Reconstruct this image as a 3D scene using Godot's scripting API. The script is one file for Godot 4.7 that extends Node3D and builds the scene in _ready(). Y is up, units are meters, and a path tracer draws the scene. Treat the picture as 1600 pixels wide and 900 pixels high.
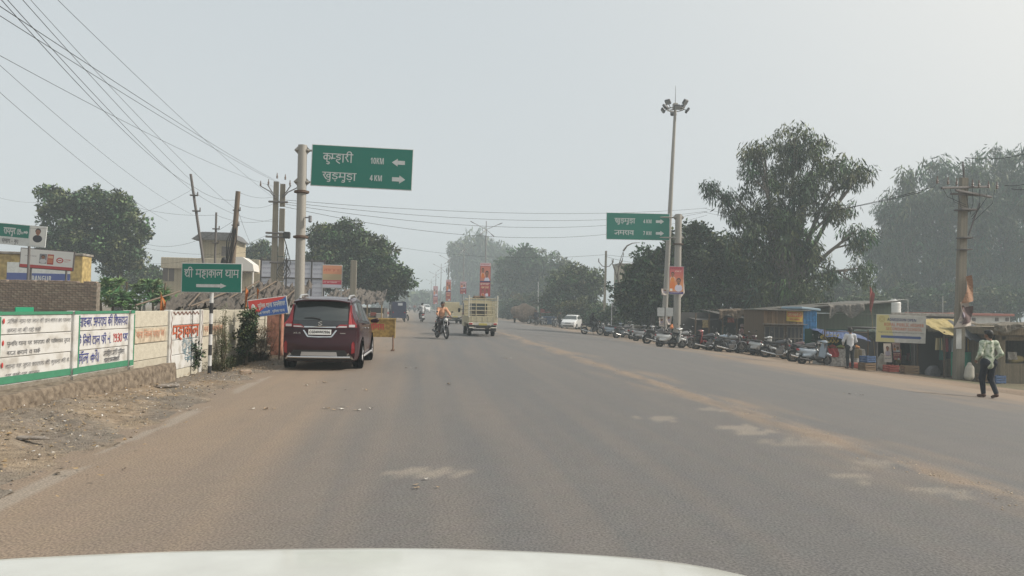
extends Node3D
# A dusty town junction on a hazy morning. World: -Z runs along the road, +X to the right, metres.
const FOC := 1150.0
const YAW := 7.43
const PITCH := 1.5
const ROLL := 1.2
const EYE := Vector3(0, 1.5, 0)
var rng := RandomNumberGenerator.new()
var noise := FastNoiseLite.new()
var cam_r: Vector3
var cam_u: Vector3
var cam_f: Vector3
var used := {}
var mats := {}
var meshes := {}
var tex := {}

class MB:
	var v := PackedVector3Array()
	var n := PackedVector3Array()
	var c := PackedColorArray()
	var uv := PackedVector2Array()
	var col := Color(1, 1, 1)
	func tri(a: Vector3, b: Vector3, d: Vector3) -> void:
		var k := (b - a).cross(d - a)
		if k.length_squared() < 1e-14:
			return
		k = k.normalized()
		v.append(a); v.append(d); v.append(b)
		for i in 3:
			n.append(k); c.append(col); uv.append(Vector2.ZERO)
	func trin(a: Vector3, b: Vector3, d: Vector3, na: Vector3, nb: Vector3, nd: Vector3) -> void:
		if (b - a).cross(d - a).length_squared() < 1e-15:
			return
		v.append(a); v.append(d); v.append(b)
		n.append(na); n.append(nd); n.append(nb)
		for i in 3:
			c.append(col); uv.append(Vector2.ZERO)
	func quad(a: Vector3, b: Vector3, d: Vector3, e: Vector3) -> void:
		tri(a, b, d); tri(a, d, e)
	func quad_uv(a: Vector3, b: Vector3, d: Vector3, e: Vector3) -> void:   # a bottom left, b bottom right, d top right, e top left
		var k := (b - a).cross(d - a).normalized()
		var q := [a, d, b, a, e, d]
		var w := [Vector2(0, 1), Vector2(1, 0), Vector2(1, 1), Vector2(0, 1), Vector2(0, 0), Vector2(1, 0)]
		for i in 6:
			v.append(q[i]); n.append(k); c.append(col); uv.append(w[i])
	func box(p: Vector3, s: Vector3, b := Basis.IDENTITY) -> void:
		var x := b.x * s.x * .5
		var y := b.y * s.y * .5
		var z := b.z * s.z * .5
		quad(p - x - y + z, p + x - y + z, p + x + y + z, p - x + y + z)
		quad(p + x - y - z, p - x - y - z, p - x + y - z, p + x + y - z)
		quad(p + x - y + z, p + x - y - z, p + x + y - z, p + x + y + z)
		quad(p - x - y - z, p - x - y + z, p - x + y + z, p - x + y - z)
		quad(p - x + y + z, p + x + y + z, p + x + y - z, p - x + y - z)
		quad(p - x - y - z, p + x - y - z, p + x - y + z, p - x - y + z)
	func cbox(p: Vector3, s: Vector3, ch: float, b := Basis.IDENTITY) -> void:   # box with chamfered edges
		var h := s * .5
		var ax := [b.x, b.y, b.z]
		for i in 3:
			var j := (i + 1) % 3
			var k := (i + 2) % 3
			for sg in [-1.0, 1.0]:
				var o: Vector3 = p + ax[i] * h[i] * sg
				var u: Vector3 = ax[j] * (h[j] - ch) * sg
				var w: Vector3 = ax[k] * (h[k] - ch)
				quad(o - u - w, o + u - w, o + u + w, o - u + w)
		for i in 3:
			var j := (i + 1) % 3
			var k := (i + 2) % 3
			for sj in [-1.0, 1.0]:
				for sk in [-1.0, 1.0]:
					var a: Vector3 = p + ax[j] * h[j] * sj + ax[k] * (h[k] - ch) * sk
					var d: Vector3 = p + ax[j] * (h[j] - ch) * sj + ax[k] * h[k] * sk
					var e: Vector3 = ax[i] * (h[i] - ch) * sj * sk
					quad(a - e, a + e, d + e, d - e)
		for sx in [-1.0, 1.0]:
			for sy in [-1.0, 1.0]:
				for sz in [-1.0, 1.0]:
					var q = p + b.x * h.x * sx + b.y * (h.y - ch) * sy + b.z * (h.z - ch) * sz
					var r = p + b.x * (h.x - ch) * sx + b.y * h.y * sy + b.z * (h.z - ch) * sz
					var t = p + b.x * (h.x - ch) * sx + b.y * (h.y - ch) * sy + b.z * h.z * sz
					if sx * sy * sz > 0: tri(q, r, t)
					else: tri(q, t, r)
	func tube(pts: Array, radii, seg := 8, caps := true, flat := 1.0, ref := Vector3.UP) -> void:
		var m := pts.size()
		var rings := []
		var nrm := []
		for i in m:
			var t: Vector3 = (pts[mini(i + 1, m - 1)] - pts[maxi(i - 1, 0)]).normalized()
			var up := ref if absf(t.dot(ref)) < .95 else Vector3.RIGHT
			var x := t.cross(up).normalized()
			var y := x.cross(t).normalized()
			var r: float = radii[i] if radii is Array else radii
			var ring := PackedVector3Array()
			var rn := PackedVector3Array()
			for k in seg:
				var a := TAU * k / seg
				var d := x * cos(a) + y * sin(a) * flat
				ring.append(pts[i] + d * r)
				rn.append((x * cos(a) * flat + y * sin(a)).normalized())
			rings.append(ring); nrm.append(rn)
		for i in m - 1:
			for k in seg:
				var k2 := (k + 1) % seg
				trin(rings[i][k], rings[i + 1][k2], rings[i][k2], nrm[i][k], nrm[i + 1][k2], nrm[i][k2])
				trin(rings[i][k], rings[i + 1][k], rings[i + 1][k2], nrm[i][k], nrm[i + 1][k], nrm[i + 1][k2])
		if caps:
			for k in range(1, seg - 1):
				tri(rings[0][0], rings[0][k], rings[0][k + 1])
				tri(rings[m - 1][0], rings[m - 1][k + 1], rings[m - 1][k])
	func cyl(a: Vector3, b: Vector3, r: float, r2 := -1.0, seg := 10) -> void:
		tube([a, b], [r, r if r2 < 0 else r2], seg)
	func lathe(prof: Array, o: Vector3, b := Basis.IDENTITY, seg := 16) -> void:   # profile of (radius, height) along b.y
		var m := prof.size()
		for i in m - 1:
			var p: Vector2 = prof[i]
			var q: Vector2 = prof[i + 1]
			var sl := Vector2(q.y - p.y, p.x - q.x).normalized()
			for k in seg:
				var a := TAU * k / seg
				var e := TAU * (k + 1) / seg
				var da := b.x * cos(a) + b.z * sin(a)
				var de := b.x * cos(e) + b.z * sin(e)
				var na := (da * sl.x + b.y * sl.y).normalized()
				var ne := (de * sl.x + b.y * sl.y).normalized()
				var A := o + da * p.x + b.y * p.y
				var B := o + de * p.x + b.y * p.y
				var C := o + de * q.x + b.y * q.y
				var D := o + da * q.x + b.y * q.y
				trin(A, C, B, na, ne, ne); trin(A, D, C, na, na, ne)
	func torus(o: Vector3, axis: Vector3, R: float, r: float, wide := 1.0, seg := 24, seg2 := 8) -> void:
		var y := axis.normalized()
		var x := y.cross(Vector3.UP if absf(y.y) < .9 else Vector3.RIGHT).normalized()
		var z := x.cross(y)
		var prof := []
		for i in seg2 + 1:
			var a := -TAU * i / seg2
			prof.append(Vector2(R + r * cos(a), r * wide * sin(a)))
		lathe(prof, o, Basis(x, y, z), seg)
	func prism(poly: PackedVector2Array, t: Transform3D, depth: float) -> void:   # outline in t's xy plane, thickness along +z
		var idx := Geometry2D.triangulate_polygon(poly)
		if idx.is_empty(): return
		var cw := Geometry2D.is_polygon_clockwise(poly)
		var f := t.basis.z * depth
		for i in range(0, idx.size(), 3):
			var a := t * Vector3(poly[idx[i]].x, poly[idx[i]].y, 0)
			var b := t * Vector3(poly[idx[i + 1]].x, poly[idx[i + 1]].y, 0)
			var d := t * Vector3(poly[idx[i + 2]].x, poly[idx[i + 2]].y, 0)
			if (b - a).cross(d - a).dot(t.basis.z) < 0:
				var s := b
				b = d; d = s
			tri(a + f, b + f, d + f); tri(a, d, b)
		for i in poly.size():
			var p := t * Vector3(poly[i].x, poly[i].y, 0)
			var q2 := poly[(i + 1) % poly.size()]
			var q := t * Vector3(q2.x, q2.y, 0)
			if cw: quad(q, p, p + f, q + f)
			else: quad(p, q, q + f, p + f)
	func grid(f: Callable, nu: int, nv: int, cf = null) -> void:   # smooth sheet f(u, v); faces point along du x dv
		var P := PackedVector3Array()
		var C := PackedColorArray()
		for j in nv + 1:
			for i in nu + 1:
				P.append(f.call(float(i) / nu, float(j) / nv))
				if cf != null: C.append(cf.call(float(i) / nu, float(j) / nv))
		var N := PackedVector3Array()
		var w := nu + 1
		for j in nv + 1:
			for i in w:
				var du := P[j * w + mini(i + 1, nu)] - P[j * w + maxi(i - 1, 0)]
				var dv := P[mini(j + 1, nv) * w + i] - P[maxi(j - 1, 0) * w + i]
				var k := du.cross(dv)
				N.append(k.normalized() if k.length_squared() > 1e-16 else Vector3.UP)
		for j in nv:
			for i in nu:
				var q := [j * w + i, j * w + w + i + 1, j * w + i + 1, j * w + i, j * w + w + i, j * w + w + i + 1]
				for e in q:
					v.append(P[e]); n.append(N[e])
					c.append(C[e] if cf != null else col)
					uv.append(Vector2(float(e % w) / nu, 1.0 - float(e / w) / nv))
	func ell(o: Vector3, r: Vector3, b := Basis.IDENTITY, nu := 14, nv := 8, v0 := 0.0, v1 := 1.0) -> void:
		grid(func(a, e):
			var th: float = PI * (v0 + (v1 - v0) * e)
			var ph: float = -TAU * a
			return o + b * Vector3(r.x * sin(th) * cos(ph), -r.y * cos(th), r.z * sin(th) * sin(ph)), nu, nv)
	func ball(o: Vector3, r: float) -> void:
		ell(o, Vector3(r, r, r))
	func put(m: MB, t: Transform3D) -> void:
		v.append_array(t * m.v)
		var nb := Transform3D(t.basis.orthonormalized(), Vector3.ZERO)
		n.append_array(nb * m.n)
		c.append_array(m.c); uv.append_array(m.uv)
	func mesh() -> ArrayMesh:
		var a := []
		a.resize(Mesh.ARRAY_MAX)
		a[Mesh.ARRAY_VERTEX] = v
		a[Mesh.ARRAY_NORMAL] = n
		a[Mesh.ARRAY_COLOR] = c
		a[Mesh.ARRAY_TEX_UV] = uv
		var am := ArrayMesh.new()
		if v.size() > 0:
			am.add_surface_from_arrays(Mesh.PRIMITIVE_TRIANGLES, a)
		return am

# ---------------------------------------------------------------- places
func ray(px: float, py: float) -> Vector3:
	return cam_f + cam_r * ((px - 800.0) / FOC) - cam_u * ((py - 450.0) / FOC)
func at(px: float, py: float, d: float) -> Vector3:
	return EYE + ray(px, py) * d
func gy(x: float, z: float) -> float:   # the carriageway falls away to the right of the centre joint
	var k := 0.0
	if x > 4.4:
		var t := minf(x, 26.0) - 4.4
		k = -(.04 * t + .0012 * t * t) * (1.0 - exp(-t / .6))
	if x < -3.3 and z > -16.0:
		k += .16 * smoothstep(-3.3, -4.6, x) * smoothstep(-15.0, -8.5, z)
	return k
func gnd(px: float, py: float) -> Vector3:
	var d := ray(px, py)
	var y := 0.0
	var p := Vector3.ZERO
	for i in 40:
		p = EYE + d * ((y - EYE.y) / d.y)
		y = lerpf(y, gy(p.x, p.z), .7)
	return p
func drop(p: Vector3) -> Vector3:
	return Vector3(p.x, gy(p.x, p.z), p.z)
func below(px: float, d: float) -> Vector3:   # ground point under image column px at depth d
	return drop(at(px, 480, d))

# ---------------------------------------------------------------- objects
func numbered(called: String) -> String:
	var k: int = used.get(called, 0)
	used[called] = k + 1
	return called if k == 0 else "%s_%03d" % [called, k]
func tag(o: Node3D, label: String, category: String, group := "") -> Node3D:
	o.set_meta("label", label); o.set_meta("category", category)
	if group: o.set_meta("group", group)
	return o
func thing(called: String, label: String, category: String, p := Vector3.ZERO, turn := 0.0, group := "") -> Node3D:
	var o := Node3D.new()
	o.name = numbered(called)
	add_child(o)
	o.position = p; o.rotation.y = turn
	return tag(o, label, category, group)
func part(parent: Node, called: String, m, material: Material) -> MeshInstance3D:
	var o := MeshInstance3D.new()
	o.name = called
	o.mesh = m.mesh() if m is MB else m
	o.material_override = material
	o.cast_shadow = GeometryInstance3D.SHADOW_CASTING_SETTING_ON
	parent.add_child(o, true)
	return o
func solo(called: String, m, material: Material, label: String, category: String, group := "") -> MeshInstance3D:
	var o := part(self, numbered(called), m, material)
	tag(o, label, category, group)
	return o
func setting(called: String, m, material: Material) -> MeshInstance3D:
	var o := part(self, numbered(called), m, material)
	o.set_meta("kind", "structure")
	return o
func mt(key: String, col: Color, rough := .8, o := {}) -> StandardMaterial3D:   # linear reflectance
	if mats.has(key): return mats[key]
	var m := StandardMaterial3D.new()
	m.resource_name = key
	m.albedo_color = col.linear_to_srgb()
	m.roughness = rough
	m.metallic = o.get("metal", 0.0)
	if o.has("spec"): m.metallic_specular = o.spec
	if o.has("tex"):
		m.albedo_texture = tex[o.tex]
		if not o.get("uv", false):
			m.uv1_triplanar = true
			m.uv1_scale = Vector3.ONE * float(o.get("scale", .5))
			if o.get("world", false): m.uv1_world_triplanar = true
	if o.has("bump"):
		m.normal_enabled = true
		m.normal_texture = tex[o.bump]
		m.normal_scale = o.get("bump_scale", .6)
		if not m.uv1_triplanar:
			m.uv1_triplanar = true
			m.uv1_scale = Vector3.ONE * float(o.get("scale", .5))
	if o.has("coat"):
		m.clearcoat_enabled = true; m.clearcoat = o.coat; m.clearcoat_roughness = .08
	if o.get("vc", false): m.vertex_color_use_as_albedo = true
	if o.has("alpha"):
		m.transparency = BaseMaterial3D.TRANSPARENCY_ALPHA
		m.albedo_color.a = o.alpha
	if o.has("glow"):
		m.emission_enabled = true; m.emission = o.glow.linear_to_srgb(); m.emission_energy_multiplier = o.get("glow_energy", 1.0)
	mats[key] = m
	return m
func noise_tex(key: String, freq: float, lo: Color, hi: Color, size := 512, oct := 5, normal := false, cell := false, mid = null) -> void:
	var fn := FastNoiseLite.new()
	fn.seed = hash(key) % 1000
	fn.frequency = freq
	fn.noise_type = FastNoiseLite.TYPE_CELLULAR if cell else FastNoiseLite.TYPE_SIMPLEX_SMOOTH
	fn.fractal_octaves = oct
	var t := NoiseTexture2D.new()
	t.width = size; t.height = size; t.seamless = true; t.generate_mipmaps = false
	t.noise = fn
	if normal:
		t.as_normal_map = true; t.bump_strength = 6.0
	else:
		var g := Gradient.new()
		g.offsets = PackedFloat32Array([.2, .5, .8])
		g.colors = PackedColorArray([lo.linear_to_srgb(), (mid if mid != null else lo.lerp(hi, .5)).linear_to_srgb(), hi.linear_to_srgb()])
		t.color_ramp = g
	tex[key] = t
func grey(k: float) -> Color:
	return Color(k, k, k)
# ---------------------------------------------------------------- writing
# Pen strokes of the script on the signs: y 10 is the headline, y 0 the foot of a letter. [advance, strokes]
var pen := {
	"क": [8.0, [[4, 10, 4, 0], [4, 7, 2.2, 7.8, .8, 6, 1, 4, 2.2, 3, 4, 4.5], [4, 6.5, 5.5, 7.6, 7, 6.8, 7.2, 4.8, 6.2, 3]]],
	"ख": [9.0, [[1, 10, 2.8, 8.8, 2.4, 7, 1, 6.6, 3.2, 2, 4.4, .6], [7.6, 10, 7.6, 0], [7.6, 6.5, 5.8, 7.4, 4.4, 6, 4.6, 4, 6, 3.2, 7.6, 4.6]]],
	"ग": [7.0, [[2, 10, 2, 5, 1.2, 4, .6, 5], [5.8, 10, 5.8, 0]]],
	"च": [7.5, [[6.2, 10, 6.2, 0], [1, 7.4, 6.2, 7.4], [2.6, 7.4, 2.4, 4, 4, 2.6, 6.2, 4]]],
	"ज": [8.0, [[6.4, 10, 6.4, 0], [6.4, 5.5, 4, 5.5, 3, 4, 3.2, 2.4, 2, 1.4, .8, 2.4, .8, 4]]],
	"ट": [7.0, [[3.5, 10, 3.5, 8], [6, 7.6, 3.5, 8, 1.4, 6.5, 1, 4, 2.4, 1.6, 4.6, 1.2, 6.2, 2.4]]],
	"ड": [7.0, [[3.2, 10, 3.2, 8.2], [5.8, 8, 3.2, 8.2, 1.4, 7, 2.2, 5.4, 4.6, 5, 5.6, 3.4, 4.6, 1.4, 2.4, 1.2, 1, 2.6]]],
	"ड़": [7.0, [[3.2, 10, 3.2, 8.2], [5.8, 8, 3.2, 8.2, 1.4, 7, 2.2, 5.4, 4.6, 5, 5.6, 3.4, 4.6, 1.4, 2.4, 1.2, 1, 2.6], [3.3, -1.4, 4.2, -1.4]]],
	"त": [7.0, [[5.8, 10, 5.8, 0], [5.8, 6.4, 3.2, 6.4, 1.6, 5, 1.8, 3, 3.2, 1.4]]],
	"थ": [8.0, [[6.6, 10, 6.6, 0], [2.4, 8.2, 1.2, 8.8, .8, 7.4, 2.2, 6.8, 3.4, 8.4, 4.2, 9.4], [2.6, 6.9, 1, 5.4, 1.6, 3.4, 3.6, 2.8, 6.6, 4.6]]],
	"द": [6.5, [[3.6, 10, 3.6, 8], [5.4, 7.6, 3.6, 8, 1.6, 7, 1.2, 5, 3, 3.8, 4.8, 5, 4, 6], [4.6, 4.6, 5.4, 2.6, 5.2, 1]]],
	"ध": [8.0, [[6.6, 10, 6.6, 0], [1.2, 9.4, .8, 8.2, 2, 7.4, 3.4, 8, 2.6, 6.4, 1, 5.6, 1.2, 3.2, 3, 2.4, 5, 3, 6.6, 4.6]]],
	"न": [7.0, [[5.8, 10, 5.8, 0], [5.8, 5.5, 2.6, 5.5], [2.6, 5.5, 1.6, 6.4, .8, 5.5, 1.6, 4.6, 2.6, 5.5]]],
	"प": [7.0, [[5.8, 10, 5.8, 0], [1.2, 10, 1.2, 6, 2, 4.4, 3.6, 4, 5.8, 5]]],
	"फ": [9.0, [[5, 10, 5, 0], [1.2, 10, 1.2, 6, 2, 4.4, 3.4, 4, 5, 5], [5, 7, 6.6, 7.8, 8, 6.6, 8, 4.6, 7, 3.2]]],
	"ब": [7.0, [[5.8, 10, 5.8, 0], [5.8, 6.8, 3.4, 7.6, 1.2, 6.4, 1.2, 4, 3.2, 2.8, 5.8, 4.4], [1.6, 6.2, 5.6, 3.6]]],
	"भ": [8.0, [[6.6, 10, 6.6, 0], [1.2, 9.8, 2.4, 9, 2.2, 7.6, 1, 7], [2.2, 7.6, 2.6, 5, 2, 3.8, 1.2, 4.6, 2.4, 5, 6.6, 5]]],
	"म": [7.5, [[6.2, 10, 6.2, 0], [1.6, 10, 1.6, 4.4, .8, 3.6, .8, 5, 1.6, 4.4, 6.2, 4.4]]],
	"M": [4.6, [[1.6, 10, 1.6, 4.4, .8, 3.6, .8, 5, 1.6, 4.4, 4.6, 4.4]]],
	"य": [7.5, [[6.2, 10, 6.2, 0], [1.2, 9.6, 2.4, 8.4, 2.4, 6.8, 1, 5.6, 1.6, 3.8, 3.6, 3.4, 6.2, 5]]],
	"र": [5.0, [[1.4, 10, 3, 8.8, 2.8, 7.2, 1.2, 6.4, 2.4, 4, 4, 1]]],
	"ल": [8.5, [[7.2, 10, 7.2, 0], [7.2, 5.5, 5.6, 6.6, 4.4, 5.6, 4.2, 3.4], [4.4, 5.6, 3.4, 7, 1.6, 6.6, .8, 4.6, 2, 2.4]]],
	"व": [7.0, [[5.8, 10, 5.8, 0], [5.8, 6.8, 3.4, 7.6, 1.2, 6.4, 1.2, 4, 3.2, 2.8, 5.8, 4.4]]],
	"श": [8.0, [[6.6, 10, 6.6, 0], [2.2, 9, .8, 7.8, 1.8, 6.2, 3.6, 6.6, 4, 8.4, 2.6, 9.4], [3.6, 6.6, 2.6, 4.6, 1, 4.2, 3.6, .8]]],
	"स": [8.0, [[6.8, 10, 6.8, 0], [1.4, 10, 3, 8.8, 2.6, 7, 1.2, 6.4, 3.8, 1.4], [3, 5.4, 6.8, 5.4]]],
	"ह": [7.0, [[3.4, 10, 3.4, 8.2], [5.8, 8, 3.4, 8.2, 1.6, 7, 2.6, 5.8, 4.8, 5.6, 5.4, 4.2, 3.8, 2.8, 2, 3.2, 1.6, 1.2, 3.6, -.6, 5, -1.6]]],
	"अ": [9.0, [[7.6, 10, 7.6, 0], [.8, 8, 2.2, 9, 3.8, 8, 3, 6.2, 2, 5.8, 3.8, 5.4, 4.4, 3.4, 3, 1.4, 1, 2.2], [4.2, 5.6, 7.6, 5.6]]],
	"इ": [7.0, [[3.4, 10, 3.4, 8.6], [5.4, 8.6, 2, 8.6, 1.4, 7, 3, 6, 5, 6.4, 5.2, 4.4, 3.4, 3.6, 1.6, 4, 1.8, 2.4, 4.2, 1.2, 5, 0]]],
	"ा": [3.0, [[1.4, 10, 1.4, 0]]],
	"ी": [3.8, [[2, 10, 2, 0], [2, 10, 2, 12, .6, 13.4, -1.6, 13, -2.6, 10.4]]],
	"ि": [3.2, [[1.6, 10, 1.6, 0], [1.6, 10, 1.6, 12, 3, 13.4, 5, 13, 6.2, 10.4]]],
	"ु": [0.0, [[-3.5, -.4, -2, -.6, -1.4, -2, -2.6, -3, -4, -2.6]]],
	"े": [0.0, [[-1.4, 10, -2.4, 12, -4.4, 13.4]]],
	"ॉ": [3.0, [[1.4, 10, 1.4, 0], [-.6, 13.4, .8, 11.8, 2.6, 13.2]]],
	"ं": [0.0, [[-2.4, 12.8, -1.6, 12.8]]],
	"़": [0.0, [[-3.7, -1.5, -2.7, -1.5]]],
	"R": [0.0, [[-1.8, 2.6, -4.6, .6]]],
	"।": [3.0, [[1.5, 10, 1.5, 0]]],
	".": [2.4, [[.8, .5, 1.5, .5]]],
	"-": [5.0, [[1, 5, 4, 5]]],
	"0": [5.6, [[2.8, 9.6, .9, 7.6, .9, 2, 2.8, .2, 4.7, 2, 4.7, 7.6, 2.8, 9.6]]],
	"1": [3.6, [[.8, 8, 2.2, 9.6, 2.2, 0]]],
	"3": [5.6, [[.8, 8.6, 2.8, 9.8, 4.6, 8, 3.6, 5.6, 2.2, 5.2, 4, 4.8, 4.8, 2.6, 3, .2, .8, 1.2]]],
	"9": [5.6, [[4.6, 7, 2.8, 9.6, .9, 7.4, 2.6, 4.8, 4.6, 7, 4.4, 2, 2.8, .2, 1, 1]]],
}
func stroke(m: MB, pts: Array, w: float, t: Transform3D, lift: float) -> void:   # a flat pen line of width w in t's xy plane
	for i in pts.size() - 1:
		var a: Vector2 = pts[i]
		var b: Vector2 = pts[i + 1]
		var d := (b - a).normalized()
		var s := Vector2(-d.y, d.x) * w * .5
		var e := d * w * .32
		var z := lift + .0003 * float((i + m.v.size() / 6) % 7)
		var q := []
		for p in [a - e - s, b + e - s, b + e + s, a - e + s]:
			q.append(t * Vector3(p.x, p.y, z))
		m.quad(q[0], q[1], q[2], q[3])
func smooth_pts(s: Array, k: float, o: Vector2) -> Array:
	var p := []
	for i in range(0, s.size(), 2):
		p.append(Vector2(s[i], s[i + 1]) * k + o)
	if p.size() < 3: return p
	var out := []
	for i in p.size() - 1:
		var p0: Vector2 = p[maxi(i - 1, 0)]
		var p3: Vector2 = p[mini(i + 2, p.size() - 1)]
		for j in 3:
			out.append(p[i].cubic_interpolate(p[i + 1], p0, p3, j / 3.0))
	out.append(p[-1])
	return out
func text_width(s: String) -> float:
	var w := 0.0
	for ch in s:
		w += 4.0 if ch == " " else float(pen[ch][0]) if pen.has(ch) else 0.0
	return w
# writes s into a box of the given width and letter height whose lower left is t's origin
func write(m: MB, s: String, t: Transform3D, width: float, high: float, weight := .13, lift := .002) -> void:
	var k := high / 10.0
	var kx := width / (text_width(s) * k)
	var tt := t * Transform3D(Basis.from_scale(Vector3(kx, 1, 1)), Vector3.ZERO)
	var x := 0.0
	var start := 0.0
	for i in s.length() + 1:
		var ch := s[i] if i < s.length() else " "
		if ch == " ":
			if x > start and not s[i - 1] in "।0139.-":
				stroke(m, [Vector2(start * k, high), Vector2(x * k, high)], high * weight, tt, lift)
			x += 4.0
			start = x
			continue
		if not pen.has(ch): continue
		for st in pen[ch][1]:
			stroke(m, smooth_pts(st, k, Vector2(x * k, 0)), high * weight, tt, lift)
		if ch in "0139।.-": start = x + float(pen[ch][0])
		x += float(pen[ch][0])
func print_line(parent: Node3D, s: String, t: Transform3D, width: float, high: float, material: Material, bold := true, called := "lettering") -> void:   # printed Latin letters, stretched into width x high
	var f := SystemFont.new()
	f.font_names = PackedStringArray(["Droid Sans"])
	f.font_weight = 700 if bold else 400
	var tm := TextMesh.new()
	tm.text = s; tm.font = f; tm.font_size = 48; tm.pixel_size = .01; tm.depth = .02; tm.curve_step = 4.0
	tm.horizontal_alignment = HORIZONTAL_ALIGNMENT_LEFT
	tm.vertical_alignment = VERTICAL_ALIGNMENT_BOTTOM
	var bb := tm.get_aabb()
	var o := part(parent, called, tm, material)
	var sc := Vector3(width / bb.size.x, high / bb.size.y, .15)
	o.transform = t * Transform3D(Basis.from_scale(sc), Vector3(-bb.position.x * sc.x, -bb.position.y * sc.y, .0028))
func arrow(m: MB, t: Transform3D, length: float, h: float, shaft := .45, head := .4, depth := .003) -> void:   # points along +x from the origin, centred on y 0
	var a := length * (1.0 - head)
	m.prism(PackedVector2Array([Vector2(0, -h * shaft * .5), Vector2(a, -h * shaft * .5), Vector2(a, -h * .5), Vector2(length, 0), Vector2(a, h * .5), Vector2(a, h * shaft * .5), Vector2(0, h * shaft * .5)]), t, depth)

# ---------------------------------------------------------------- printed sheets
func img_ell(im: Image, cx: float, cy: float, rx: float, ry: float, col: Color) -> void:
	for y in range(maxi(0, int(cy - ry)), mini(im.get_height(), int(cy + ry) + 1)):
		var k := 1.0 - pow((y - cy) / ry, 2)
		if k <= 0: continue
		var h := rx * sqrt(k)
		im.fill_rect(Rect2i(int(cx - h), y, int(2 * h) + 1, 1), col)
func portrait(im: Image, cx: float, cy: float, s: float, shirt: Color, vest = null, beard := false) -> void:   # a printed head and shoulders of nobody in particular
	var skin := Color(.62, .43, .33)
	var hair := Color(.16, .13, .12)
	img_ell(im, cx, cy + s * 2.1, s * 1.35, s * 1.15, shirt)
	if vest != null: img_ell(im, cx, cy + s * 2.3, s * 1.1, s * 1.15, vest)
	im.fill_rect(Rect2i(int(cx - s * .3), int(cy + s * .6), int(s * .6), int(s * .6)), skin.darkened(.15))
	img_ell(im, cx, cy - s * .28, s * .8, s * .85, hair)
	img_ell(im, cx, cy + s * .08, s * .68, s * .85, skin)
	if beard: img_ell(im, cx, cy + s * .66, s * .45, s * .28, hair.lightened(.3))
	for k in [-1, 1]:
		img_ell(im, cx + k * s * .27, cy - s * .02, s * .13, s * .07, hair)
	im.fill_rect(Rect2i(int(cx - s * .09), int(cy + s * .05), int(s * .18), int(s * .3)), skin.darkened(.2))
	im.fill_rect(Rect2i(int(cx - s * .25), int(cy + s * .48), int(s * .5), int(maxf(2, s * .09))), Color(.45, .2, .18))
func sheet_tex(key: String, im: Image) -> void:
	tex[key] = ImageTexture.create_from_image(im)
func squiggles(im: Image, x: int, y: int, w: int, h: int, col: Color, seed_: int) -> void:   # a line of print too small to read
	var g := RandomNumberGenerator.new()
	g.seed = seed_
	var p := x
	im.fill_rect(Rect2i(x, y, w, maxi(1, h / 7)), col)
	while p < x + w - h / 2:
		if g.randf() < .14:
			p += h / 2
			continue
		var cw := int(h * g.randf_range(.35, .7))
		im.fill_rect(Rect2i(p, y, maxi(1, h / 6), int(h * g.randf_range(.6, 1.0))), col)
		if g.randf() < .7: im.fill_rect(Rect2i(p - cw / 2, y + int(h * g.randf_range(.3, .6)), cw, maxi(1, h / 6)), col)
		p += cw
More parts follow.
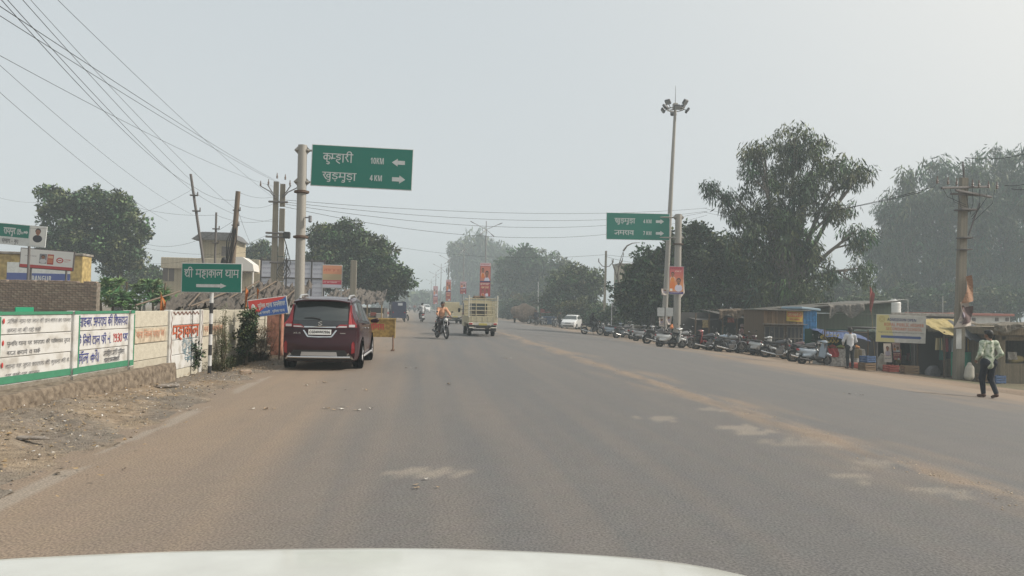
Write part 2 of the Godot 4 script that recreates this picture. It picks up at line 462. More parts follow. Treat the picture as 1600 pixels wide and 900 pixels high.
func make_prints() -> void:
	for b in 3:
		var im := Image.create(192, 384, false, Image.FORMAT_RGB8)
		var red: Color = [Color(.66, .24, .26), Color(.64, .26, .32), Color(.68, .28, .25)][b]
		im.fill(red)
		im.fill_rect(Rect2i(0, 0, 192, 34), Color(.9, .78, .8))
		squiggles(im, 14, 8, 160, 18, red, 4 + b)
		im.fill_rect(Rect2i(8, 40, 176, 170), Color(.82, .52, .45) if b != 1 else Color(.84, .7, .72))
		portrait(im, 52, 86, 26, Color(.93, .86, .8), Color(.9, .5, .2), true)
		portrait(im, 126, 128, 36, Color(.86, .86, .93), null, true)
		im.fill_rect(Rect2i(0, 206, 192, 16), Color(.2, .17, .4))
		im.fill_rect(Rect2i(0, 222, 192, 162), red.lightened(.08))
		squiggles(im, 12, 232, 168, 28, Color(.97, .9, .82), 21 + b)
		squiggles(im, 26, 272, 140, 24, Color(.97, .9, .7), 22 + b)
		portrait(im, 58, 326, 20, Color(.95, .85, .8), Color(.8, .4, .2))
		portrait(im, 130, 326, 20, Color(.9, .9, .95))
		sheet_tex("banner%d" % b, im)
	var im2 := Image.create(224, 384, false, Image.FORMAT_RGB8)
	im2.fill(Color(.75, .45, .4))
	for y in 384:
		im2.fill_rect(Rect2i(0, y, 224, 1), Color(.72, .3, .36).lerp(Color(.9, .62, .4), clampf(y / 260.0, 0, 1)))
	squiggles(im2, 14, 14, 190, 30, Color(.55, .12, .2), 7)
	squiggles(im2, 90, 56, 110, 24, Color(.95, .88, .8), 8)
	portrait(im2, 52, 110, 32, Color(.86, .84, .8), Color(.9, .55, .2))
	img_ell(im2, 50, 270, 44, 60, Color(.9, .5, .22))
	portrait(im2, 148, 208, 44, Color(.86, .84, .9), null, true)
	im2.fill_rect(Rect2i(10, 310, 40, 34), Color(.95, .93, .9))
	im2.fill_rect(Rect2i(0, 352, 224, 32), Color(.3, .24, .5))
	squiggles(im2, 20, 360, 180, 14, Color(.9, .85, .8), 9)
	sheet_tex("pole_poster", im2)
	var im3 := Image.create(128, 256, false, Image.FORMAT_RGB8)
	im3.fill(Color(.8, .76, .72))
	portrait(im3, 64, 70, 30, Color(.7, .66, .72))
	squiggles(im3, 10, 160, 108, 20, Color(.5, .25, .28), 12)
	squiggles(im3, 10, 196, 108, 20, Color(.35, .33, .4), 13)
	sheet_tex("torn_poster", im3)
	var im4 := Image.create(384, 176, false, Image.FORMAT_RGB8)   # white hoarding with two packs and a red foot
	im4.fill(Color(.93, .93, .92))
	im4.fill_rect(Rect2i(0, 148, 384, 28), Color(.75, .25, .24))
	squiggles(im4, 34, 60, 84, 13, Color(.6, .58, .6), 31)
	im4.fill_rect(Rect2i(138, 38, 54, 92), Color(.55, .56, .58))
	portrait(im4, 165, 68, 18, Color(.85, .85, .86))
	im4.fill_rect(Rect2i(196, 38, 46, 96), Color(.72, .27, .22))
	im4.fill_rect(Rect2i(201, 50, 36, 26), Color(.9, .75, .6))
	im4.fill_rect(Rect2i(201, 84, 36, 36), Color(.82, .5, .36))
	img_ell(im4, 288, 88, 26, 26, Color(.75, .2, .2))
	img_ell(im4, 288, 88, 17, 17, Color(.94, .92, .9))
	im4.fill_rect(Rect2i(276, 84, 24, 9), Color(.75, .2, .2))
	squiggles(im4, 322, 74, 50, 12, Color(.75, .25, .22), 32)
	squiggles(im4, 322, 94, 40, 10, Color(.75, .25, .22), 33)
	sheet_tex("hoarding", im4)
	var im5 := Image.create(96, 128, false, Image.FORMAT_RGB8)
	im5.fill(Color(.92, .92, .9))
	portrait(im5, 48, 36, 22, Color(.2, .2, .24))
	sheet_tex("photo", im5)
	var im6 := Image.create(256, 256, false, Image.FORMAT_RGB8)   # grey panel of small print
	im6.fill(Color(.78, .79, .83))
	for k in 8: squiggles(im6, 16, 12 + k * 30, 220, 16, Color(.55, .55, .62), 60 + k)
	sheet_tex("notice", im6)
	var im7 := Image.create(192, 256, false, Image.FORMAT_RGB8)   # orange poster with a red foot
	im7.fill(Color(.86, .6, .46))
	im7.fill_rect(Rect2i(0, 100, 192, 70), Color(.74, .66, .52))
	squiggles(im7, 16, 40, 160, 34, Color(.76, .36, .26), 71)
	im7.fill_rect(Rect2i(0, 170, 192, 50), Color(.8, .25, .33))
	squiggles(im7, 12, 184, 168, 24, Color(.95, .8, .8), 72)
	im7.fill_rect(Rect2i(0, 220, 192, 36), Color(.85, .85, .9))
	sheet_tex("orange_poster", im7)
# ---------------------------------------------------------------- bodies: smooth union of tapered capsules, meshed as surface nets
func nets(out: MB, bones: Array, cell: float, k: float) -> void:
	var lo := Vector3.INF
	var hi := -Vector3.INF
	for b in bones:
		var r: float = maxf(b[2], b[3]) + cell * 2.0
		for p in [b[0], b[1]]:
			lo = lo.min(p - Vector3.ONE * r); hi = hi.max(p + Vector3.ONE * r)
	var d := Vector3i(((hi - lo) / cell).ceil()) + Vector3i.ONE
	var F := PackedFloat32Array()
	F.resize(d.x * d.y * d.z)
	F.fill(9.0)
	for b in bones:
		var a: Vector3 = b[0]
		var ab: Vector3 = b[1] - a
		var ra: float = b[2]
		var dr: float = b[3] - ra
		var fl: Vector3 = b[4] if b.size() > 4 else Vector3.ONE
		var l2 := maxf(ab.length_squared(), 1e-9)
		var rr := maxf(ra, b[3]) * maxf(fl.x, maxf(fl.y, fl.z)) + k + cell
		var i0 := Vector3i(((a.min(b[1]) - Vector3.ONE * rr - lo) / cell).floor()).clamp(Vector3i.ZERO, d - Vector3i.ONE)
		var i1 := Vector3i(((a.max(b[1]) + Vector3.ONE * rr - lo) / cell).ceil()).clamp(Vector3i.ZERO, d - Vector3i.ONE)
		for z in range(i0.z, i1.z + 1):
			for y in range(i0.y, i1.y + 1):
				var row := (z * d.y + y) * d.x
				for x in range(i0.x, i1.x + 1):
					var p := lo + Vector3(x, y, z) * cell - a
					var t := clampf(p.dot(ab) / l2, 0.0, 1.0)
					var q := ((p - ab * t) / fl).length() - ra - dr * t
					var f := F[row + x]
					var h := maxf(k - absf(f - q), 0.0) / k
					F[row + x] = minf(f, q) - h * h * k * .25
	var at_cell := {}
	var P := PackedVector3Array()
	var sx := 1
	var sy := d.x
	var sz := d.x * d.y
	var off := [0, sx, sy, sx + sy, sz, sx + sz, sy + sz, sx + sy + sz]
	var N := PackedVector3Array()
	for z in d.z - 1:
		for y in d.y - 1:
			for x in d.x - 1:
				var i := z * sz + y * sy + x
				var neg := 0
				for o in off:
					if F[i + o] < 0.0: neg += 1
				if neg == 0 or neg == 8: continue
				var sum := Vector3.ZERO
				var cnt := 0
				for e in 12:
					var ax := e / 4
					var s0: int = [[0, 2, 4, 6], [0, 1, 4, 5], [0, 1, 2, 3]][ax][e % 4]
					var s1: int = s0 + [1, 2, 4][ax]
					var f0 := F[i + off[s0]]
					var f1 := F[i + off[s1]]
					if (f0 < 0.0) == (f1 < 0.0): continue
					var t := f0 / (f0 - f1)
					var p0 := Vector3(s0 & 1, (s0 >> 1) & 1, s0 >> 2)
					p0[ax] += t
					sum += p0; cnt += 1
				at_cell[i] = P.size()
				P.append(lo + (Vector3(x, y, z) + sum / cnt) * cell)
				var g := Vector3(F[i + 1] - F[i] + F[i + 1 + sy] - F[i + sy] + F[i + 1 + sz] - F[i + sz], F[i + sy] - F[i] + F[i + 1 + sy] - F[i + 1] + F[i + sy + sz] - F[i + sz], F[i + sz] - F[i] + F[i + 1 + sz] - F[i + 1] + F[i + sy + sz] - F[i + sy])
				N.append(g.normalized())
	for i in at_cell:
		for ax in 3:
			var s: int = [sx, sy, sz][ax]
			var u: int = [sy, sz, sx][ax]
			var w: int = [sz, sx, sy][ax]
			var f0 := F[i]
			var f1 := F[i + s]
			if (f0 < 0.0) == (f1 < 0.0) or not (at_cell.has(i - u) and at_cell.has(i - w) and at_cell.has(i - u - w)): continue
			var A: int = at_cell[i]
			var B: int = at_cell[i - u]
			var C: int = at_cell[i - u - w]
			var D: int = at_cell[i - w]
			if f0 < 0.0:
				out.trin(P[A], P[B], P[C], N[A], N[B], N[C]); out.trin(P[A], P[C], P[D], N[A], N[C], N[D])
			else:
				out.trin(P[A], P[C], P[B], N[A], N[C], N[B]); out.trin(P[A], P[D], P[C], N[A], N[D], N[C])
var head_mb: MB
var hair_mb: MB
var hand_mb: MB
func make_figure_bits() -> void:
	head_mb = MB.new()   # origin at the middle of the head, face towards -z
	nets(head_mb, [
		[Vector3(0, .03, .015), Vector3(0, .025, -.02), .078, .074], [Vector3(0, -.02, -.03), Vector3(0, -.07, -.052), .062, .04],
		[Vector3(0, -.01, -.092), Vector3(0, -.03, -.104), .011, .014], [Vector3(-.05, -.02, -.05), Vector3(.05, -.02, -.05), .026, .026],
		[Vector3(-.077, -.015, .005), Vector3(-.08, .012, .012), .013, .015], [Vector3(.077, -.015, .005), Vector3(.08, .012, .012), .013, .015],
		[Vector3(-.02, -.058, -.085), Vector3(.02, -.058, -.085), .011, .011], [Vector3(0, -.05, .01), Vector3(0, -.16, .02), .052, .055]], .011, .02)
	hair_mb = MB.new()
	nets(hair_mb, [[Vector3(0, .05, .022), Vector3(0, .052, -.018), .079, .073], [Vector3(0, 0, .04), Vector3(0, -.05, .045), .066, .05],
		[Vector3(-.045, .075, -.05), Vector3(.045, .085, -.05), .034, .034], [Vector3(-.07, .02, .01), Vector3(-.068, .03, -.03), .022, .018], [Vector3(.07, .02, .01), Vector3(.068, .03, -.03), .022, .018]], .011, .03)
	hand_mb = MB.new()   # wrist at the origin, fingers along -y, palm towards +x, thumb towards -z; half closed
	var b := [[Vector3(0, .01, 0), Vector3(0, -.03, 0), .022, .024], [Vector3(0, -.03, -.022), Vector3(0, -.075, -.026), .018, .013], [Vector3(0, -.03, .02), Vector3(0, -.07, .028), .018, .013]]
	for i in 4:
		var z := -.03 + i * .02
		var l: float = [.9, 1.0, .94, .74][i]
		b.append([Vector3(0, -.07, z * .9), Vector3(.012, -.07 - .04 * l, z), .0092, .0088])
		b.append([Vector3(.012, -.07 - .04 * l, z), Vector3(.036, -.07 - .062 * l, z), .0088, .008])
		b.append([Vector3(.036, -.07 - .062 * l, z), Vector3(.056, -.07 - .062 * l, z), .008, .0072])
	b.append([Vector3(.004, -.02, -.022), Vector3(.018, -.052, -.046), .012, .0105])
	b.append([Vector3(.018, -.052, -.046), Vector3(.03, -.085, -.05), .0105, .009])
	nets(hand_mb, b, .0055, .006)
func joints_stand() -> Dictionary:
	return {"pel": Vector3(0, .93, 0), "che": Vector3(0, 1.28, 0), "nec": Vector3(0, 1.45, .01), "hea": Vector3(0, 1.6, -.01),
		"sL": Vector3(-.17, 1.39, 0), "sR": Vector3(.17, 1.39, 0), "eL": Vector3(-.235, 1.12, .03), "eR": Vector3(.235, 1.12, .03), "hL": Vector3(-.25, .88, -.05), "hR": Vector3(.25, .88, -.05),
		"pL": Vector3(-.09, .9, 0), "pR": Vector3(.09, .9, 0), "kL": Vector3(-.1, .5, -.02), "kR": Vector3(.1, .5, -.02), "aL": Vector3(-.1, .09, .02), "aR": Vector3(.1, .09, .02),
		"tL": Vector3(-.115, .035, -.16), "tR": Vector3(.115, .035, -.16)}
func joints_ride() -> Dictionary:   # seated on a bike whose seat is .8 m high, hands on the bar ahead
	return {"pel": Vector3(0, .9, .1), "che": Vector3(0, 1.24, .04), "nec": Vector3(0, 1.42, -.01), "hea": Vector3(0, 1.57, -.05),
		"sL": Vector3(-.18, 1.36, 0), "sR": Vector3(.18, 1.36, 0), "eL": Vector3(-.29, 1.14, -.16), "eR": Vector3(.29, 1.14, -.16), "hL": Vector3(-.31, 1.03, -.42), "hR": Vector3(.31, 1.03, -.42),
		"pL": Vector3(-.1, .88, .08), "pR": Vector3(.1, .88, .08), "kL": Vector3(-.2, .72, -.3), "kR": Vector3(.2, .72, -.3), "aL": Vector3(-.17, .33, -.1), "aR": Vector3(.17, .33, -.1),
		"tL": Vector3(-.18, .27, -.27), "tR": Vector3(.18, .27, -.27)}
func joints_sit() -> Dictionary:
	return {"pel": Vector3(0, .52, .05), "che": Vector3(0, .85, .02), "nec": Vector3(0, 1.02, 0), "hea": Vector3(0, 1.17, -.03),
		"sL": Vector3(-.17, .96, 0), "sR": Vector3(.17, .96, 0), "eL": Vector3(-.25, .72, -.08), "eR": Vector3(.25, .72, -.08), "hL": Vector3(-.12, .62, -.28), "hR": Vector3(.12, .62, -.28),
		"pL": Vector3(-.1, .5, .02), "pR": Vector3(.1, .5, .02), "kL": Vector3(-.16, .5, -.4), "kR": Vector3(.16, .5, -.4), "aL": Vector3(-.15, .09, -.36), "aR": Vector3(.15, .09, -.36),
		"tL": Vector3(-.16, .035, -.54), "tR": Vector3(.16, .035, -.54)}
# look: skin, hair, shirt, trousers, shoes (materials); sleeve 0 short, 1 long
func person(label: String, p: Vector3, turn: float, j: Dictionary, look: Dictionary, group := "", cell := .022, tall := 1.0) -> Node3D:
	var o := thing("person", label, "person", p, turn, group)
	o.scale = Vector3.ONE * tall
	var skin := MB.new()
	var bn := []
	var arm := []
	var leg := []
	for s in ["L", "R"]:
		bn.append([j["s" + s], j["e" + s], .04, .036]); bn.append([j["e" + s], j["h" + s], .035, .025])
		bn.append([j["p" + s], j["k" + s], .065, .048]); bn.append([j["k" + s], j["a" + s], .045, .034]); bn.append([j["a" + s] + Vector3(0, -.03, .03), j["t" + s], .036, .028])
	bn.append([j.pel, j.che, .08, .085]); bn.append([j.che, j.nec, .075, .05]); bn.append([j.nec, j.hea - Vector3(0, .06, 0), .047, .045])
	bn.append([j.sL, j.sR, .045, .045]); bn.append([j.pL, j.pR, .075, .075])
	nets(skin, bn, cell, .05)
	var hb := Basis.from_euler(Vector3(look.get("nod", 0.0), look.get("face", 0.0), 0))
	skin.put(head_mb, Transform3D(hb, j.hea))
	for s in ["L", "R"]:
		var dn: Vector3 = (j["h" + s] - j["e" + s]).normalized()
		var fz := Vector3(0, 0, 1) if absf(dn.z) < .8 else Vector3(0, 1, 0)
		var xx := (-dn).cross(fz).normalized()
		var zz := xx.cross(-dn).normalized()
		skin.put(hand_mb, Transform3D(Basis(xx, -dn, zz) if s == "L" else Basis(-xx, -dn, zz), j["h" + s]))
	part(o, "body", skin, look.skin)
	var hair := MB.new()
	hair.put(hair_mb, Transform3D(hb.scaled(Vector3.ONE * 1.02), j.hea))
	if look.has("helmet"):
		hair = MB.new()
		hair.ell(j.hea + Vector3(0, .03, 0), Vector3(.125, .13, .14), hb, 16, 10, .3, 1.0)
		part(o, "helmet", hair, look.helmet)
	elif look.has("scarf"):
		hair = MB.new()
		nets(hair, [[j.hea + Vector3(0, .03, .02), j.hea + Vector3(0, .02, -.0), .1, .095], [j.hea, j.nec + Vector3(0, -.02, .02), .1, .12], [j.nec + Vector3(0, 0, .03), j.che + Vector3(0, .08, .08), .12, .12]], .02, .04)
		part(o, "scarf", hair, look.scarf)
	else:
		part(o, "hair", hair, look.hair)
	var e := MB.new()
	for sx in [-1.0, 1.0]:
		e.ell(j.hea + hb * Vector3(sx * .03, .0, -.083), Vector3(.012, .007, .008), hb, 8, 5)
	part(o, "eyes", e, mt("eye", grey(.02), .3))
	var sh := []
	sh.append([j.pel + Vector3(0, .0, 0), j.che, .122, .13, Vector3(1.12, 1, .82)]); sh.append([j.che, j.nec - Vector3(0, .03, 0), .115, .065])
	sh.append([j.sL, j.sR, .068, .068]); sh.append([j.pel + Vector3(0, -.06, 0), j.pel, .13, .122, Vector3(1.12, 1, .86)])
	for s in ["L", "R"]:
		sh.append([j["s" + s], j["e" + s], .066, .056])
		if look.get("sleeve", 1) == 1: sh.append([j["e" + s], j["e" + s].lerp(j["h" + s], .85), .054, .04])
		elif look.get("sleeve", 1) == 2: sh.append([j["e" + s], j["e" + s].lerp(j["h" + s], .3), .054, .05])
	var m := MB.new()
	nets(m, sh, cell, .05)
	part(o, "shirt", m, look.shirt)
	m = MB.new()
	var tr := [[j.pL, j.pR, .12, .12, Vector3(1, 1, .92)]]
	for s in ["L", "R"]:
		tr.append([j["p" + s], j["k" + s], .098, .072]); tr.append([j["k" + s], j["a" + s] + Vector3(0, .02, 0), .07, .055])
	nets(m, tr, cell, .04)
	part(o, "trousers", m, look.trousers)
	for s in ["L", "R"]:
		m = MB.new()
		var an: Vector3 = j["a" + s]
		nets(m, [[an + Vector3(0, -.035, .035), j["t" + s], .042, .036], [an + Vector3(0, -.02, .01), an + Vector3(0, -.045, 0), .045, .045]], .014, .02)
		part(o, "shoe", m, look.shoes)
	return o
# ---------------------------------------------------------------- two-wheelers: front towards -z, origin on the ground between the wheels
func cached(key: String, f: Callable) -> ArrayMesh:
	if not meshes.has(key):
		var m := MB.new()
		f.call(m)
		meshes[key] = m.mesh()
	return meshes[key]
func wheel(parent: Node3D, called: String, p: Vector3, R: float, w: float, alloy := true) -> void:
	var k := "wheel%.2f%.2f%s" % [R, w, alloy]
	var t := part(parent, called, cached(k + "t", func(m): m.torus(Vector3.ZERO, Vector3.RIGHT, R - w * .55, w * .55, .9, 28, 8)), mt("tyre", Color(.028, .027, .027), .85, {"tex": "dust", "scale": 3.0}))
	t.position = p
	part(t, "rim", cached(k + "r", func(m):
		m.torus(Vector3.ZERO, Vector3.RIGHT, R - w * 1.15, .013, 2.2, 24, 6)
		m.cyl(Vector3(-w * .5, 0, 0), Vector3(w * .5, 0, 0), R * .17, -1.0, 12)
		for i in (6 if alloy else 14):
			var a: float = TAU * i / (6 if alloy else 14)
			m.cyl(Vector3(0, cos(a), sin(a)) * R * .1, Vector3(0, cos(a), sin(a)) * (R - w * 1.1), .012 if alloy else .005, -1.0, 5)), mt("rim", Color(.2, .2, .2) if alloy else Color(.45, .45, .45), .45, {"metal": .6}))
	part(t, "brake_disc", cached(k + "d", func(m): m.cyl(Vector3(-w * .55, 0, 0), Vector3(-w * .62, 0, 0), R * .42, -1.0, 16)), mt("steel", Color(.4, .4, .4), .4, {"metal": .9}))
func motorcycle(label: String, p: Vector3, turn: float, paint: Material, group := "parked motorcycles in the row along the verge", opt := {}) -> Node3D:
	var o := thing("motorcycle", label, "motorcycle", p, turn, group)
	o.rotation.z = opt.get("lean", -.12)
	var blk := mt("bike_black", Color(.02, .02, .022), .45)
	var met := mt("bike_metal", Color(.3, .3, .31), .4, {"metal": .8})
	var chr := mt("chrome", Color(.6, .6, .6), .2, {"metal": 1.0})
	wheel(o, "front_wheel", Vector3(0, .3, -.65), .3, .09)
	wheel(o, "rear_wheel", Vector3(0, .3, .62), .3, .11)
	part(o, "fork", cached("mc_fork", func(m):
		for s in [-.085, .085]:
			m.cyl(Vector3(s, .3, -.66), Vector3(s, .62, -.53), .024)
			m.cyl(Vector3(s, .6, -.54), Vector3(s, .93, -.42), .017)
		m.cbox(Vector3(0, .9, -.43), Vector3(.22, .04, .07), .01)), met)
	part(o, "front_fender", cached("mc_ff", func(m):
		m.grid(func(a, b):
			var t: float = lerpf(-.6, 1.6, b)
			return Vector3(lerpf(-.055, .055, a), .3 + .34 * cos(t) - .1 * pow(2 * a - 1, 2) * .3, -.65 + .34 * sin(t) * -1.0 * -1.0), 6, 12)), paint if opt.get("fender", true) else blk)
	part(o, "handlebar", cached("mc_bar", func(m):
		m.tube([Vector3(-.36, .98, -.3), Vector3(-.22, 1.03, -.38), Vector3(-.08, .97, -.42), Vector3(.08, .97, -.42), Vector3(.22, 1.03, -.38), Vector3(.36, .98, -.3)], .012, 8)
		for s in [-1.0, 1.0]:
			m.cyl(Vector3(s * .26, 1.01, -.36), Vector3(s * .38, .975, -.29), .019)
			m.cyl(Vector3(s * .24, 1.03, -.4), Vector3(s * .36, 1.0, -.36), .006, -1.0, 5)), blk)
	for s in [-1.0, 1.0]:
		var mr := part(o, "mirror", cached("mc_mir%d" % int(s), func(m):
			m.tube([Vector3(s * .24, 1.02, -.37), Vector3(s * .3, 1.12, -.38), Vector3(s * .34, 1.2, -.36)], .006, 6)
			m.ell(Vector3(s * .36, 1.23, -.355), Vector3(.055, .036, .014))), blk)
		part(mr, "glass", cached("mc_mirg%d" % int(s), func(m): m.ell(Vector3(s * .36, 1.23, -.345), Vector3(.047, .029, .008))), chr)
	part(o, "fuel_tank", cached("mc_tank", func(m):
		nets(m, [[Vector3(0, .84, -.28), Vector3(0, .8, .02), .13, .1, Vector3(1.05, .85, 1)], [Vector3(-.08, .8, -.27), Vector3(-.05, .76, 0), .08, .06], [Vector3(.08, .8, -.27), Vector3(.05, .76, 0), .08, .06]], .025, .05)), paint)
	part(o, "seat", cached("mc_seat", func(m):
		nets(m, [[Vector3(0, .77, .06), Vector3(0, .78, .34), .07, .085, Vector3(1.5, .7, 1)], [Vector3(0, .8, .36), Vector3(0, .84, .62), .08, .07, Vector3(1.3, .65, 1)]], .025, .05)), mt("seat", Color(.022, .021, .02), .7))
	part(o, "tail", cached("mc_tail", func(m):
		nets(m, [[Vector3(0, .7, .2), Vector3(0, .78, .74), .07, .045, Vector3(1.4, 1, 1)], [Vector3(0, .66, .05), Vector3(0, .66, .25), .08, .08, Vector3(1.4, 1.2, 1)]], .025, .05)), paint)
	part(o, "tail_light", cached("mc_tl", func(m): m.cbox(Vector3(0, .77, .79), Vector3(.12, .06, .04), .012)), mt("tail_red", Color(.35, .02, .02), .25))
	part(o, "rear_fender", cached("mc_rf", func(m):
		m.cbox(Vector3(0, .62, .82), Vector3(.12, .22, .02), .006, Basis(Vector3.RIGHT, -.5))
		m.tube([Vector3(0, .66, .5), Vector3(0, .72, .75), Vector3(0, .52, .9)], .04, 6, true, .3)), blk)
	part(o, "number_plate", cached("mc_np", func(m): m.box(Vector3(0, .5, .905), Vector3(.19, .11, .006), Basis(Vector3.RIGHT, -.35))), mt("plate", Color(.7, .7, .68), .5))
	part(o, "engine", cached("mc_eng", func(m):
		m.cbox(Vector3(0, .36, -.06), Vector3(.26, .24, .34), .04)
		m.cyl(Vector3(-.16, .35, 0), Vector3(.16, .35, 0), .11, -1.0, 14)
		m.cbox(Vector3(0, .53, -.16), Vector3(.2, .2, .2), .02, Basis(Vector3.RIGHT, .25))
		for i in 5: m.cbox(Vector3(0, .46 + i * .035, -.14 - i * .009), Vector3(.24, .012, .24), .004, Basis(Vector3.RIGHT, .25))), met)
	part(o, "frame", cached("mc_frame", func(m):
		m.tube([Vector3(0, .88, -.42), Vector3(0, .7, -.36), Vector3(0, .3, -.24), Vector3(0, .22, .05), Vector3(0, .34, .24)], .02, 6)
		for s in [-.09, .09]:
			m.cyl(Vector3(s, .34, .2), Vector3(s, .3, .64), .02)
			m.cyl(Vector3(s, .36, .55), Vector3(s * 1.1, .68, .42), .022)
			m.tube([Vector3(s, .6, .0), Vector3(s, .7, .3), Vector3(s, .74, .7)], .014, 6)
		m.cyl(Vector3(-.24, .3, .06), Vector3(.24, .3, .06), .014)
		m.tube([Vector3(-.09, .24, .0), Vector3(-.16, .12, -.02), Vector3(-.24, .01, -.03)], .012, 6)), blk)
	part(o, "exhaust", cached("mc_exh", func(m):
		m.tube([Vector3(.06, .5, -.28), Vector3(.1, .32, -.34), Vector3(.13, .2, -.18), Vector3(.15, .22, .1)], .018, 7)
		m.tube([Vector3(.15, .22, .08), Vector3(.16, .25, .25), Vector3(.17, .37, .78)], [.022, .045, .05], 10)), chr if opt.get("chrome", true) else blk)
	part(o, "headlight", cached("mc_hl", func(m): m.ell(Vector3(0, .86, -.56), Vector3(.095, .085, .07))), paint)
	part(o, "headlight_glass", cached("mc_hlg", func(m): m.ell(Vector3(0, .86, -.592), Vector3(.08, .07, .045))), mt("lamp_glass", Color(.55, .55, .52), .08, {"spec": .8}))
	part(o, "visor", cached("mc_vis", func(m): m.grid(func(a, b): return Vector3(lerpf(-.1, .1, a) * (1.0 - .3 * b), .91 + b * .12, -.6 + .1 * b + .14 * pow(2 * a - 1, 2)), 6, 4)), paint if opt.get("cowl", false) else blk)
	if opt.get("guard", false):
		part(o, "leg_guard", cached("mc_guard", func(m):
			for s in [-1.0, 1.0]: m.tube([Vector3(s * .06, .72, -.36), Vector3(s * .28, .66, -.38), Vector3(s * .3, .4, -.36), Vector3(s * .06, .3, -.3)], .012, 6)), chr)
	return o
func scooter(label: String, p: Vector3, turn: float, paint: Material, group := "parked scooters in the row along the verge", opt := {}) -> Node3D:
	var o := thing("scooter", label, "scooter", p, turn, group)
	o.rotation.z = opt.get("lean", -.1)
	var blk := mt("bike_black", Color(.02, .02, .022), .45)
	var met := mt("bike_metal", Color(.3, .3, .31), .4, {"metal": .8})
	wheel(o, "front_wheel", Vector3(0, .22, -.62), .22, .1, false)
	wheel(o, "rear_wheel", Vector3(0, .22, .6), .22, .1, false)
	part(o, "body_shell", cached("sc_body", func(m):
		nets(m, [[Vector3(0, .5, .2), Vector3(0, .62, .72), .15, .11, Vector3(1.15, 1, 1)], [Vector3(0, .58, .1), Vector3(0, .66, .6), .14, .1, Vector3(1.15, .9, 1)], [Vector3(-.1, .42, .35), Vector3(-.12, .42, .62), .09, .06], [Vector3(.1, .42, .35), Vector3(.12, .42, .62), .09, .06]], .028, .08)), paint)
	part(o, "seat", cached("sc_seat", func(m): nets(m, [[Vector3(0, .77, .1), Vector3(0, .78, .34), .08, .09, Vector3(1.5, .62, 1)], [Vector3(0, .79, .34), Vector3(0, .81, .66), .09, .07, Vector3(1.4, .6, 1)]], .028, .05)), mt("seat", Color(.022, .021, .02), .7))
	part(o, "floor_board", cached("sc_floor", func(m): m.cbox(Vector3(0, .3, -.12), Vector3(.36, .07, .5), .03); m.cbox(Vector3(0, .26, -.05), Vector3(.26, .1, .5), .03)), blk)
	part(o, "leg_shield", cached("sc_apron", func(m):
		m.grid(func(a, b):
			var w: float = lerpf(.2, .17, b) + .05 * sin(b * PI)
			return Vector3(-(2 * a - 1) * w, lerpf(.3, .92, b), lerpf(-.36, -.46, b) - .09 * (1.0 - pow(2 * a - 1, 2))), 8, 8)
		m.grid(func(a, b):
			var w: float = lerpf(.2, .17, b) + .05 * sin(b * PI)
			return Vector3((2 * a - 1) * w, lerpf(.3, .92, b), lerpf(-.33, -.42, b) - .07 * (1.0 - pow(2 * a - 1, 2))), 8, 8)), paint)
	part(o, "front_fender", cached("sc_ff", func(m): nets(m, [[Vector3(0, .42, -.74), Vector3(0, .46, -.56), .07, .08, Vector3(1, .8, 1)], [Vector3(0, .46, -.6), Vector3(0, .38, -.46), .07, .06]], .022, .04)), paint)
	part(o, "fork", cached("sc_fork", func(m):
		for s in [-.07, .07]: m.cyl(Vector3(s, .22, -.62), Vector3(s, .46, -.55), .022)
		m.cyl(Vector3(0, .44, -.55), Vector3(0, .95, -.42), .03)), met)
	part(o, "handlebar_cowl", cached("sc_cowl", func(m): nets(m, [[Vector3(-.1, .99, -.42), Vector3(.1, .99, -.42), .07, .07, Vector3(1, .8, 1)], [Vector3(0, .99, -.46), Vector3(0, .98, -.5), .08, .07], [Vector3(-.3, .99, -.32), Vector3(-.1, .99, -.41), .022, .035], [Vector3(.3, .99, -.32), Vector3(.1, .99, -.41), .022, .035]], .022, .04)), paint)
	part(o, "grips", cached("sc_grip", func(m):
		for s in [-1.0, 1.0]: m.cyl(Vector3(s * .26, .99, -.34), Vector3(s * .36, .98, -.29), .019)), blk)
	part(o, "headlight", cached("sc_hl", func(m): m.ell(Vector3(0, .99, -.545), Vector3(.085, .055, .035))), mt("lamp_glass", Color(.55, .55, .52), .08, {"spec": .8}))
	for s in [-1.0, 1.0]:
		part(o, "mirror", cached("sc_mir%d" % int(s), func(m):
			m.tube([Vector3(s * .2, 1.02, -.4), Vector3(s * .27, 1.12, -.4), Vector3(s * .31, 1.19, -.38)], .006, 6)
			m.ell(Vector3(s * .33, 1.23, -.375), Vector3(.06, .042, .016))), blk)
	part(o, "engine", cached("sc_eng", func(m): m.cbox(Vector3(-.09, .26, .45), Vector3(.14, .18, .45), .04); m.cyl(Vector3(-.17, .24, .6), Vector3(-.02, .24, .6), .1, -1.0, 14)), met)
	part(o, "exhaust", cached("sc_exh", func(m): m.tube([Vector3(.1, .2, .2), Vector3(.14, .24, .4), Vector3(.15, .3, .82)], [.02, .05, .055], 10)), blk)
	part(o, "tail_light", cached("sc_tl", func(m): m.cbox(Vector3(0, .66, .83), Vector3(.2, .09, .05), .02)), mt("tail_red", Color(.35, .02, .02), .25))
	part(o, "number_plate", cached("sc_np", func(m): m.box(Vector3(0, .46, .84), Vector3(.19, .1, .006), Basis(Vector3.RIGHT, -.25))), mt("plate", Color(.7, .7, .68), .5))
	part(o, "grab_rail", cached("sc_rail", func(m): m.tube([Vector3(-.13, .75, .5), Vector3(-.12, .82, .82), Vector3(.12, .82, .82), Vector3(.13, .75, .5)], .012, 6)), met)
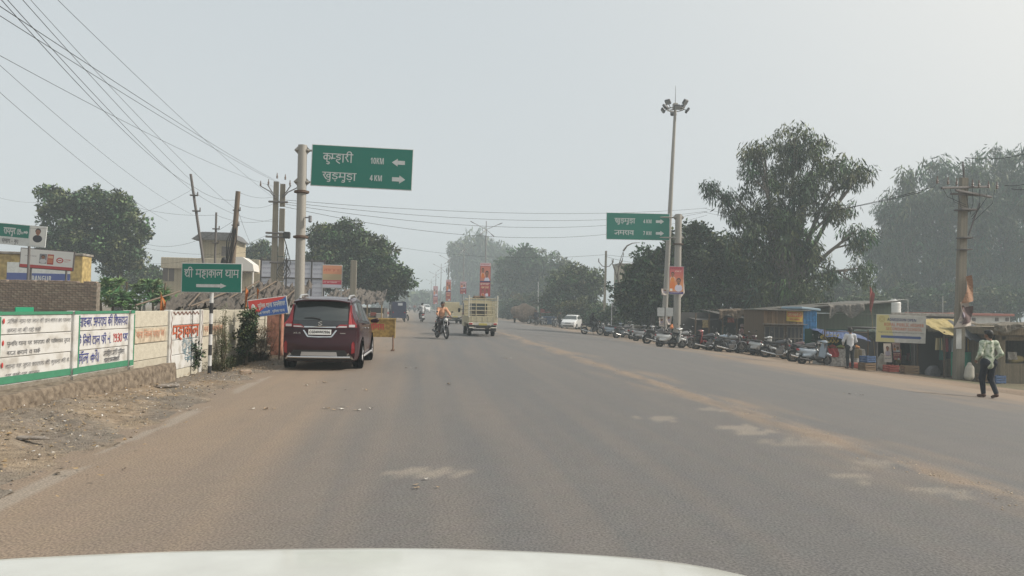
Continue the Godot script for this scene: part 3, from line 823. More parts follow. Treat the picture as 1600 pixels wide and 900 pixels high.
	part(o, "stand", cached("sc_stand", func(m): m.tube([Vector3(-.1, .22, .1), Vector3(-.18, .1, .1), Vector3(-.24, .01, .1)], .012, 6)), met)
	return o

# ---------------------------------------------------------------- cars: front towards -z, a parametric skin over side curves
class CarShape:
	var zf: Array      # front face: (y, z)
	var zr: Array      # rear face: (y, z)
	var roof: Array    # height over z
	var belt: Array    # shoulder height over z
	var wide: Array    # half width over z
	var tuck := .16    # how far the roof edge leans in
	var sill := .2
	func f(t: Array, x: float) -> float:
		if x <= t[0][0]: return t[0][1]
		for i in t.size() - 1:
			if x <= t[i + 1][0]:
				var k: float = (x - t[i][0]) / (t[i + 1][0] - t[i][0])
				k = lerpf(k, k * k * (3 - 2 * k), .5)
				return lerpf(t[i][1], t[i + 1][1], k)
		return t[-1][1]
	# s 0 front .. 1 rear, u 0 sill .. 6 roof centre line, right side
	func at(s: float, u: float) -> Vector3:
		var z0 := lerpf(f(zf, .6), f(zr, .6), s)
		var yr := f(roof, z0)
		var yb := minf(f(belt, z0), yr - .015)
		var w := f(wide, z0)
		var g := clampf((yr - yb) / .5, 0.0, 1.0)
		var pts := [Vector2(w - .07, sill), Vector2(w - .02, sill + .12), Vector2(w, lerpf(sill, yb, .62)), Vector2(w - .035, yb), Vector2(w - .04 - tuck * g, yr - .07 * g - .005), Vector2(w - .2 - tuck * g, yr - .008), Vector2(0, yr + .012)]
		var i := clampi(int(u), 0, 5)
		var t := u - i
		var p0: Vector2 = pts[maxi(i - 1, 0)]
		var p3: Vector2 = pts[mini(i + 2, 6)]
		var q: Vector2 = pts[i].cubic_interpolate(pts[i + 1], p0, p3, t) if i != 3 else pts[i].lerp(pts[i + 1], t)
		var z := lerpf(f(zf, q.y), f(zr, q.y), s)
		# keep the middle of the car unwarped
		var mid := smoothstep(.0, .3, s) * smoothstep(1.0, .7, s)
		return Vector3(q.x, q.y, lerpf(z, z0, mid))
	func nrm(s: float, u: float) -> Vector3:
		var ds := at(minf(s + .01, 1), u) - at(maxf(s - .01, 0), u)
		var du := at(s, minf(u + .05, 6)) - at(s, maxf(u - .05, 0))
		return du.cross(ds).normalized() * -1.0 if du.cross(ds).x < 0 and u < 4.5 else du.cross(ds).normalized()
	func patch(m: MB, s0: float, s1: float, u0: float, u1: float, ns: int, nu: int, off := 0.0, side := 1.0) -> void:
		m.grid(func(a, b):
			var s := lerpf(s0, s1, a if side > 0 else 1.0 - a)
			var u := lerpf(u0, u1, b)
			var p := at(s, u)
			if off != 0.0: p += nrm(s, u) * off
			# front is -z: for the right side the grid must run from rear to front
			return Vector3(p.x * side, p.y, p.z), ns, nu)
	func half(y: float, s: float) -> float:
		var u := 0.0
		while u < 5.8:
			if at(s, u).y >= y: break
			u += .08
		return maxf(at(s, u).x, .02)
	func rear(x: float, y: float) -> Vector3:
		var w := half(y, 1.0)
		return Vector3(x, y, f(zr, y) + .085 * (1.0 - pow(minf(absf(x) / w, 1.0), 2.6)) * clampf(w / .5, 0, 1))
	func front(x: float, y: float) -> Vector3:
		var w := half(y, 0.0)
		return Vector3(x, y, f(zf, y) - .13 * (1.0 - pow(minf(absf(x) / w, 1.0), 2.6)) * clampf(w / .5, 0, 1))
	func face(m: MB, is_rear: bool, off := 0.0) -> void:   # closes an end of the skin
		var s := 1.0 if is_rear else 0.0
		m.grid(func(a, b):
			var p := at(s, 6.0 * b)
			var x = p.x * (2 * a - 1) * (1.0 if is_rear else -1.0)
			var w := maxf(p.x, .01)
			var k := 1.0 - pow(absf(2 * a - 1), 2.6)
			return Vector3(x, p.y, p.z + (.085 if is_rear else -.13) * k * clampf(w / .5, 0, 1)), 16, 24)
	func panel(m: MB, rows: Array, is_rear: bool, off: float) -> void:   # a curved panel over an end face; rows of (y, half width)
		var y0: float = rows[0][0]
		var y1: float = rows[-1][0]
		m.grid(func(a, b):
			var y := lerpf(y0, y1, b)
			var x = (2.0 * a - 1.0) * f(rows, y) * (1.0 if is_rear else -1.0)
			var p := rear(x, y) if is_rear else front(x, y)
			return p + Vector3(0, 0, off if is_rear else -off), 20, 10)
	func plate(m: MB, poly: Array, is_rear: bool, thick := .012) -> void:   # an outline laid on an end face
		var pp := PackedVector2Array()
		for i in poly.size():
			var a: Vector2 = poly[i]
			var b: Vector2 = poly[(i + 1) % poly.size()]
			var nseg := maxi(1, int(a.distance_to(b) / .09))
			for k in nseg: pp.append(a.lerp(b, float(k) / nseg))
		var idx := Geometry2D.triangulate_polygon(pp)
		var o := Vector3(0, 0, thick if is_rear else -thick)
		var q := []
		for p in pp: q.append(rear(p.x, p.y) if is_rear else front(p.x, p.y))
		for i in range(0, idx.size(), 3):
			var a: Vector3 = q[idx[i]] + o
			var b: Vector3 = q[idx[i + 1]] + o
			var d: Vector3 = q[idx[i + 2]] + o
			if ((b - a).cross(d - a).z > 0) == is_rear: m.tri(a, b, d)
			else: m.tri(a, d, b)
		var ccw := not Geometry2D.is_polygon_clockwise(pp)
		for i in q.size():
			var a: Vector3 = q[i]
			var b: Vector3 = q[(i + 1) % q.size()]
			if ccw == is_rear: m.quad(a - o, b - o, b + o, a + o)
			else: m.quad(b - o, a - o, a + o, b + o)
func v2(a: Array) -> Array:
	var o := []
	for i in range(0, a.size(), 2): o.append(Vector2(a[i], a[i + 1]))
	return o
func mirrored(a: Array) -> Array:
	var o := []
	for p in a: o.append(Vector2(-p.x, p.y))
	o.reverse()
	return o
func car_wheel(o: Node3D, x: float, z: float, R: float, w: float) -> void:
	var s := signf(x)
	var t := part(o, "wheel", cached("cw_t%.2f%.2f%d" % [R, w, int(s)], func(m):
		m.lathe([Vector2(R * .66, -w * .5), Vector2(R * .96, -w * .5), Vector2(R, -w * .36), Vector2(R, w * .36), Vector2(R * .96, w * .5), Vector2(R * .66, w * .5)], Vector3.ZERO, Basis(Vector3(0, 0, -s), Vector3(s, 0, 0), Vector3(0, 1, 0)), 32)), mt("tyre", Color(.028, .027, .027), .85, {"tex": "dust", "scale": 3.0}))
	t.position = Vector3(x, R, z)
	part(t, "rim", cached("cw_r%.2f%.2f%d" % [R, w, int(s)], func(m):
		var b := Basis(Vector3(0, 0, -s), Vector3(s, 0, 0), Vector3(0, 1, 0))
		m.lathe([Vector2(R * .68, w * .5), Vector2(R * .6, w * .5), Vector2(R * .58, w * .3), Vector2(0.001, w * .3)], Vector3.ZERO, b, 28)
		for i in 5:
			var a := TAU * i / 5
			var d := Vector3(0, cos(a), sin(a))
			m.cbox(Vector3(s * w * .42, 0, 0) + d * R * .32, Vector3(.03, R * .6, .06), .01, Basis(Vector3.RIGHT, a))
		m.cyl(Vector3(s * w * .3, 0, 0), Vector3(s * w * .47, 0, 0), R * .14, -1.0, 12)), mt("alloy", Color(.35, .35, .36), .4, {"metal": .7}))
func people_carrier() -> void:
	var p0 := gnd(450, 577).lerp(gnd(558, 575), .5)
	var o := thing("people_carrier", "maroon people carrier parked on the dusty verge seen from behind", "car", Vector3(p0.x + .02, 0, p0.z - 1.65), deg_to_rad(-1.5))
	var cs := CarShape.new()
	cs.zf = [[.2, -2.1], [.45, -2.2], [.7, -2.18], [.95, -2.02], [1.1, -1.5]]
	cs.zr = [[.2, 2.06], [.34, 2.13], [.62, 2.14], [.72, 2.09], [1.02, 2.04], [1.2, 1.97], [1.5, 1.83], [1.68, 1.72]]
	cs.roof = [[-2.2, .86], [-1.9, .95], [-1.15, 1.06], [-.45, 1.5], [0, 1.63], [.9, 1.665], [1.7, 1.62], [2.1, 1.58]]
	cs.belt = [[-2.2, .8], [-1.2, .98], [0, 1.0], [1.5, 1.06], [2.2, 1.1]]
	cs.wide = [[-2.2, .7], [-1.9, .83], [-1.2, .865], [1.3, .868], [1.85, .85], [2.14, .79]]
	var paint := mt("maroon_paint", Color(.034, .006, .01), .22, {"coat": .35, "spec": .3, "tex": "dust", "scale": .8})
	var glass := mt("car_glass", Color(.03, .038, .038), .05, {"spec": .9})
	var blk := mt("black_trim", Color(.015, .015, .016), .5, {"tex": "dust", "scale": .8})
	var chr := mt("car_chrome", Color(.62, .62, .62), .16, {"metal": 1.0})
	var red := mt("lamp_red", Color(.25, .006, .01), .15, {"coat": .4})
	var clr := mt("lamp_clear", Color(.5, .48, .48), .15, {"coat": .6})
	var m := MB.new()
	for s in [1.0, -1.0]: cs.patch(m, 0, 1, 0, 6, 56, 26, 0.0, -s)
	cs.face(m, true); cs.face(m, false)
	m.box(Vector3(0, .24, 0), Vector3(1.5, .04, 3.9))
	part(o, "body", m, paint)
	# glasshouse
	for s in [-1.0, 1.0]:
		for w in [[.36, .55, "front_window"], [.57, .76, "rear_window"], [.775, .915, "quarter_window"]]:
			m = MB.new()
			cs.patch(m, w[0], w[1], 3.12, 3.9, 10, 6, .004, -s)
			part(o, "window", m, glass)
		m = MB.new()
		cs.patch(m, .34, .95, 3.92, 4.02, 24, 2, .006, -s)
		cs.patch(m, .34, .95, 3.0, 3.1, 24, 2, .005, -s)
		for q in [.555, .765]: cs.patch(m, q, q + .009, 3.1, 3.92, 1, 6, .006, -s)
		part(o, "window_trim", m, blk)
		m = MB.new()
		for q in [.35, .56, .745]: cs.patch(m, q, q + .0022, .5, 3.0, 1, 14, .0015, -s)
		part(o, "door_gap", m, mt("gap", grey(.006), .9))
		for q in [.5, .7]:
			var hp := cs.at(q, 2.72)
			m = MB.new()
			m.cbox(Vector3((hp.x + .022) * s, hp.y, hp.z), Vector3(.03, .035, .19), .012)
			part(o, "door_handle", m, chr)
		m = MB.new()
		cs.patch(m, .1, .93, .0, .55, 40, 4, .008, -s)
		part(o, "sill_cladding", m, blk)
		m = MB.new()
		m.cbox(Vector3(s * .872, .27, .05), Vector3(.05, .05, 2.1), .015)
		part(o, "sill_strip", m, mt("silver_trim", Color(.5, .5, .5), .35, {"metal": .6}))
		for z in [-1.35, 1.3]:
			m = MB.new()
			var b := Basis(Vector3(0, 0, -s), Vector3(s, 0, 0), Vector3(0, 1, 0))
			m.lathe([Vector2(.4, -.05), Vector2(.4, .012), Vector2(.345, .02), Vector2(.34, -.06), Vector2(.001, -.06)], Vector3(s * .855, .34, z), b, 32)
			part(o, "wheel_arch", m, blk)
			car_wheel(o, s * .775, z, .325, .21)
		m = MB.new()
		m.tube([cs.at(.38, 5.0) + Vector3(0, .0, 0), cs.at(.42, 5.0) + Vector3(0, .055, 0), cs.at(.65, 5.0) + Vector3(0, .06, 0), cs.at(.88, 5.0) + Vector3(0, .06, 0), cs.at(.94, 5.0) + Vector3(0, .0, 0)].map(func(p): return Vector3((p.x + .06) * s, p.y, p.z)), [.018, .02, .02, .024, .026], 8)
		part(o, "roof_rail", m, mt("silver_trim", Color(.5, .5, .5), .35, {"metal": .6}))
		m = MB.new()
		nets(m, [[Vector3(s * .9, 1.06, -.82), Vector3(s * 1.02, 1.08, -.8), .05, .065, Vector3(1, 1, .7)]], .022, .02)
		part(o, "door_mirror", m, paint)
	# tailgate
	m = MB.new()
	cs.panel(m, [[1.115, .6], [1.4, .585], [1.535, .55]], true, .01)
	part(o, "rear_screen", m, glass)
	m = MB.new()
	cs.panel(m, [[.985, .6], [1.112, .6]], true, .009)
	part(o, "tailgate_band", m, mt("gloss_black", Color(.01, .01, .012), .15, {"coat": 1.0}))
	m = MB.new()
	m.grid(func(a, b):
		var x = (2 * a - 1) * .62
		var k := pow(absf(2 * a - 1), 3)
		return Vector3(x, 1.615 - .05 * k - .045 * b, 1.74 + .29 * b - .1 * k * b + .02), 14, 4)
	m.grid(func(a, b):
		var x = -(2 * a - 1) * .62
		var k := pow(absf(2 * a - 1), 3)
		return Vector3(x, 1.55 - .05 * k + .015 * b, 1.76 + .29 * b - .1 * k * b), 14, 4)
	m.tube(range(13).map(func(i):
		var a = i / 6.0 - 1.0
		return Vector3(a * .62, 1.568 - .05 * pow(absf(a), 3), 2.045 - .1 * pow(absf(a), 3))), .02, 8)
	part(o, "spoiler", m, paint)
	for s in [1.0, -1.0]:
		var l := v2([.625, 1.47, .655, 1.46, .695, 1.2, .735, 1.12, .8, 1.03, .8, .965, .615, .965, .62, 1.2])
		m = MB.new()
		cs.plate(m, l if s > 0 else mirrored(l), true, .03)
		var lamp := part(o, "tail_lamp", m, red)
		l = v2([.33, .95, .595, .955, .595, 1.03, .43, 1.03])
		m = MB.new()
		cs.plate(m, l if s > 0 else mirrored(l), true, .02)
		part(lamp, "inner_lens", m, red)
		l = v2([.36, .962, .585, .967, .585, .995, .42, .995])
		m = MB.new()
		cs.plate(m, l if s > 0 else mirrored(l), true, .026)
		l = v2([.63, .975, .76, .975, .76, 1.03, .63, 1.03])
		cs.plate(m, l if s > 0 else mirrored(l), true, .038)
		part(lamp, "clear_lens", m, clr)
		l = v2([.7, .38, .77, .4, .775, .6, .735, .66, .705, .6])
		m = MB.new()
		cs.plate(m, l if s > 0 else mirrored(l), true, .012)
		part(o, "reflector", m, red)
		l = v2([.34, .9, .375, .9, .29, .775, .26, .745, 0, .738, 0, .765, .25, .772])
		m = MB.new()
		cs.plate(m, l if s > 0 else mirrored(l), true, .016)
		part(o, "chrome_surround", m, chr)
		l = v2([.6, .36, .71, .25, .76, .25, .64, .4])
		m = MB.new()
		cs.plate(m, l if s > 0 else mirrored(l), true, .022)
		part(o, "bumper_wing", m, chr)
	m = MB.new()
	cs.plate(m, v2([-.36, .955, .36, .955, .34, .985, -.34, .985]), true, .026)
	part(o, "chrome_bar", m, chr)
	m = MB.new()
	cs.panel(m, [[.8, .25], [.915, .25]], true, .014)
	var np := part(o, "number_plate", m, mt("plate", Color(.7, .7, .68), .5))
	var pz := cs.rear(0, .86).z + .016
	print_line(np, "CG04NM2936", Transform3D(Basis(Vector3.RIGHT, -.06), Vector3(-.225, .826, pz)), .45, .064, mt("ink", grey(.02), .6))
	m = MB.new()
	stroke(m, smooth_pts([6, 8.5, 2, 10, -3, 7.4, -6, 5.4, 0, 3.4, 4, .4, 6, -.6, 0, -4.5, -5.6, -1.8], .0062, Vector2(0, 1.03)), .018, Transform3D(Basis.IDENTITY, Vector3(0, 0, cs.rear(0, 1.03).z + .02)), .004)
	part(o, "emblem", m, chr)
	print_line(o, "XL6", Transform3D(Basis.IDENTITY, Vector3(-.58, .815, cs.rear(.5, .83).z + .014)), .16, .035, chr, true, "badge")
	m = MB.new()
	m.box(Vector3(.5, .835, cs.rear(.5, .835).z + .006), Vector3(.12, .016, .006))
	part(o, "badge_bar", m, chr)
	m = MB.new()
	cs.panel(m, [[.21, .74], [.3, .75], [.36, .64], [.46, .56]], true, .012)
	part(o, "lower_bumper", m, blk)
	m = MB.new()
	cs.panel(m, [[.33, .4], [.42, .38]], true, .024)
	part(o, "skid_plate", m, mt("silver_trim", Color(.5, .5, .5), .35, {"metal": .6}))
	m = MB.new()
	m.tube(range(13).map(func(i):
		var x = (i / 6.0 - 1.0) * .68
		return cs.rear(x, .3) + Vector3(0, 0, .05)), .026, 8)
	part(o, "bumper_tube", m, chr)
	m = MB.new()
	m.tube([cs.rear(.0, 1.14) + Vector3(0, 0, .02), cs.rear(-.18, 1.175) + Vector3(0, 0, .025), cs.rear(-.36, 1.165) + Vector3(0, 0, .02)], [.02, .014, .008], 6)
	part(o, "wiper", m, blk)
	m = MB.new()
	m.cyl(Vector3(-.45, .26, 1.6), Vector3(-.45, .25, 2.0), .04); m.cbox(Vector3(0, .22, 1.3), Vector3(1.3, .08, .1), .02); m.cbox(Vector3(.25, .24, 1.7), Vector3(.5, .16, .4), .04)
	part(o, "underbody", m, blk)
	m = MB.new()
	cs.patch(m, .22, .335, 4.3, 6.0, 8, 6, .004, 1.0); cs.patch(m, .22, .335, 4.3, 6.0, 8, 6, .004, -1.0)
	part(o, "windscreen", m, glass)
func hatchback(label: String, p: Vector3, turn: float, paint: Material, high := 1.0) -> void:
	var o := thing("hatchback_car", label, "car", p, turn)
	o.scale = Vector3(1, high, 1)
	var cs := CarShape.new()
	cs.zf = [[.2, -1.82], [.45, -1.9], [.66, -1.88], [.8, -1.78], [1.0, -1.3]]
	cs.zr = [[.2, 1.8], [.5, 1.88], [.9, 1.84], [1.2, 1.7], [1.5, 1.45]]
	cs.roof = [[-1.9, .76], [-1.6, .86], [-.95, .98], [-.2, 1.4], [.3, 1.49], [1.0, 1.48], [1.7, 1.4]]
	cs.belt = [[-1.9, .72], [-1.0, .9], [0, .93], [1.8, 1.0]]
	cs.wide = [[-1.9, .66], [-1.6, .78], [-1, .82], [1.2, .82], [1.88, .74]]
	var glass := mt("car_glass", Color(.03, .038, .038), .05, {"spec": .9})
	var blk := mt("black_trim", Color(.015, .015, .016), .5, {"tex": "dust", "scale": .8})
	var m := MB.new()
	for s in [1.0, -1.0]: cs.patch(m, 0, 1, 0, 6, 44, 20, 0.0, -s)
	cs.face(m, true); cs.face(m, false)
	part(o, "body", m, paint)
	m = MB.new()
	for s in [1.0, -1.0]:
		m.grid(func(a, b):
			var q := cs.at(lerpf(.27, .43, b), lerpf(4.35, 6.0, a if s > 0 else 1.0 - a))
			return Vector3(q.x * s * -1.0 * -1.0, q.y + .006, q.z - .006), 6, 8)
	part(o, "windscreen", m, glass)
	for s in [-1.0, 1.0]:
		for w in [[.38, .58], [.6, .84]]:
			m = MB.new()
			cs.patch(m, w[0], w[1], 3.12, 3.9, 8, 5, .004, -s)
			part(o, "window", m, glass)
		for z in [-1.2, 1.18]:
			car_wheel(o, s * .75, z, .29, .18)
		m = MB.new()
		var l := v2([.36, .62, .7, .66, .7, .76, .56, .76, .38, .68])
		cs.plate(m, l if s > 0 else mirrored(l), false, .012)
		part(o, "headlight", m, mt("lamp_clear", Color(.5, .48, .48), .15, {"coat": .6}))
		m = MB.new()
		l = v2([.5, 1.05, .66, 1.0, .7, .82, .52, .82])
		cs.plate(m, l if s > 0 else mirrored(l), true, .015)
		part(o, "tail_lamp", m, mt("lamp_red", Color(.25, .006, .01), .15, {"coat": .4}))
		m = MB.new()
		m.ell(Vector3(s * .9, .98, -.6), Vector3(.1, .07, .05))
		part(o, "door_mirror", m, paint)
	m = MB.new()
	cs.panel(m, [[.6, .3], [.68, .32]], false, .01)
	part(o, "grille", m, blk)
	m = MB.new()
	cs.panel(m, [[.28, .6], [.42, .5]], false, .008)
	part(o, "lower_grille", m, blk)
	m = MB.new()
	cs.panel(m, [[.44, .25], [.54, .25]], false, .015)
	part(o, "number_plate", m, mt("plate", Color(.7, .7, .68), .5))
	m = MB.new()
	cs.panel(m, [[1.02, .55], [1.36, .5]], true, .008)
	part(o, "rear_screen", m, glass)
# ---------------------------------------------------------------- mini trucks and the rickshaw, front towards -z
func mini_truck(label: String, p: Vector3, turn: float, caged: bool) -> void:
	var o := thing("mini_truck", label, "truck", p, turn)
	var cream := mt("truck_cream", Color(.5, .45, .31), .5, {"tex": "faint", "scale": .7})
	var pale := mt("truck_pale", Color(.56, .54, .46), .5, {"tex": "faint", "scale": .9})
	var blk := mt("black_trim", Color(.015, .015, .016), .5, {"tex": "dust", "scale": .8})
	var m := MB.new()   # cab
	m.prism(PackedVector2Array([Vector2(-.05, .45), Vector2(1.2, .45), Vector2(1.3, .95), Vector2(1.02, 1.35), Vector2(.8, 1.82), Vector2(-.02, 1.84)]), Transform3D(Basis(Vector3(0, 0, -1), Vector3.UP, Vector3.RIGHT), Vector3(-.72, 0, -.62)), 1.44)
	var cab := part(o, "cab", m, cream)
	m = MB.new()
	m.cbox(Vector3(0, 1.45, -.585), Vector3(1.0, .42, .03), .01)
	part(cab, "rear_window", m, mt("car_glass", Color(.03, .038, .038), .05, {"spec": .9}))
	for s in [-1.0, 1.0]:
		m = MB.new()
		m.prism(PackedVector2Array([Vector2(.12, 1.05), Vector2(.98, 1.05), Vector2(.72, 1.68), Vector2(.12, 1.7)]), Transform3D(Basis(Vector3(0, 0, -1), Vector3.UP, Vector3.RIGHT), Vector3(s * .727 - .006, 0, -.62)), .012)
		part(cab, "side_window", m, mt("car_glass", Color(.03, .038, .038), .05, {"spec": .9}))
		m = MB.new()
		m.tube([Vector3(s * .72, 1.3, -1.5), Vector3(s * .9, 1.35, -1.5)], .012, 6)
		m.cbox(Vector3(s * .92, 1.28, -1.5), Vector3(.12, .22, .05), .02)
		part(o, "door_mirror", m, blk)
	m = MB.new()
	m.cbox(Vector3(0, .5, .5), Vector3(.7, .12, 3.2), .02)
	m.cyl(Vector3(-.6, .3, .95), Vector3(.6, .3, .95), .05)
	m.cbox(Vector3(-.5, .45, -.1), Vector3(.3, .25, .5), .03)
	part(o, "chassis", m, blk)
	for s in [-1.0, 1.0]:
		for z in [-1.2, .95]: car_wheel(o, s * .6, z, .27, .16)
		m = MB.new()
		m.cbox(Vector3(s * .6, .42, 1.38), Vector3(.24, .36, .012), .003)
		part(o, "mud_flap", m, blk)
	m = MB.new()   # load bed
	m.cbox(Vector3(0, .68, .55), Vector3(1.5, .07, 2.2), .015)
	for i in 5: m.cbox(Vector3(0, .62, -.35 + i * .45), Vector3(1.4, .06, .06), .01)
	part(o, "load_floor", m, cream)
	for s in [-1.0, 1.0]:
		m = MB.new()
		m.cbox(Vector3(s * .735, .87, .55), Vector3(.035, .31, 2.2), .01)
		for i in 5: m.cbox(Vector3(s * .757, .87, -.35 + i * .45), Vector3(.02, .31, .05), .005)
		part(o, "side_board", m, cream)
	m = MB.new()
	m.cbox(Vector3(0, .87, 1.65), Vector3(1.44, .31, .035), .01)
	for i in 5: m.cbox(Vector3(-.56 + i * .28, .87, 1.672), Vector3(.045, .27, .016), .004)
	part(o, "tailgate", m, cream)
	m = MB.new()
	for s in [-1.0, 1.0]:
		m.cbox(Vector3(s * .62, .63, 1.69), Vector3(.22, .12, .05), .012)
	m.cbox(Vector3(0, .63, 1.66), Vector3(1.44, .14, .03), .01)
	part(o, "lamp_panel", m, pale)
	for s in [-1.0, 1.0]:
		m = MB.new()
		m.cbox(Vector3(s * .62, .63, 1.718), Vector3(.17, .08, .02), .008)
		part(o, "tail_lamp", m, mt("tail_red", Color(.35, .02, .02), .25))
	m = MB.new()
	m.cbox(Vector3(0, .6, 1.705), Vector3(.42, .12, .01), .003)
	part(o, "number_plate", m, mt("truck_plate", Color(.5, .42, .12), .5))
	m = MB.new()
	m.cyl(Vector3(-.7, .44, 1.72), Vector3(.7, .44, 1.72), .03)
	for s in [-.35, .35]: m.cbox(Vector3(s, .46, 1.55), Vector3(.05, .06, .3), .01)
	part(o, "bumper_bar", m, pale)
	if caged:
		for s in [-1.0, 1.0]:
			m = MB.new()
			for i in 5: m.cbox(Vector3(s * .735, 1.42, -.5 + i * .53), Vector3(.045, .8, .045), .008)
			for y in [1.14, 1.34, 1.55, 1.8]: m.cyl(Vector3(s * .735, y, -.5), Vector3(s * .735, y, 1.63), .018)
			part(o, "side_cage", m, cream)
			m = MB.new()
			m.cbox(Vector3(s * .725, 1.5, 1.66), Vector3(.07, 1.12, .06), .012)
			m.cbox(Vector3(s * .62, 1.5, 1.66), Vector3(.03, .96, .03), .008)
			part(o, "corner_post", m, pale)
		m = MB.new()
		for y in [1.1, 1.3, 1.5, 1.68, 1.9]: m.cyl(Vector3(-.7, y, 1.66), Vector3(.7, y, 1.66), .017)
		for x in [-.36, 0.1]: m.cyl(Vector3(x, 1.03, 1.67), Vector3(x, 1.92, 1.67), .017)
		part(o, "rear_cage", m, cream)
		m = MB.new()
		m.cyl(Vector3(-.72, 1.9, -.5), Vector3(.72, 1.9, -.5), .018); m.cyl(Vector3(-.72, 1.9, .55), Vector3(.72, 1.9, .55), .018)
		part(o, "top_rails", m, cream)
		m = MB.new()
		m.cbox(Vector3(.0, 1.1, -.4), Vector3(.9, .5, .3), .05)
		part(o, "load_crate", m, mt("dark_load", Color(.05, .045, .04), .8))
		m = MB.new()
		nets(m, [[Vector3(-.3, 1.97, .3), Vector3(.25, 1.98, .2), .09, .07], [Vector3(-.1, 2.0, .0), Vector3(.15, 2.02, .4), .07, .06]], .03, .06)
		part(o, "rolled_sheet", m, mt("brown_cloth", Color(.13, .09, .06), .9))
	else:
		for s in [-1.0, 1.0]:
			m = MB.new()
			for i in 5: m.cbox(Vector3(s * .735, 1.3, -.5 + i * .53), Vector3(.045, .6, .045), .008)
			for y in [1.15, 1.35, 1.58]: m.cyl(Vector3(s * .735, y, -.5), Vector3(s * .735, y, 1.63), .018)
			part(o, "side_cage", m, cream)
		m = MB.new()
		m.cbox(Vector3(0, 1.42, -.52), Vector3(1.4, .82, .03), .01)
		for i in 9: m.cbox(Vector3(0, 1.1 + i * .08, -.498), Vector3(1.4, .02, .02), .004)
		part(o, "headboard", m, cream)
func auto_rickshaw(p: Vector3, turn: float) -> void:
	var o := thing("auto_rickshaw", "dark blue three wheeled rickshaw with a soft hood on the dusty verge", "rickshaw", p, turn)
	var blue := mt("rick_blue", Color(.014, .02, .06), .5, {"tex": "dust", "scale": .8})
	var blk := mt("black_trim", Color(.015, .015, .016), .5, {"tex": "dust", "scale": .8})
	var m := MB.new()
	m.prism(PackedVector2Array([Vector2(-1.2, .35), Vector2(.6, .35), Vector2(.95, .5), Vector2(1.15, .95), Vector2(1.0, 1.05), Vector2(.5, .95), Vector2(.3, .55), Vector2(-.2, .55), Vector2(-.3, 1.0), Vector2(-1.2, 1.05)]), Transform3D(Basis(Vector3(0, 0, -1), Vector3.UP, Vector3.RIGHT), Vector3(-.62, 0, 0)), 1.24)
	part(o, "body", m, blue)
	m = MB.new()
	m.grid(func(a, b):
		var t: float = PI * a
		return Vector3(cos(t) * .64, 1.55 + .3 * pow(sin(t), .5), lerpf(-.85, 1.2, b)), 14, 8)
	for s in [-1.0, 1.0]: m.box(Vector3(s * .63, 1.3, .85), Vector3(.02, .6, .7))
	part(o, "hood", m, blue)
	m = MB.new()
	m.cbox(Vector3(0, 1.38, 1.2), Vector3(1.22, .75, .03), .01)
	var bk := part(o, "rear_curtain", m, blue)
	m = MB.new()
	m.cbox(Vector3(.1, 1.55, 1.22), Vector3(.4, .2, .012), .004)
	part(bk, "rear_pane", m, mt("plastic_pane", Color(.45, .47, .5), .2))
	for s in [-1.0, 1.0]:
		m = MB.new()
		m.cyl(Vector3(s * .6, .95, -.95), Vector3(s * .6, 1.6, -.75), .02)
		part(o, "post", m, blk)
		m = MB.new()
		m.cyl(Vector3(s * .6, .9, .25), Vector3(s * .6, 1.6, .25), .02)
		part(o, "post", m, blk)
	m = MB.new()
	m.cbox(Vector3(0, .7, -.3), Vector3(.5, .14, .4), .05)
	part(o, "driver_seat", m, mt("seat", Color(.022, .021, .02), .7))
	m = MB.new()
	m.cbox(Vector3(0, .72, .55), Vector3(1.1, .16, .5), .05); m.cbox(Vector3(0, .95, .82), Vector3(1.1, .45, .12), .05)
	part(o, "rear_seat", m, mt("seat", Color(.022, .021, .02), .7))
	m = MB.new()
	m.grid(func(a, b): return Vector3(lerpf(-.58, .58, a), lerpf(1.0, 1.6, b), lerpf(-1.02, -.82, b)), 2, 2)
	part(o, "windscreen", m, mt("pane", Color(.6, .65, .65), .05, {"alpha": .25}))
	wheel(o, "front_wheel", Vector3(0, .24, -1.15), .24, .11, false)
	for s in [-1.0, 1.0]:
		wheel(o, "rear_wheel", Vector3(s * .55, .24, .8), .24, .12, false)
		m = MB.new()
		m.cbox(Vector3(s * .5, .85, 1.22), Vector3(.12, .08, .03), .01)
		part(o, "tail_lamp", m, mt("tail_red", Color(.35, .02, .02), .25))
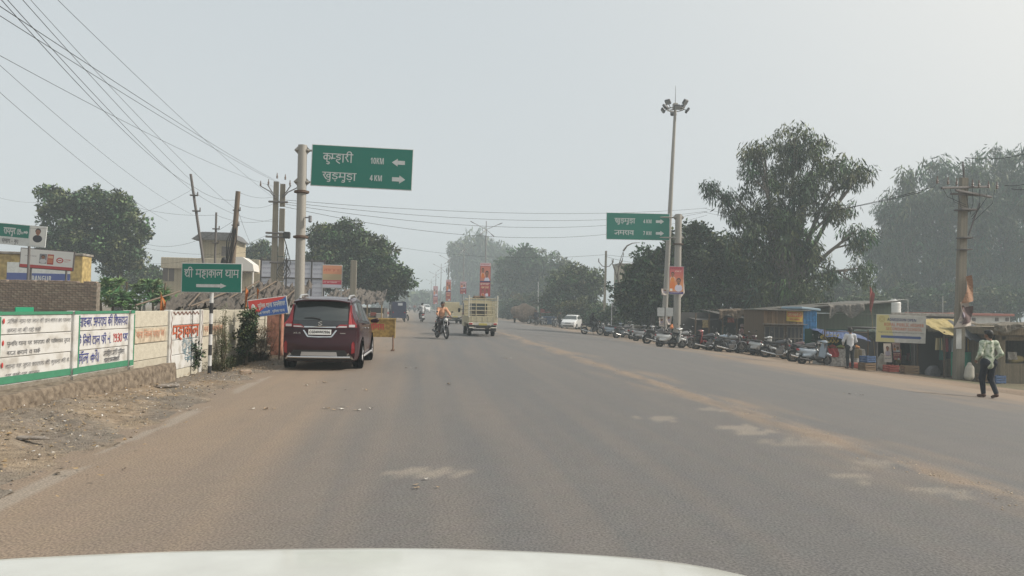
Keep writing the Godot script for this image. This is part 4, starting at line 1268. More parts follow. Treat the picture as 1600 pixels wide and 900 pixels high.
func bonnet() -> void:
	# the photographer's own car, of which the front end is seen over the dashboard
	var cx := -.33
	var o := thing("white_car", "white car with only its smooth bonnet seen at the bottom edge of the road", "car", Vector3(cx, 0, 0))
	var paint := mt("white_paint", Color(.55, .56, .52), .25, {"coat": .6, "tex": "faint", "scale": .6})
	var blk := mt("black_trim", Color(.015, .015, .016), .5, {"tex": "dust", "scale": .8})
	var hw := 1.12
	var edge := func(x: float) -> float:
		return -1.56 + .24 * pow(absf(x) / hw, 2.4)
	var top := func(x: float, b: float) -> Vector3:
		var z: float = lerpf(-.3, edge.call(x), minf(b / .8, 1.0))
		var y: float = 1.05 - .026 + .004 * exp(-pow((absf(x) - .42) / .03, 2)) * pow(absf(x) / hw, 2) - .03 * minf(b / .8, 1.0) * minf(b / .8, 1.0)
		y -= .04 * pow(maxf(0, absf(x) / hw - .72) / .28, 2)
		if b > .8:
			var t := (b - .8) / .2
			z -= .12 * sin(t * PI * .5)
			y -= .16 * (1.0 - cos(t * PI * .5))
		return Vector3(x, y, z)
	var m := MB.new()
	m.grid(func(a, b): return top.call(lerpf(-hw, hw, a), b), 48, 50)
	part(o, "bonnet", m, paint)
	for s in [-1.0, 1.0]:
		m = MB.new()
		m.grid(func(a, b):
			var q: Vector3 = top.call(s * hw, lerpf(0, .8, a if s < 0 else 1.0 - a))
			return Vector3(q.x + s * .035 * sin(b * PI), lerpf(.3, q.y, b), q.z), 16, 8)
		part(o, "fender", m, paint)
		m = MB.new()
		m.ell(Vector3(s * .62, .76, -1.5), Vector3(.2, .09, .08))
		part(o, "headlight", m, mt("lamp_clear", Color(.62, .6, .6), .12, {"coat": 1.0}))
		car_wheel(o, s * .8, -.75, .33, .2)
	m = MB.new()
	m.grid(func(a, b):
		var x := lerpf(-hw, hw, a)
		return Vector3(x, lerpf(.3, .86, b), edge.call(x) - .1 - .06 * sin(b * PI)), 24, 8)
	part(o, "front_bumper", m, paint)
	m = MB.new()
	m.cbox(Vector3(0, .68, -1.66), Vector3(.8, .16, .05), .02)
	part(o, "grille", m, blk)
# ---------------------------------------------------------------- trees and plants
var clumps := {}
func make_clumps() -> void:
	for kind in ["broad", "slim", "fine", "palm"]:
		var list := []
		for k in 4:
			var m := MB.new()
			var nl: int = {"broad": 64, "slim": 60, "fine": 80, "palm": 22}[kind]
			for i in nl:
				var d := Vector3(rng.randfn(), rng.randfn(), rng.randfn()).normalized()
				var p := d * pow(rng.randf(), .45)
				if kind == "broad": p.y *= .7
				var l: float = {"broad": .4, "slim": .55, "fine": .22, "palm": 1.0}[kind] * rng.randf_range(.55, 1.5)
				var w: float = {"broad": .23, "slim": .13, "fine": .1, "palm": .17}[kind] * rng.randf_range(.8, 1.2)
				var dir := (d + Vector3(rng.randfn(), rng.randfn(), rng.randfn()) * .6)
				if kind == "slim": dir = dir * .45 + Vector3(0, -1, 0)
				if kind == "palm":
					p = Vector3.ZERO
					dir = Vector3(cos(i * 2.4), rng.randf_range(-.5, .9), sin(i * 2.4))
				dir = dir.normalized()
				var side := dir.cross(Vector3(rng.randfn(), rng.randfn(), rng.randfn())).normalized()
				var a := p - dir * l * .5
				var t := p + dir * l * .5
				var c := p + side.cross(dir) * w * .3
				m.tri(a, c + side * w * .5, t); m.tri(a, t, c - side * w * .5)
				for e in range(maxi(0, m.n.size() - 6), m.n.size() if kind != "palm" else 0):   # normals bent outwards so each spray shades like one rounded clump
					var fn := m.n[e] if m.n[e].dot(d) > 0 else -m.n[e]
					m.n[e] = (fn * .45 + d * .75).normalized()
			list.append(m)
		clumps[kind] = list
func foliage(blobs: Array, n: int, size: float, kind: String, col: Color, fill := .45) -> MB:
	var m := MB.new()
	var area := 0.0
	for b in blobs: area += b[1].x * b[1].y
	for b in blobs:
		var cnt := int(ceil(n * b[1].x * b[1].y / area))
		for i in cnt:
			var d := Vector3(rng.randfn(), rng.randfn(), rng.randfn()).normalized()
			var p: Vector3 = b[0] + d * b[1] * pow(rng.randf(), fill)
			var s := size * rng.randf_range(.5, 1.6)
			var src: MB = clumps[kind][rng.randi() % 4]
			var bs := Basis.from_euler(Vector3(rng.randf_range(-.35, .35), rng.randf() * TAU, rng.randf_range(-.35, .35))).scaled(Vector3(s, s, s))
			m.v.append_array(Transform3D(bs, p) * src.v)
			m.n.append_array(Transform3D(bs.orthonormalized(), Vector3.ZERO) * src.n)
			var cc := Color(col.r * rng.randf_range(.7, 1.5), col.g * rng.randf_range(.92, 1.08), col.b * rng.randf_range(.7, 1.3))   # leaf hue differs from spray to spray
			var ca := PackedColorArray()
			ca.resize(src.v.size())
			ca.fill(cc)
			m.c.append_array(ca)
			m.uv.append_array(src.uv)
	return m
func leaf_mat(key := "leaves") -> StandardMaterial3D:
	if mats.has(key): return mats[key]
	var m := mt(key, Color(1, 1, 1), .6, {"vc": true})
	m.backlight_enabled = true
	m.backlight = Color(.3, .36, .16)
	return m
# blobs in image units at depth d: [px, py, half width, half height]
func tree(called: String, label: String, foot_px: float, d: float, blobs: Array, n: int, size: float, kind: String, col: Color, trunk_r := .22, group := "", thick := .8, fill := .45, lean := 0.0) -> Node3D:
	var foot := below(foot_px, d)
	var o := thing(called, label, "tree", foot, 0.0, group)
	var k := d / FOC
	var list := []
	var mid := Vector3.ZERO
	for b in blobs:
		var c := at(b[0], b[1], d + rng.randf_range(-.5, .5) * b[2] * k * .6) - foot
		list.append([c, Vector3(b[2] * k, b[3] * k, b[2] * k * thick)])
		mid += c
	mid /= blobs.size()
	var m := MB.new()
	var fork := Vector3(lean, maxf(mid.y * .55, .8), mid.z * .4)
	var bark := mt("bark_pale", Color(.2, .17, .14), .9, {"tex": "grime", "scale": 1.0}) if kind == "slim" else mt("bark_dark", Color(.085, .065, .05), .95, {"tex": "grime", "scale": 1.0})
	m.tube([Vector3(0, -.2, 0), Vector3(lean * .2, fork.y * .3, 0), Vector3(lean * .6, fork.y * .7, fork.z * .5), fork], [trunk_r * 1.4, trunk_r, trunk_r * .85, trunk_r * .75], 9)
	part(o, "trunk", m, bark)
	m = MB.new()
	for b in list:
		var tip: Vector3 = b[0] + Vector3(0, b[1].y * .45, 0)
		var w := fork.lerp(tip, .5) + Vector3(rng.randf_range(-.3, .3), rng.randf_range(0, .6), rng.randf_range(-.3, .3)) * trunk_r * 4
		m.tube([fork - Vector3(0, fork.y * .1, 0), w, tip], [trunk_r * .6, trunk_r * .4, trunk_r * .12], 7)
		for i in 4:
			var dd := Vector3(rng.randfn(), rng.randfn() * .7 + .3, rng.randfn()).normalized()
			var q: Vector3 = b[0] + dd * b[1] * .8
			m.tube([w.lerp(tip, .2 + .15 * i), w.lerp(q, .6) + Vector3(0, .15, 0), q], [trunk_r * .28, trunk_r * .16, trunk_r * .06], 5)
	part(o, "branches", m, bark)
	part(o, "crown", foliage(list, n, size, kind, col, fill), leaf_mat())
	return o
func shrub(called: String, label: String, foot: Vector3, r: Vector3, n: int, size: float, kind: String, col: Color, group := "") -> Node3D:
	var o := thing(called, label, "plant", foot, 0.0, group)
	var m := MB.new()
	var list := []
	for i in 11:
		var a := rng.randf() * TAU
		var tip := Vector3(cos(a) * r.x * rng.randf_range(.2, .8), r.y * rng.randf_range(1.0, 1.8), sin(a) * r.z * rng.randf_range(.2, .8))
		m.tube([Vector3(cos(a) * .04, -.05, sin(a) * .04), tip * .5 + Vector3(rng.randf_range(-.08, .08), 0, rng.randf_range(-.08, .08)), tip], [.012, .009, .004], 5)
		list.append([tip * .55, Vector3(r.x * .42, r.y * .45, r.z * .42)])
		list.append([tip * .9, Vector3(r.x * .26, r.y * .32, r.z * .26)])
	part(o, "stems", m, mt("stem", Color(.12, .095, .06), .9))
	part(o, "foliage", foliage(list, n, size, kind, col, .5), leaf_mat())
	return o
# ---------------------------------------------------------------- ground
var worn := []
func asphalt_col(x: float, z: float) -> Color:
	var n1 := noise.get_noise_2d(x * 6.0, z * 1.2)
	var n2 := noise.get_noise_2d(x * 24.0 + 50, z * 5.0)
	var n3 := noise.get_noise_2d(x * 30.0, z * .9 + 90)
	var n4 := noise.get_noise_2d(x * 70.0, z * 60.0)
	var tar := Color(.152, .149, .146)
	var dust := Color(.325, .238, .162)
	var f := .72 * smoothstep(1.2, -2.6, x + n1 * 1.1 + n2 * .15) + .04
	f += .12 * n3 * smoothstep(6.0, 1.0, x) + .08 * n2 * smoothstep(3.0, -1.0, x) + .05 * n3
	var n5 := noise.get_noise_2d(x * 26.0 + 200, z * 11.0)
	f = maxf(f, (.16 + .8 * n2) * exp(-pow((x - 5.1) / .9, 2)))
	f = maxf(f, .78 * smoothstep(11.0, 15.5, x + n1 * 2.5 + n2 * 1.2))
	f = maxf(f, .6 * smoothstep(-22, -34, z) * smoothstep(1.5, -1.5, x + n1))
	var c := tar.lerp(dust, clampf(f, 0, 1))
	c = c.lerp(Color(.262, .205, .155), clampf((.62 + 1.5 * n5) * exp(-pow((x - 5.0 - .25 * n1) / .24, 2)), 0, .95))
	for b in worn:
		if absf(x - b[0]) > b[2] * 1.5 or absf(z - b[1]) > b[3] * 1.5: continue
		var e := pow((x - b[0]) / b[2], 2) + pow((z - b[1]) / b[3], 2) + 1.6 * n2 + 2.2 * n4 + .8 * n3
		c = c.lerp(Color(.35, .305, .25), .62 * smoothstep(1.0, .55, e) * b[4])
	if absf(x + 2.96) < .09 and n3 + n2 > -.12 and z > -26: c = c.lerp(Color(.36, .32, .27), .55)
	var k := 1.0 + .07 * n4 + .03 * n2 + .03 * n3
	return Color(c.r * k, c.g * k, c.b * k)
func steps(marks: Array) -> PackedFloat32Array:   # [start, [to, step], ...]
	var o := PackedFloat32Array()
	var x: float = marks[0]
	for i in range(1, marks.size()):
		var to: float = marks[i][0]
		var n := int(ceil(absf(to - x) / marks[i][1]))
		for k in n: o.append(lerpf(x, to, float(k) / n))
		x = to
	o.append(x)
	return o
func sheet(xs: PackedFloat32Array, zs: PackedFloat32Array, hf: Callable, cf: Callable) -> MB:
	var m := MB.new()
	var nx := xs.size() - 1
	var nz := zs.size() - 1
	m.grid(func(a, b):
		var x := xs[int(round(a * nx))]
		var z := zs[int(round(b * nz))]
		return Vector3(x, hf.call(x, z), z), nx, nz, func(a, b): return cf.call(xs[int(round(a * nx))], zs[int(round(b * nz))]))
	return m
func rubble(places: Array, smin: float, smax: float, cols: Array) -> MB:   # small stones lying on the ground
	var m := MB.new()
	for p in places:
		var s := rng.randf_range(smin, smax)
		m.col = cols[rng.randi() % cols.size()] * rng.randf_range(.8, 1.2)
		var b := Basis.from_euler(Vector3(rng.randf() * 6, rng.randf() * 6, rng.randf() * 6))
		var q := []
		for e in [Vector3.RIGHT, Vector3.UP, Vector3.BACK, Vector3.LEFT, Vector3.DOWN, Vector3.FORWARD]:
			q.append(p + b * (e * s * rng.randf_range(.6, 1.2)) * Vector3(1, .7, 1))
		for f in [[0, 1, 2], [1, 3, 2], [3, 4, 2], [4, 0, 2], [1, 0, 5], [3, 1, 5], [4, 3, 5], [0, 4, 5]]:
			m.tri(q[f[0]], q[f[1]], q[f[2]])
	return m
func flakes(places: Array, smin: float, smax: float, cols: Array) -> MB:   # curled dry leaves and scraps of paper
	var m := MB.new()
	for p in places:
		var s := rng.randf_range(smin, smax)
		m.col = cols[rng.randi() % cols.size()] * rng.randf_range(.75, 1.2)
		var a := rng.randf() * TAU
		var x := Vector3(cos(a), 0, sin(a)) * s
		var z := Vector3(-sin(a), 0, cos(a)) * s * rng.randf_range(.35, .8)
		var h := Vector3(0, s * rng.randf_range(.1, .6), 0)
		var o: Vector3 = p + Vector3(0, .006, 0)
		m.quad(o - x + h, o - z, o + z, o - x * .8 + z * .6 + h)
		m.quad(o - z, o + x + h * .7, o + x * .7 + z, o + z)
	return m
func wall_x(z: float) -> float:
	var t := [[-22.2, -3.93], [-20.6, -4.05], [-19.05, -4.17], [-17.45, -4.3], [-15.86, -4.41], [-14.24, -4.5], [-12.72, -4.63], [-11.13, -4.8], [-9.6, -5.05], [-8.0, -5.3], [-6.4, -5.5], [-4.8, -5.6], [-1.0, -5.7]]
	for i in t.size() - 1:
		if z <= t[i + 1][0]: return lerpf(t[i][1], t[i + 1][1], clampf((z - t[i][0]) / (t[i + 1][0] - t[i][0]), 0, 1))
	return -5.7
func ground_all() -> void:
	for b in [[675, 738, 48, 8], [1330, 742, 46, 14], [1262, 692, 46, 8], [1460, 768, 40, 7], [1170, 672, 34, 6], [1022, 654, 24, 5], [1350, 722, 34, 5], [1120, 640, 22, 3]]:
		var c := gnd(b[0], b[1])
		worn.append([c.x, c.z, (gnd(b[0] + b[2], b[1]) - c).length(), maxf(.16, (gnd(b[0], b[1] + b[3]) - c).length()), rng.randf_range(.6, 1.0)])
	var road := mt("road", Color(1, 1, 1), .88, {"vc": true, "tex": "grit", "scale": .55, "world": true, "bump": "grit_n", "bump_scale": .12})
	var earth := mt("earth", Color(1, 1, 1), .95, {"vc": true, "tex": "soil", "scale": .8, "world": true, "bump": "grit_n", "bump_scale": 1.0})
	var m := sheet(steps([-1200.0, [-200, 200], [-60, 20], [-30, 6], [-6, 1.2], [5, 1], [24, 1], [60, 6], [200, 20], [1200, 200]]), steps([1200.0, [200, 250], [20, 30], [2, 2], [-60, 1.5], [-200, 10], [-1200, 200]]),
		func(x, z): return gy(x, z) - .035 + (.03 * noise.get_noise_2d(x * 3, z * 3) if absf(x) < 60 and (x < -5.5 or x > 18) else 0.0),
		func(x, z):
			var k: float = 1.0 + .3 * noise.get_noise_2d(x * 4, z * 4) + .15 * noise.get_noise_2d(x * 15, z * 15)
			var g := smoothstep(0.0, .35, noise.get_noise_2d(x * 2.2 + 400, z * 2.2)) if absf(x - 7) > 14 or z < -200 else 0.0
			return (Color(.27, .2, .14) * k).lerp(Color(.1, .11, .045), g * .7))
	setting("ground", m, earth)
	m = sheet(steps([-3.3, [-2.7, .06], [-2, .12], [6.2, .1], [9, .16], [17, .3]]), steps([2.5, [-2, .4], [-6, .1], [-20, .14], [-34, .3], [-70, 1.2], [-330, 10]]),
		func(x, z):
			var b: float = exp(-pow((x - 5.0) / .28, 2)) * (.03 * noise.get_noise_2d(x * 60, z * 40) + .012)
			return gy(x, z) + b, asphalt_col)
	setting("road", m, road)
	m = sheet(steps([-5.9, [-3.02, .09]]), steps([2.5, [-3, .4], [-26, .11], [-40, .4]]),
		func(x, z):
			var e := smoothstep(-2.95, -3.5, x + .3 * noise.get_noise_2d(z * 20, x * 8))
			return gy(x, z) + e * (.03 + .05 * noise.get_noise_2d(x * 30, z * 30) + .03 * noise.get_noise_2d(x * 90, z * 90)) - (1.0 - e) * .012,
		func(x, z):
			var n2: float = noise.get_noise_2d(x * 26, z * 26)
			var c := Color(.2, .172, .14).lerp(Color(.285, .222, .155), smoothstep(-.3, .35, noise.get_noise_2d(x * 9, z * 9 + 70)))
			return c * (1.0 + .35 * n2))
	setting("dirt_verge", m, earth)
	# loose stones along the centre joint, and litter on the verge
	var pl := []
	for i in 1500:
		var z := -4.5 - 32.0 * pow(rng.randf(), 1.4)
		var x := 5.0 + rng.randfn() * .16
		pl.append(Vector3(x, gy(x, z) + .003, z))
	var st := setting("loose_gravel", rubble(pl, .006, .014, [Color(.38, .3, .22), Color(.32, .26, .2), Color(.44, .36, .27)]), mt("stones", Color(1, 1, 1), .95, {"vc": true}))
	st.set_meta("kind", "stuff"); tag(st, "loose brown grit along the centre joint of the road", "gravel")
	pl = []
	for i in 500:
		var z := -4.0 - 16.0 * rng.randf()
		var x := lerpf(wall_x(z) + .45, -3.0, pow(rng.randf(), .8))
		pl.append(Vector3(x, gy(x, z) + .05, z))
	st = setting("verge_stones", rubble(pl, .006, .024, [Color(.25, .2, .15), Color(.16, .14, .12), Color(.34, .31, .27)]), mats["stones"])
	st.set_meta("kind", "stuff"); tag(st, "small stones strewn over the dirt verge below the ledge", "stones")
	pl = []
	for i in 1300:
		var z := -5.0 - 14.0 * rng.randf()
		var x := -3.9 + rng.randfn() * .42
		pl.append(Vector3(x, gy(x, z) + .06, z))
	st = setting("dry_litter", flakes(pl, .008, .03, [Color(.36, .25, .12), Color(.26, .18, .09), Color(.42, .33, .2), Color(.2, .15, .09), Color(.3, .21, .11), Color(.24, .17, .1), Color(.55, .53, .5)]), mt("litter", Color(1, 1, 1), .9, {"vc": true}))
	st.set_meta("kind", "stuff"); tag(st, "dry leaves and straw scattered along the verge", "litter")
	pl = []
	for q in [[600, 842 - 300], [790, 560], [412, 214 + 360], [520, 640], [560, 610], [640, 575], [500, 598], [480, 602], [1325, 616], [660, 760], [408, 640], [555, 640], [300, 640], [160, 625], [130, 735], [700, 600]]:
		var g := gnd(q[0], q[1])
		for i in 5: pl.append(g + Vector3(rng.randfn() * .12, .006, rng.randfn() * .12))
	st = setting("road_litter", flakes(pl, .015, .045, [Color(.5, .47, .42), Color(.1, .08, .06), Color(.3, .22, .14)]), mats["litter"])
	st.set_meta("kind", "stuff"); tag(st, "few scraps and leaves lying on the road", "litter")
	# raised median far ahead
	m = MB.new()
	m.cbox(Vector3(5.0, .1, -210), Vector3(1.2, .3, 300), .05)
	setting("median_kerb", m, mt("kerb", Color(.3, .28, .25), .9, {"tex": "grime", "scale": .5}))
# ---------------------------------------------------------------- left of the road
func frame_at(p: Vector3, turn: float, roll := 0.0) -> Transform3D:   # xy plane of a sign whose face looks along +z turned by turn
	return Transform3D(Basis.from_euler(Vector3(0, turn, roll)), p)
func slab_wall() -> void:
	var o := thing("compound_wall", "low precast concrete wall of posts and slabs, partly painted with notices", "wall")
	var zs := [-8.0, -9.6, -11.13, -12.72, -14.24, -15.86, -17.45, -19.05, -20.6]
	var bare := mt("slab_cream", Color(.43, .4, .325), .9, {"tex": "faint", "scale": .9, "bump": "soft_n", "bump_scale": .4})
	var bare2 := mt("slab_cream_pale", Color(.48, .45, .37), .9, {"tex": "faint", "scale": 1.1, "bump": "soft_n", "bump_scale": .4})
	var white := mt("slab_white", Color(.54, .54, .53), .85, {"tex": "stained", "scale": .45})
	var rough := mt("slab_grey", Color(.25, .225, .185), .95, {"tex": "grime", "scale": 1.2, "bump": "soft_n"})
	var green := mt("paint_green", Color(.045, .21, .12), .7, {"tex": "faint", "scale": 1.3})
	var top := 1.31
	var sh := .28
	for i in zs.size():
		var p := Vector3(wall_x(zs[i]), 0, zs[i])
		var painted := i <= 3
		var dir := Vector3(wall_x(zs[i] - .5) - p.x, 0, -.5).normalized()
		var b := Basis(dir, Vector3.UP, dir.cross(Vector3.UP))
		var m := MB.new()
		m.cbox(p + Vector3(0, .62, 0), Vector3(.13, 1.4, .13), .012, b)
		var post := part(o, "post", m, white if painted or i == 4 or i == 5 else bare2)
		if painted:
			m = MB.new()
			m.box(p + Vector3(0, .47, 0) + b.z * .067, Vector3(.134, .09, .004), b)
			m.box(p + Vector3(0, 1.295, 0) + b.z * .067, Vector3(.134, .05, .004), b)
			m.box(p + Vector3(0, .88, 0) + b.z * .067 + b.x * (.055 if i > 1 else .05), Vector3(.03, .75, .005), b)
			part(post, "painted_band", m, green)
			m = MB.new()
			m.box(p + Vector3(0, .2, 0) + b.z * .068, Vector3(.135, .42, .004), b)
			part(post, "bare_foot", m, rough)
		elif i == 4 or i == 5:
			m = MB.new()
			var wv := []
			for k in 24: wv.append(Vector2(.02 * sin(k * 1.35), .3 + k * .043))
			stroke(m, wv, .02, Transform3D(b, p), .0675)
			part(post, "wavy_line", m, mt("paint_brown", Color(.16, .08, .06), .8))
	for i in zs.size() - 1:
		var a := Vector3(wall_x(zs[i]), 0, zs[i])
		var e := Vector3(wall_x(zs[i + 1]), 0, zs[i + 1])
		var dir := (e - a).normalized()
		var b := Basis(dir, Vector3.UP, dir.cross(Vector3.UP))
		var w := a.distance_to(e) - .125
		var mid := a.lerp(e, .5)
		for r in 5:
			var m := MB.new()
			var y := top - sh * (r + .5)
			m.cbox(mid + Vector3(0, y, 0) + b.z * rng.randf_range(-.006, .006), Vector3(w, sh - .009, .05), .006, b)
			var mat_: Material = bare if (r + i) % 2 == 0 else bare2
			if i <= 2: mat_ = white if r < 4 else rough
			if i == 4: mat_ = white if r < 4 else bare2
			part(o, "slab", m, mat_)
		var f := Transform3D(b, a + dir * .065 + b.z * .034)
		if i <= 2:
			var m := MB.new()
			m.box(mid + Vector3(0, .47, 0) + b.z * .036, Vector3(w, .09, .006), b)
			m.box(mid + Vector3(0, 1.295, 0) + b.z * .036, Vector3(w, .04, .006), b)
			part(o, "painted_band", m, green)
			m = MB.new()
			m.box(mid + Vector3(0, .31, 0) + b.z * .0345, Vector3(w, .2, .006), b)
			part(o, "bare_foot", m, rough)
		if i == 1 or i == 0:   # small notice in three paragraphs
			var ink := MB.new()
			var lines := [["जिसके नाम पर लोन की इन शर्त का पालन", "करना ना भी पड़े सके"], ["पुलिस थाना पर अपराध की सिकायत तुरत", "दरज कराये व सके"], ["थाना पर तुरत अपराध की सूचना भी दे", "पर सके पर कानून"]]
			for k in 3:
				for l in 2:
					var s: String = lines[k][l].replace("ू", "ु").replace("र्त", "रत").replace("ो", "ा")
					write(ink, s, f * Transform3D(Basis.IDENTITY, Vector3(.16, 1.17 - k * .28 - l * .115, 0)), (w - .2) * (1.0 if l == 0 else .5), .048, .1)
			part(o, "lettering", ink, mt("ink_grey", Color(.1, .1, .11), .8))
			var dots := MB.new()
			for k in 3: dots.ell(f * Vector3(.09, 1.2 - k * .27, .002), Vector3(.018, .035, .004), b, 8, 5)
			part(o, "bullet", dots, mt("paint_red", Color(.42, .05, .045), .7))
		if i == 2:
			var ink := MB.new()
			write(ink, "साइबर अपराध की िशकायत", f * Transform3D(Basis.IDENTITY, Vector3(.03, 1.09, 0)), w - .08, .125, .105)
			write(ink, "के िलये टाल फRी नं.", f * Transform3D(Basis.IDENTITY, Vector3(.02, .82, 0)), w * .62, .12, .105)
			write(ink, "पर", f * Transform3D(Basis.IDENTITY, Vector3(w * .88, .835, 0)), w * .1, .11, .14)
			write(ink, "कॉल करें।", f * Transform3D(Basis.IDENTITY, Vector3(.02, .56, 0)), w * .4, .135, .105)
			part(o, "lettering", ink, mt("paint_blue", Color(.02, .03, .2), .7))
			ink = MB.new()
			write(ink, "1930", f * Transform3D(Basis.IDENTITY, Vector3(w * .67, .83, 0)), w * .19, .13, .11)
			part(o, "red_number", ink, mt("paint_red", Color(.42, .05, .045), .7))
			ink = MB.new()
			write(ink, "जनिहत जारी पुिलस", f * Transform3D(Basis.IDENTITY, Vector3(w * .5, .63, 0)), w * .42, .07, .14)
			write(ink, "थाना अमलेशवर", f * Transform3D(Basis.IDENTITY, Vector3(w * .52, .53, 0)), w * .3, .06, .16)
			part(o, "small_lettering", ink, mt("ink_grey", Color(.1, .1, .11), .8))
		if i == 3 or i == 5:   # faded red line on a pale strip
			var m := MB.new()
			m.box(mid + Vector3(0, top - sh * 1.5, 0) + b.z * .0335, Vector3(w * .86, sh - .04, .004), b)
			part(o, "pale_strip", m, mt("pale_wash", Color(.55, .47, .36), .9, {"tex": "grime", "scale": 1.0}))
			m = MB.new()
			write(m, "दाना िनकल पापड़ का", f * Transform3D(Basis.IDENTITY, Vector3(w * .1, .855, .004)), w * .76, .1, .13)
			part(o, "faded_lettering", m, mt("faded_red", Color(.5, .26, .17), .9))
		if i == 4:   # painted panel: wavy line, red letters, blue drawing
			var m := MB.new()
			var wv := []
			for k in 46: wv.append(Vector2(.05 + k * (w - .1) / 45.0, 1.255 + .022 * sin(k * .95)))
			stroke(m, wv, .025, f, .002)
			part(o, "wavy_line", m, mt("paint_brown", Color(.16, .08, .06), .8))
			m = MB.new()
			write(m, "महाकाल", f * Transform3D(Basis.IDENTITY, Vector3(.05, .79, .002)), w - .1, .22, .14)
			part(o, "red_lettering", m, mt("paint_rust", Color(.4, .09, .035), .8))
			m = MB.new()
			var g := RandomNumberGenerator.new()
			g.seed = 12
			for k in 16:
				var c := Vector2(w * .62 + g.randf_range(-.25, .3), .58 + g.randf_range(-.12, .12))
				var arc := []
				for q in 9:
					var t := g.randf() * .2 + q * .4 + k
					arc.append(c + Vector2(cos(t), sin(t)) * (.05 + .1 * g.randf()))
				stroke(m, arc, .012, f, .002)
			write(m, "नमन", f * Transform3D(Basis.IDENTITY, Vector3(w * .5, .3, .002)), w * .35, .09, .12)
			part(o, "blue_drawing", m, mt("paint_teal", Color(.12, .2, .24), .8))
	# ledge in front
	var z0 := -4.0
	var z1 := -14.2
	var m := MB.new()
	var g := func(a, b):
		var z := lerpf(z0, z1, b)
		var xb := wall_x(z) + .03
		var fx := -4.66 - (z + 9.09) * -.064 if z < -9.0 else -4.66 - (z + 9.09) * .09
		fx = lerpf(-4.66, -4.33, (z + 9.09) / (-14.26 + 9.09)) if z < -9.09 else lerpf(-4.66, -4.98, (z + 9.09) / 5.0)
		var rough_ := .016 * noise.get_noise_2d(z * 40, a * 90)
		var u: float = a * 1.6
		if u > 1.0: return Vector3(lerpf(fx, xb, (u - 1.0) / .6), .36 + rough_ - .01 * (u - 1.0), z)
		if u > .9: return Vector3(fx - .02 * (u - .9) / .1, .345 + .015 * (u - .9) / .1 + rough_, z)
		return Vector3(fx + .035 * (1.0 - u) + rough_, lerpf(-.08, .345, u / .9), z)
	m.grid(func(a, b): return g.call(1.0 - a, b), 22, 110)
	var q := []
	for k in 9: q.append(g.call(k / 8.0, 1.0))
	for k in range(1, 8): m.tri(q[0], q[k + 1], q[k])
	m.tri(q[0], Vector3(wall_x(z1) + .03, -.08, z1), q[8])
	solo("concrete_ledge", m, mt("ledge", Color(.235, .195, .15), .95, {"tex": "patchy", "scale": .7, "bump": "soft_n", "bump_scale": .8}), "rough concrete ledge running along the foot of the painted wall", "ledge")
func brick_wall() -> void:
	var o := thing("brick_wall", "weathered unplastered brick wall behind the painted compound wall", "wall", at(-60, 488, 26) * Vector3(1, 0, 1), 0.0)
	var e := at(153, 480, 25.5) * Vector3(1, 0, 1) - o.position
	var L := e.length()
	var dir := e / L
	var b := Basis(dir, Vector3.UP, dir.cross(Vector3.UP))
	var m := MB.new()
	m.box(dir * L * .5 + Vector3(0, 1.02, 0), Vector3(L, 2.04, .19), b)
	part(o, "mortar", m, mt("mortar", Color(.24, .21, .17), .95, {"tex": "grime", "scale": 1.0}))
	var vs := []
	for k in 3:
		var bm := MB.new()
		bm.cbox(Vector3.ZERO, Vector3(.21 - k * .008, .066, .02), .006)
		vs.append(bm.mesh())
	var cols := [mt("brick_a", Color(.36, .285, .22), .95, {"tex": "grime", "scale": 1.5}), mt("brick_b", Color(.3, .235, .185), .95, {"tex": "grime", "scale": 1.2}), mt("brick_c", Color(.42, .35, .27), .95, {"tex": "grime", "scale": 1.7})]
	var n := int(L / .222)
	for r in 12:
		for i in n:
			var br := part(o, "brick", vs[rng.randi() % 3], cols[rng.randi() % 3])
			var x := (i + .5 + (.5 if r % 2 else 0.0) * .9) * L / (n + .5)
			br.transform = Transform3D(b * Basis(Vector3.BACK, rng.randf_range(-.015, .015)), dir * x + Vector3(0, 2.0 - r * .08 + rng.randf_range(-.005, .005), 0) + b.z * (.1 + rng.randf_range(-.004, .005)))
	m = MB.new()
	for i in 60:
		var x := rng.randf() * L
		m.cbox(dir * x + Vector3(0, 2.06, 0), Vector3(.2, .05 + rng.randf() * .04, .17), .01, b * Basis(Vector3.UP, rng.randf_range(-.2, .2)))
	part(o, "loose_top_course", m, cols[1])
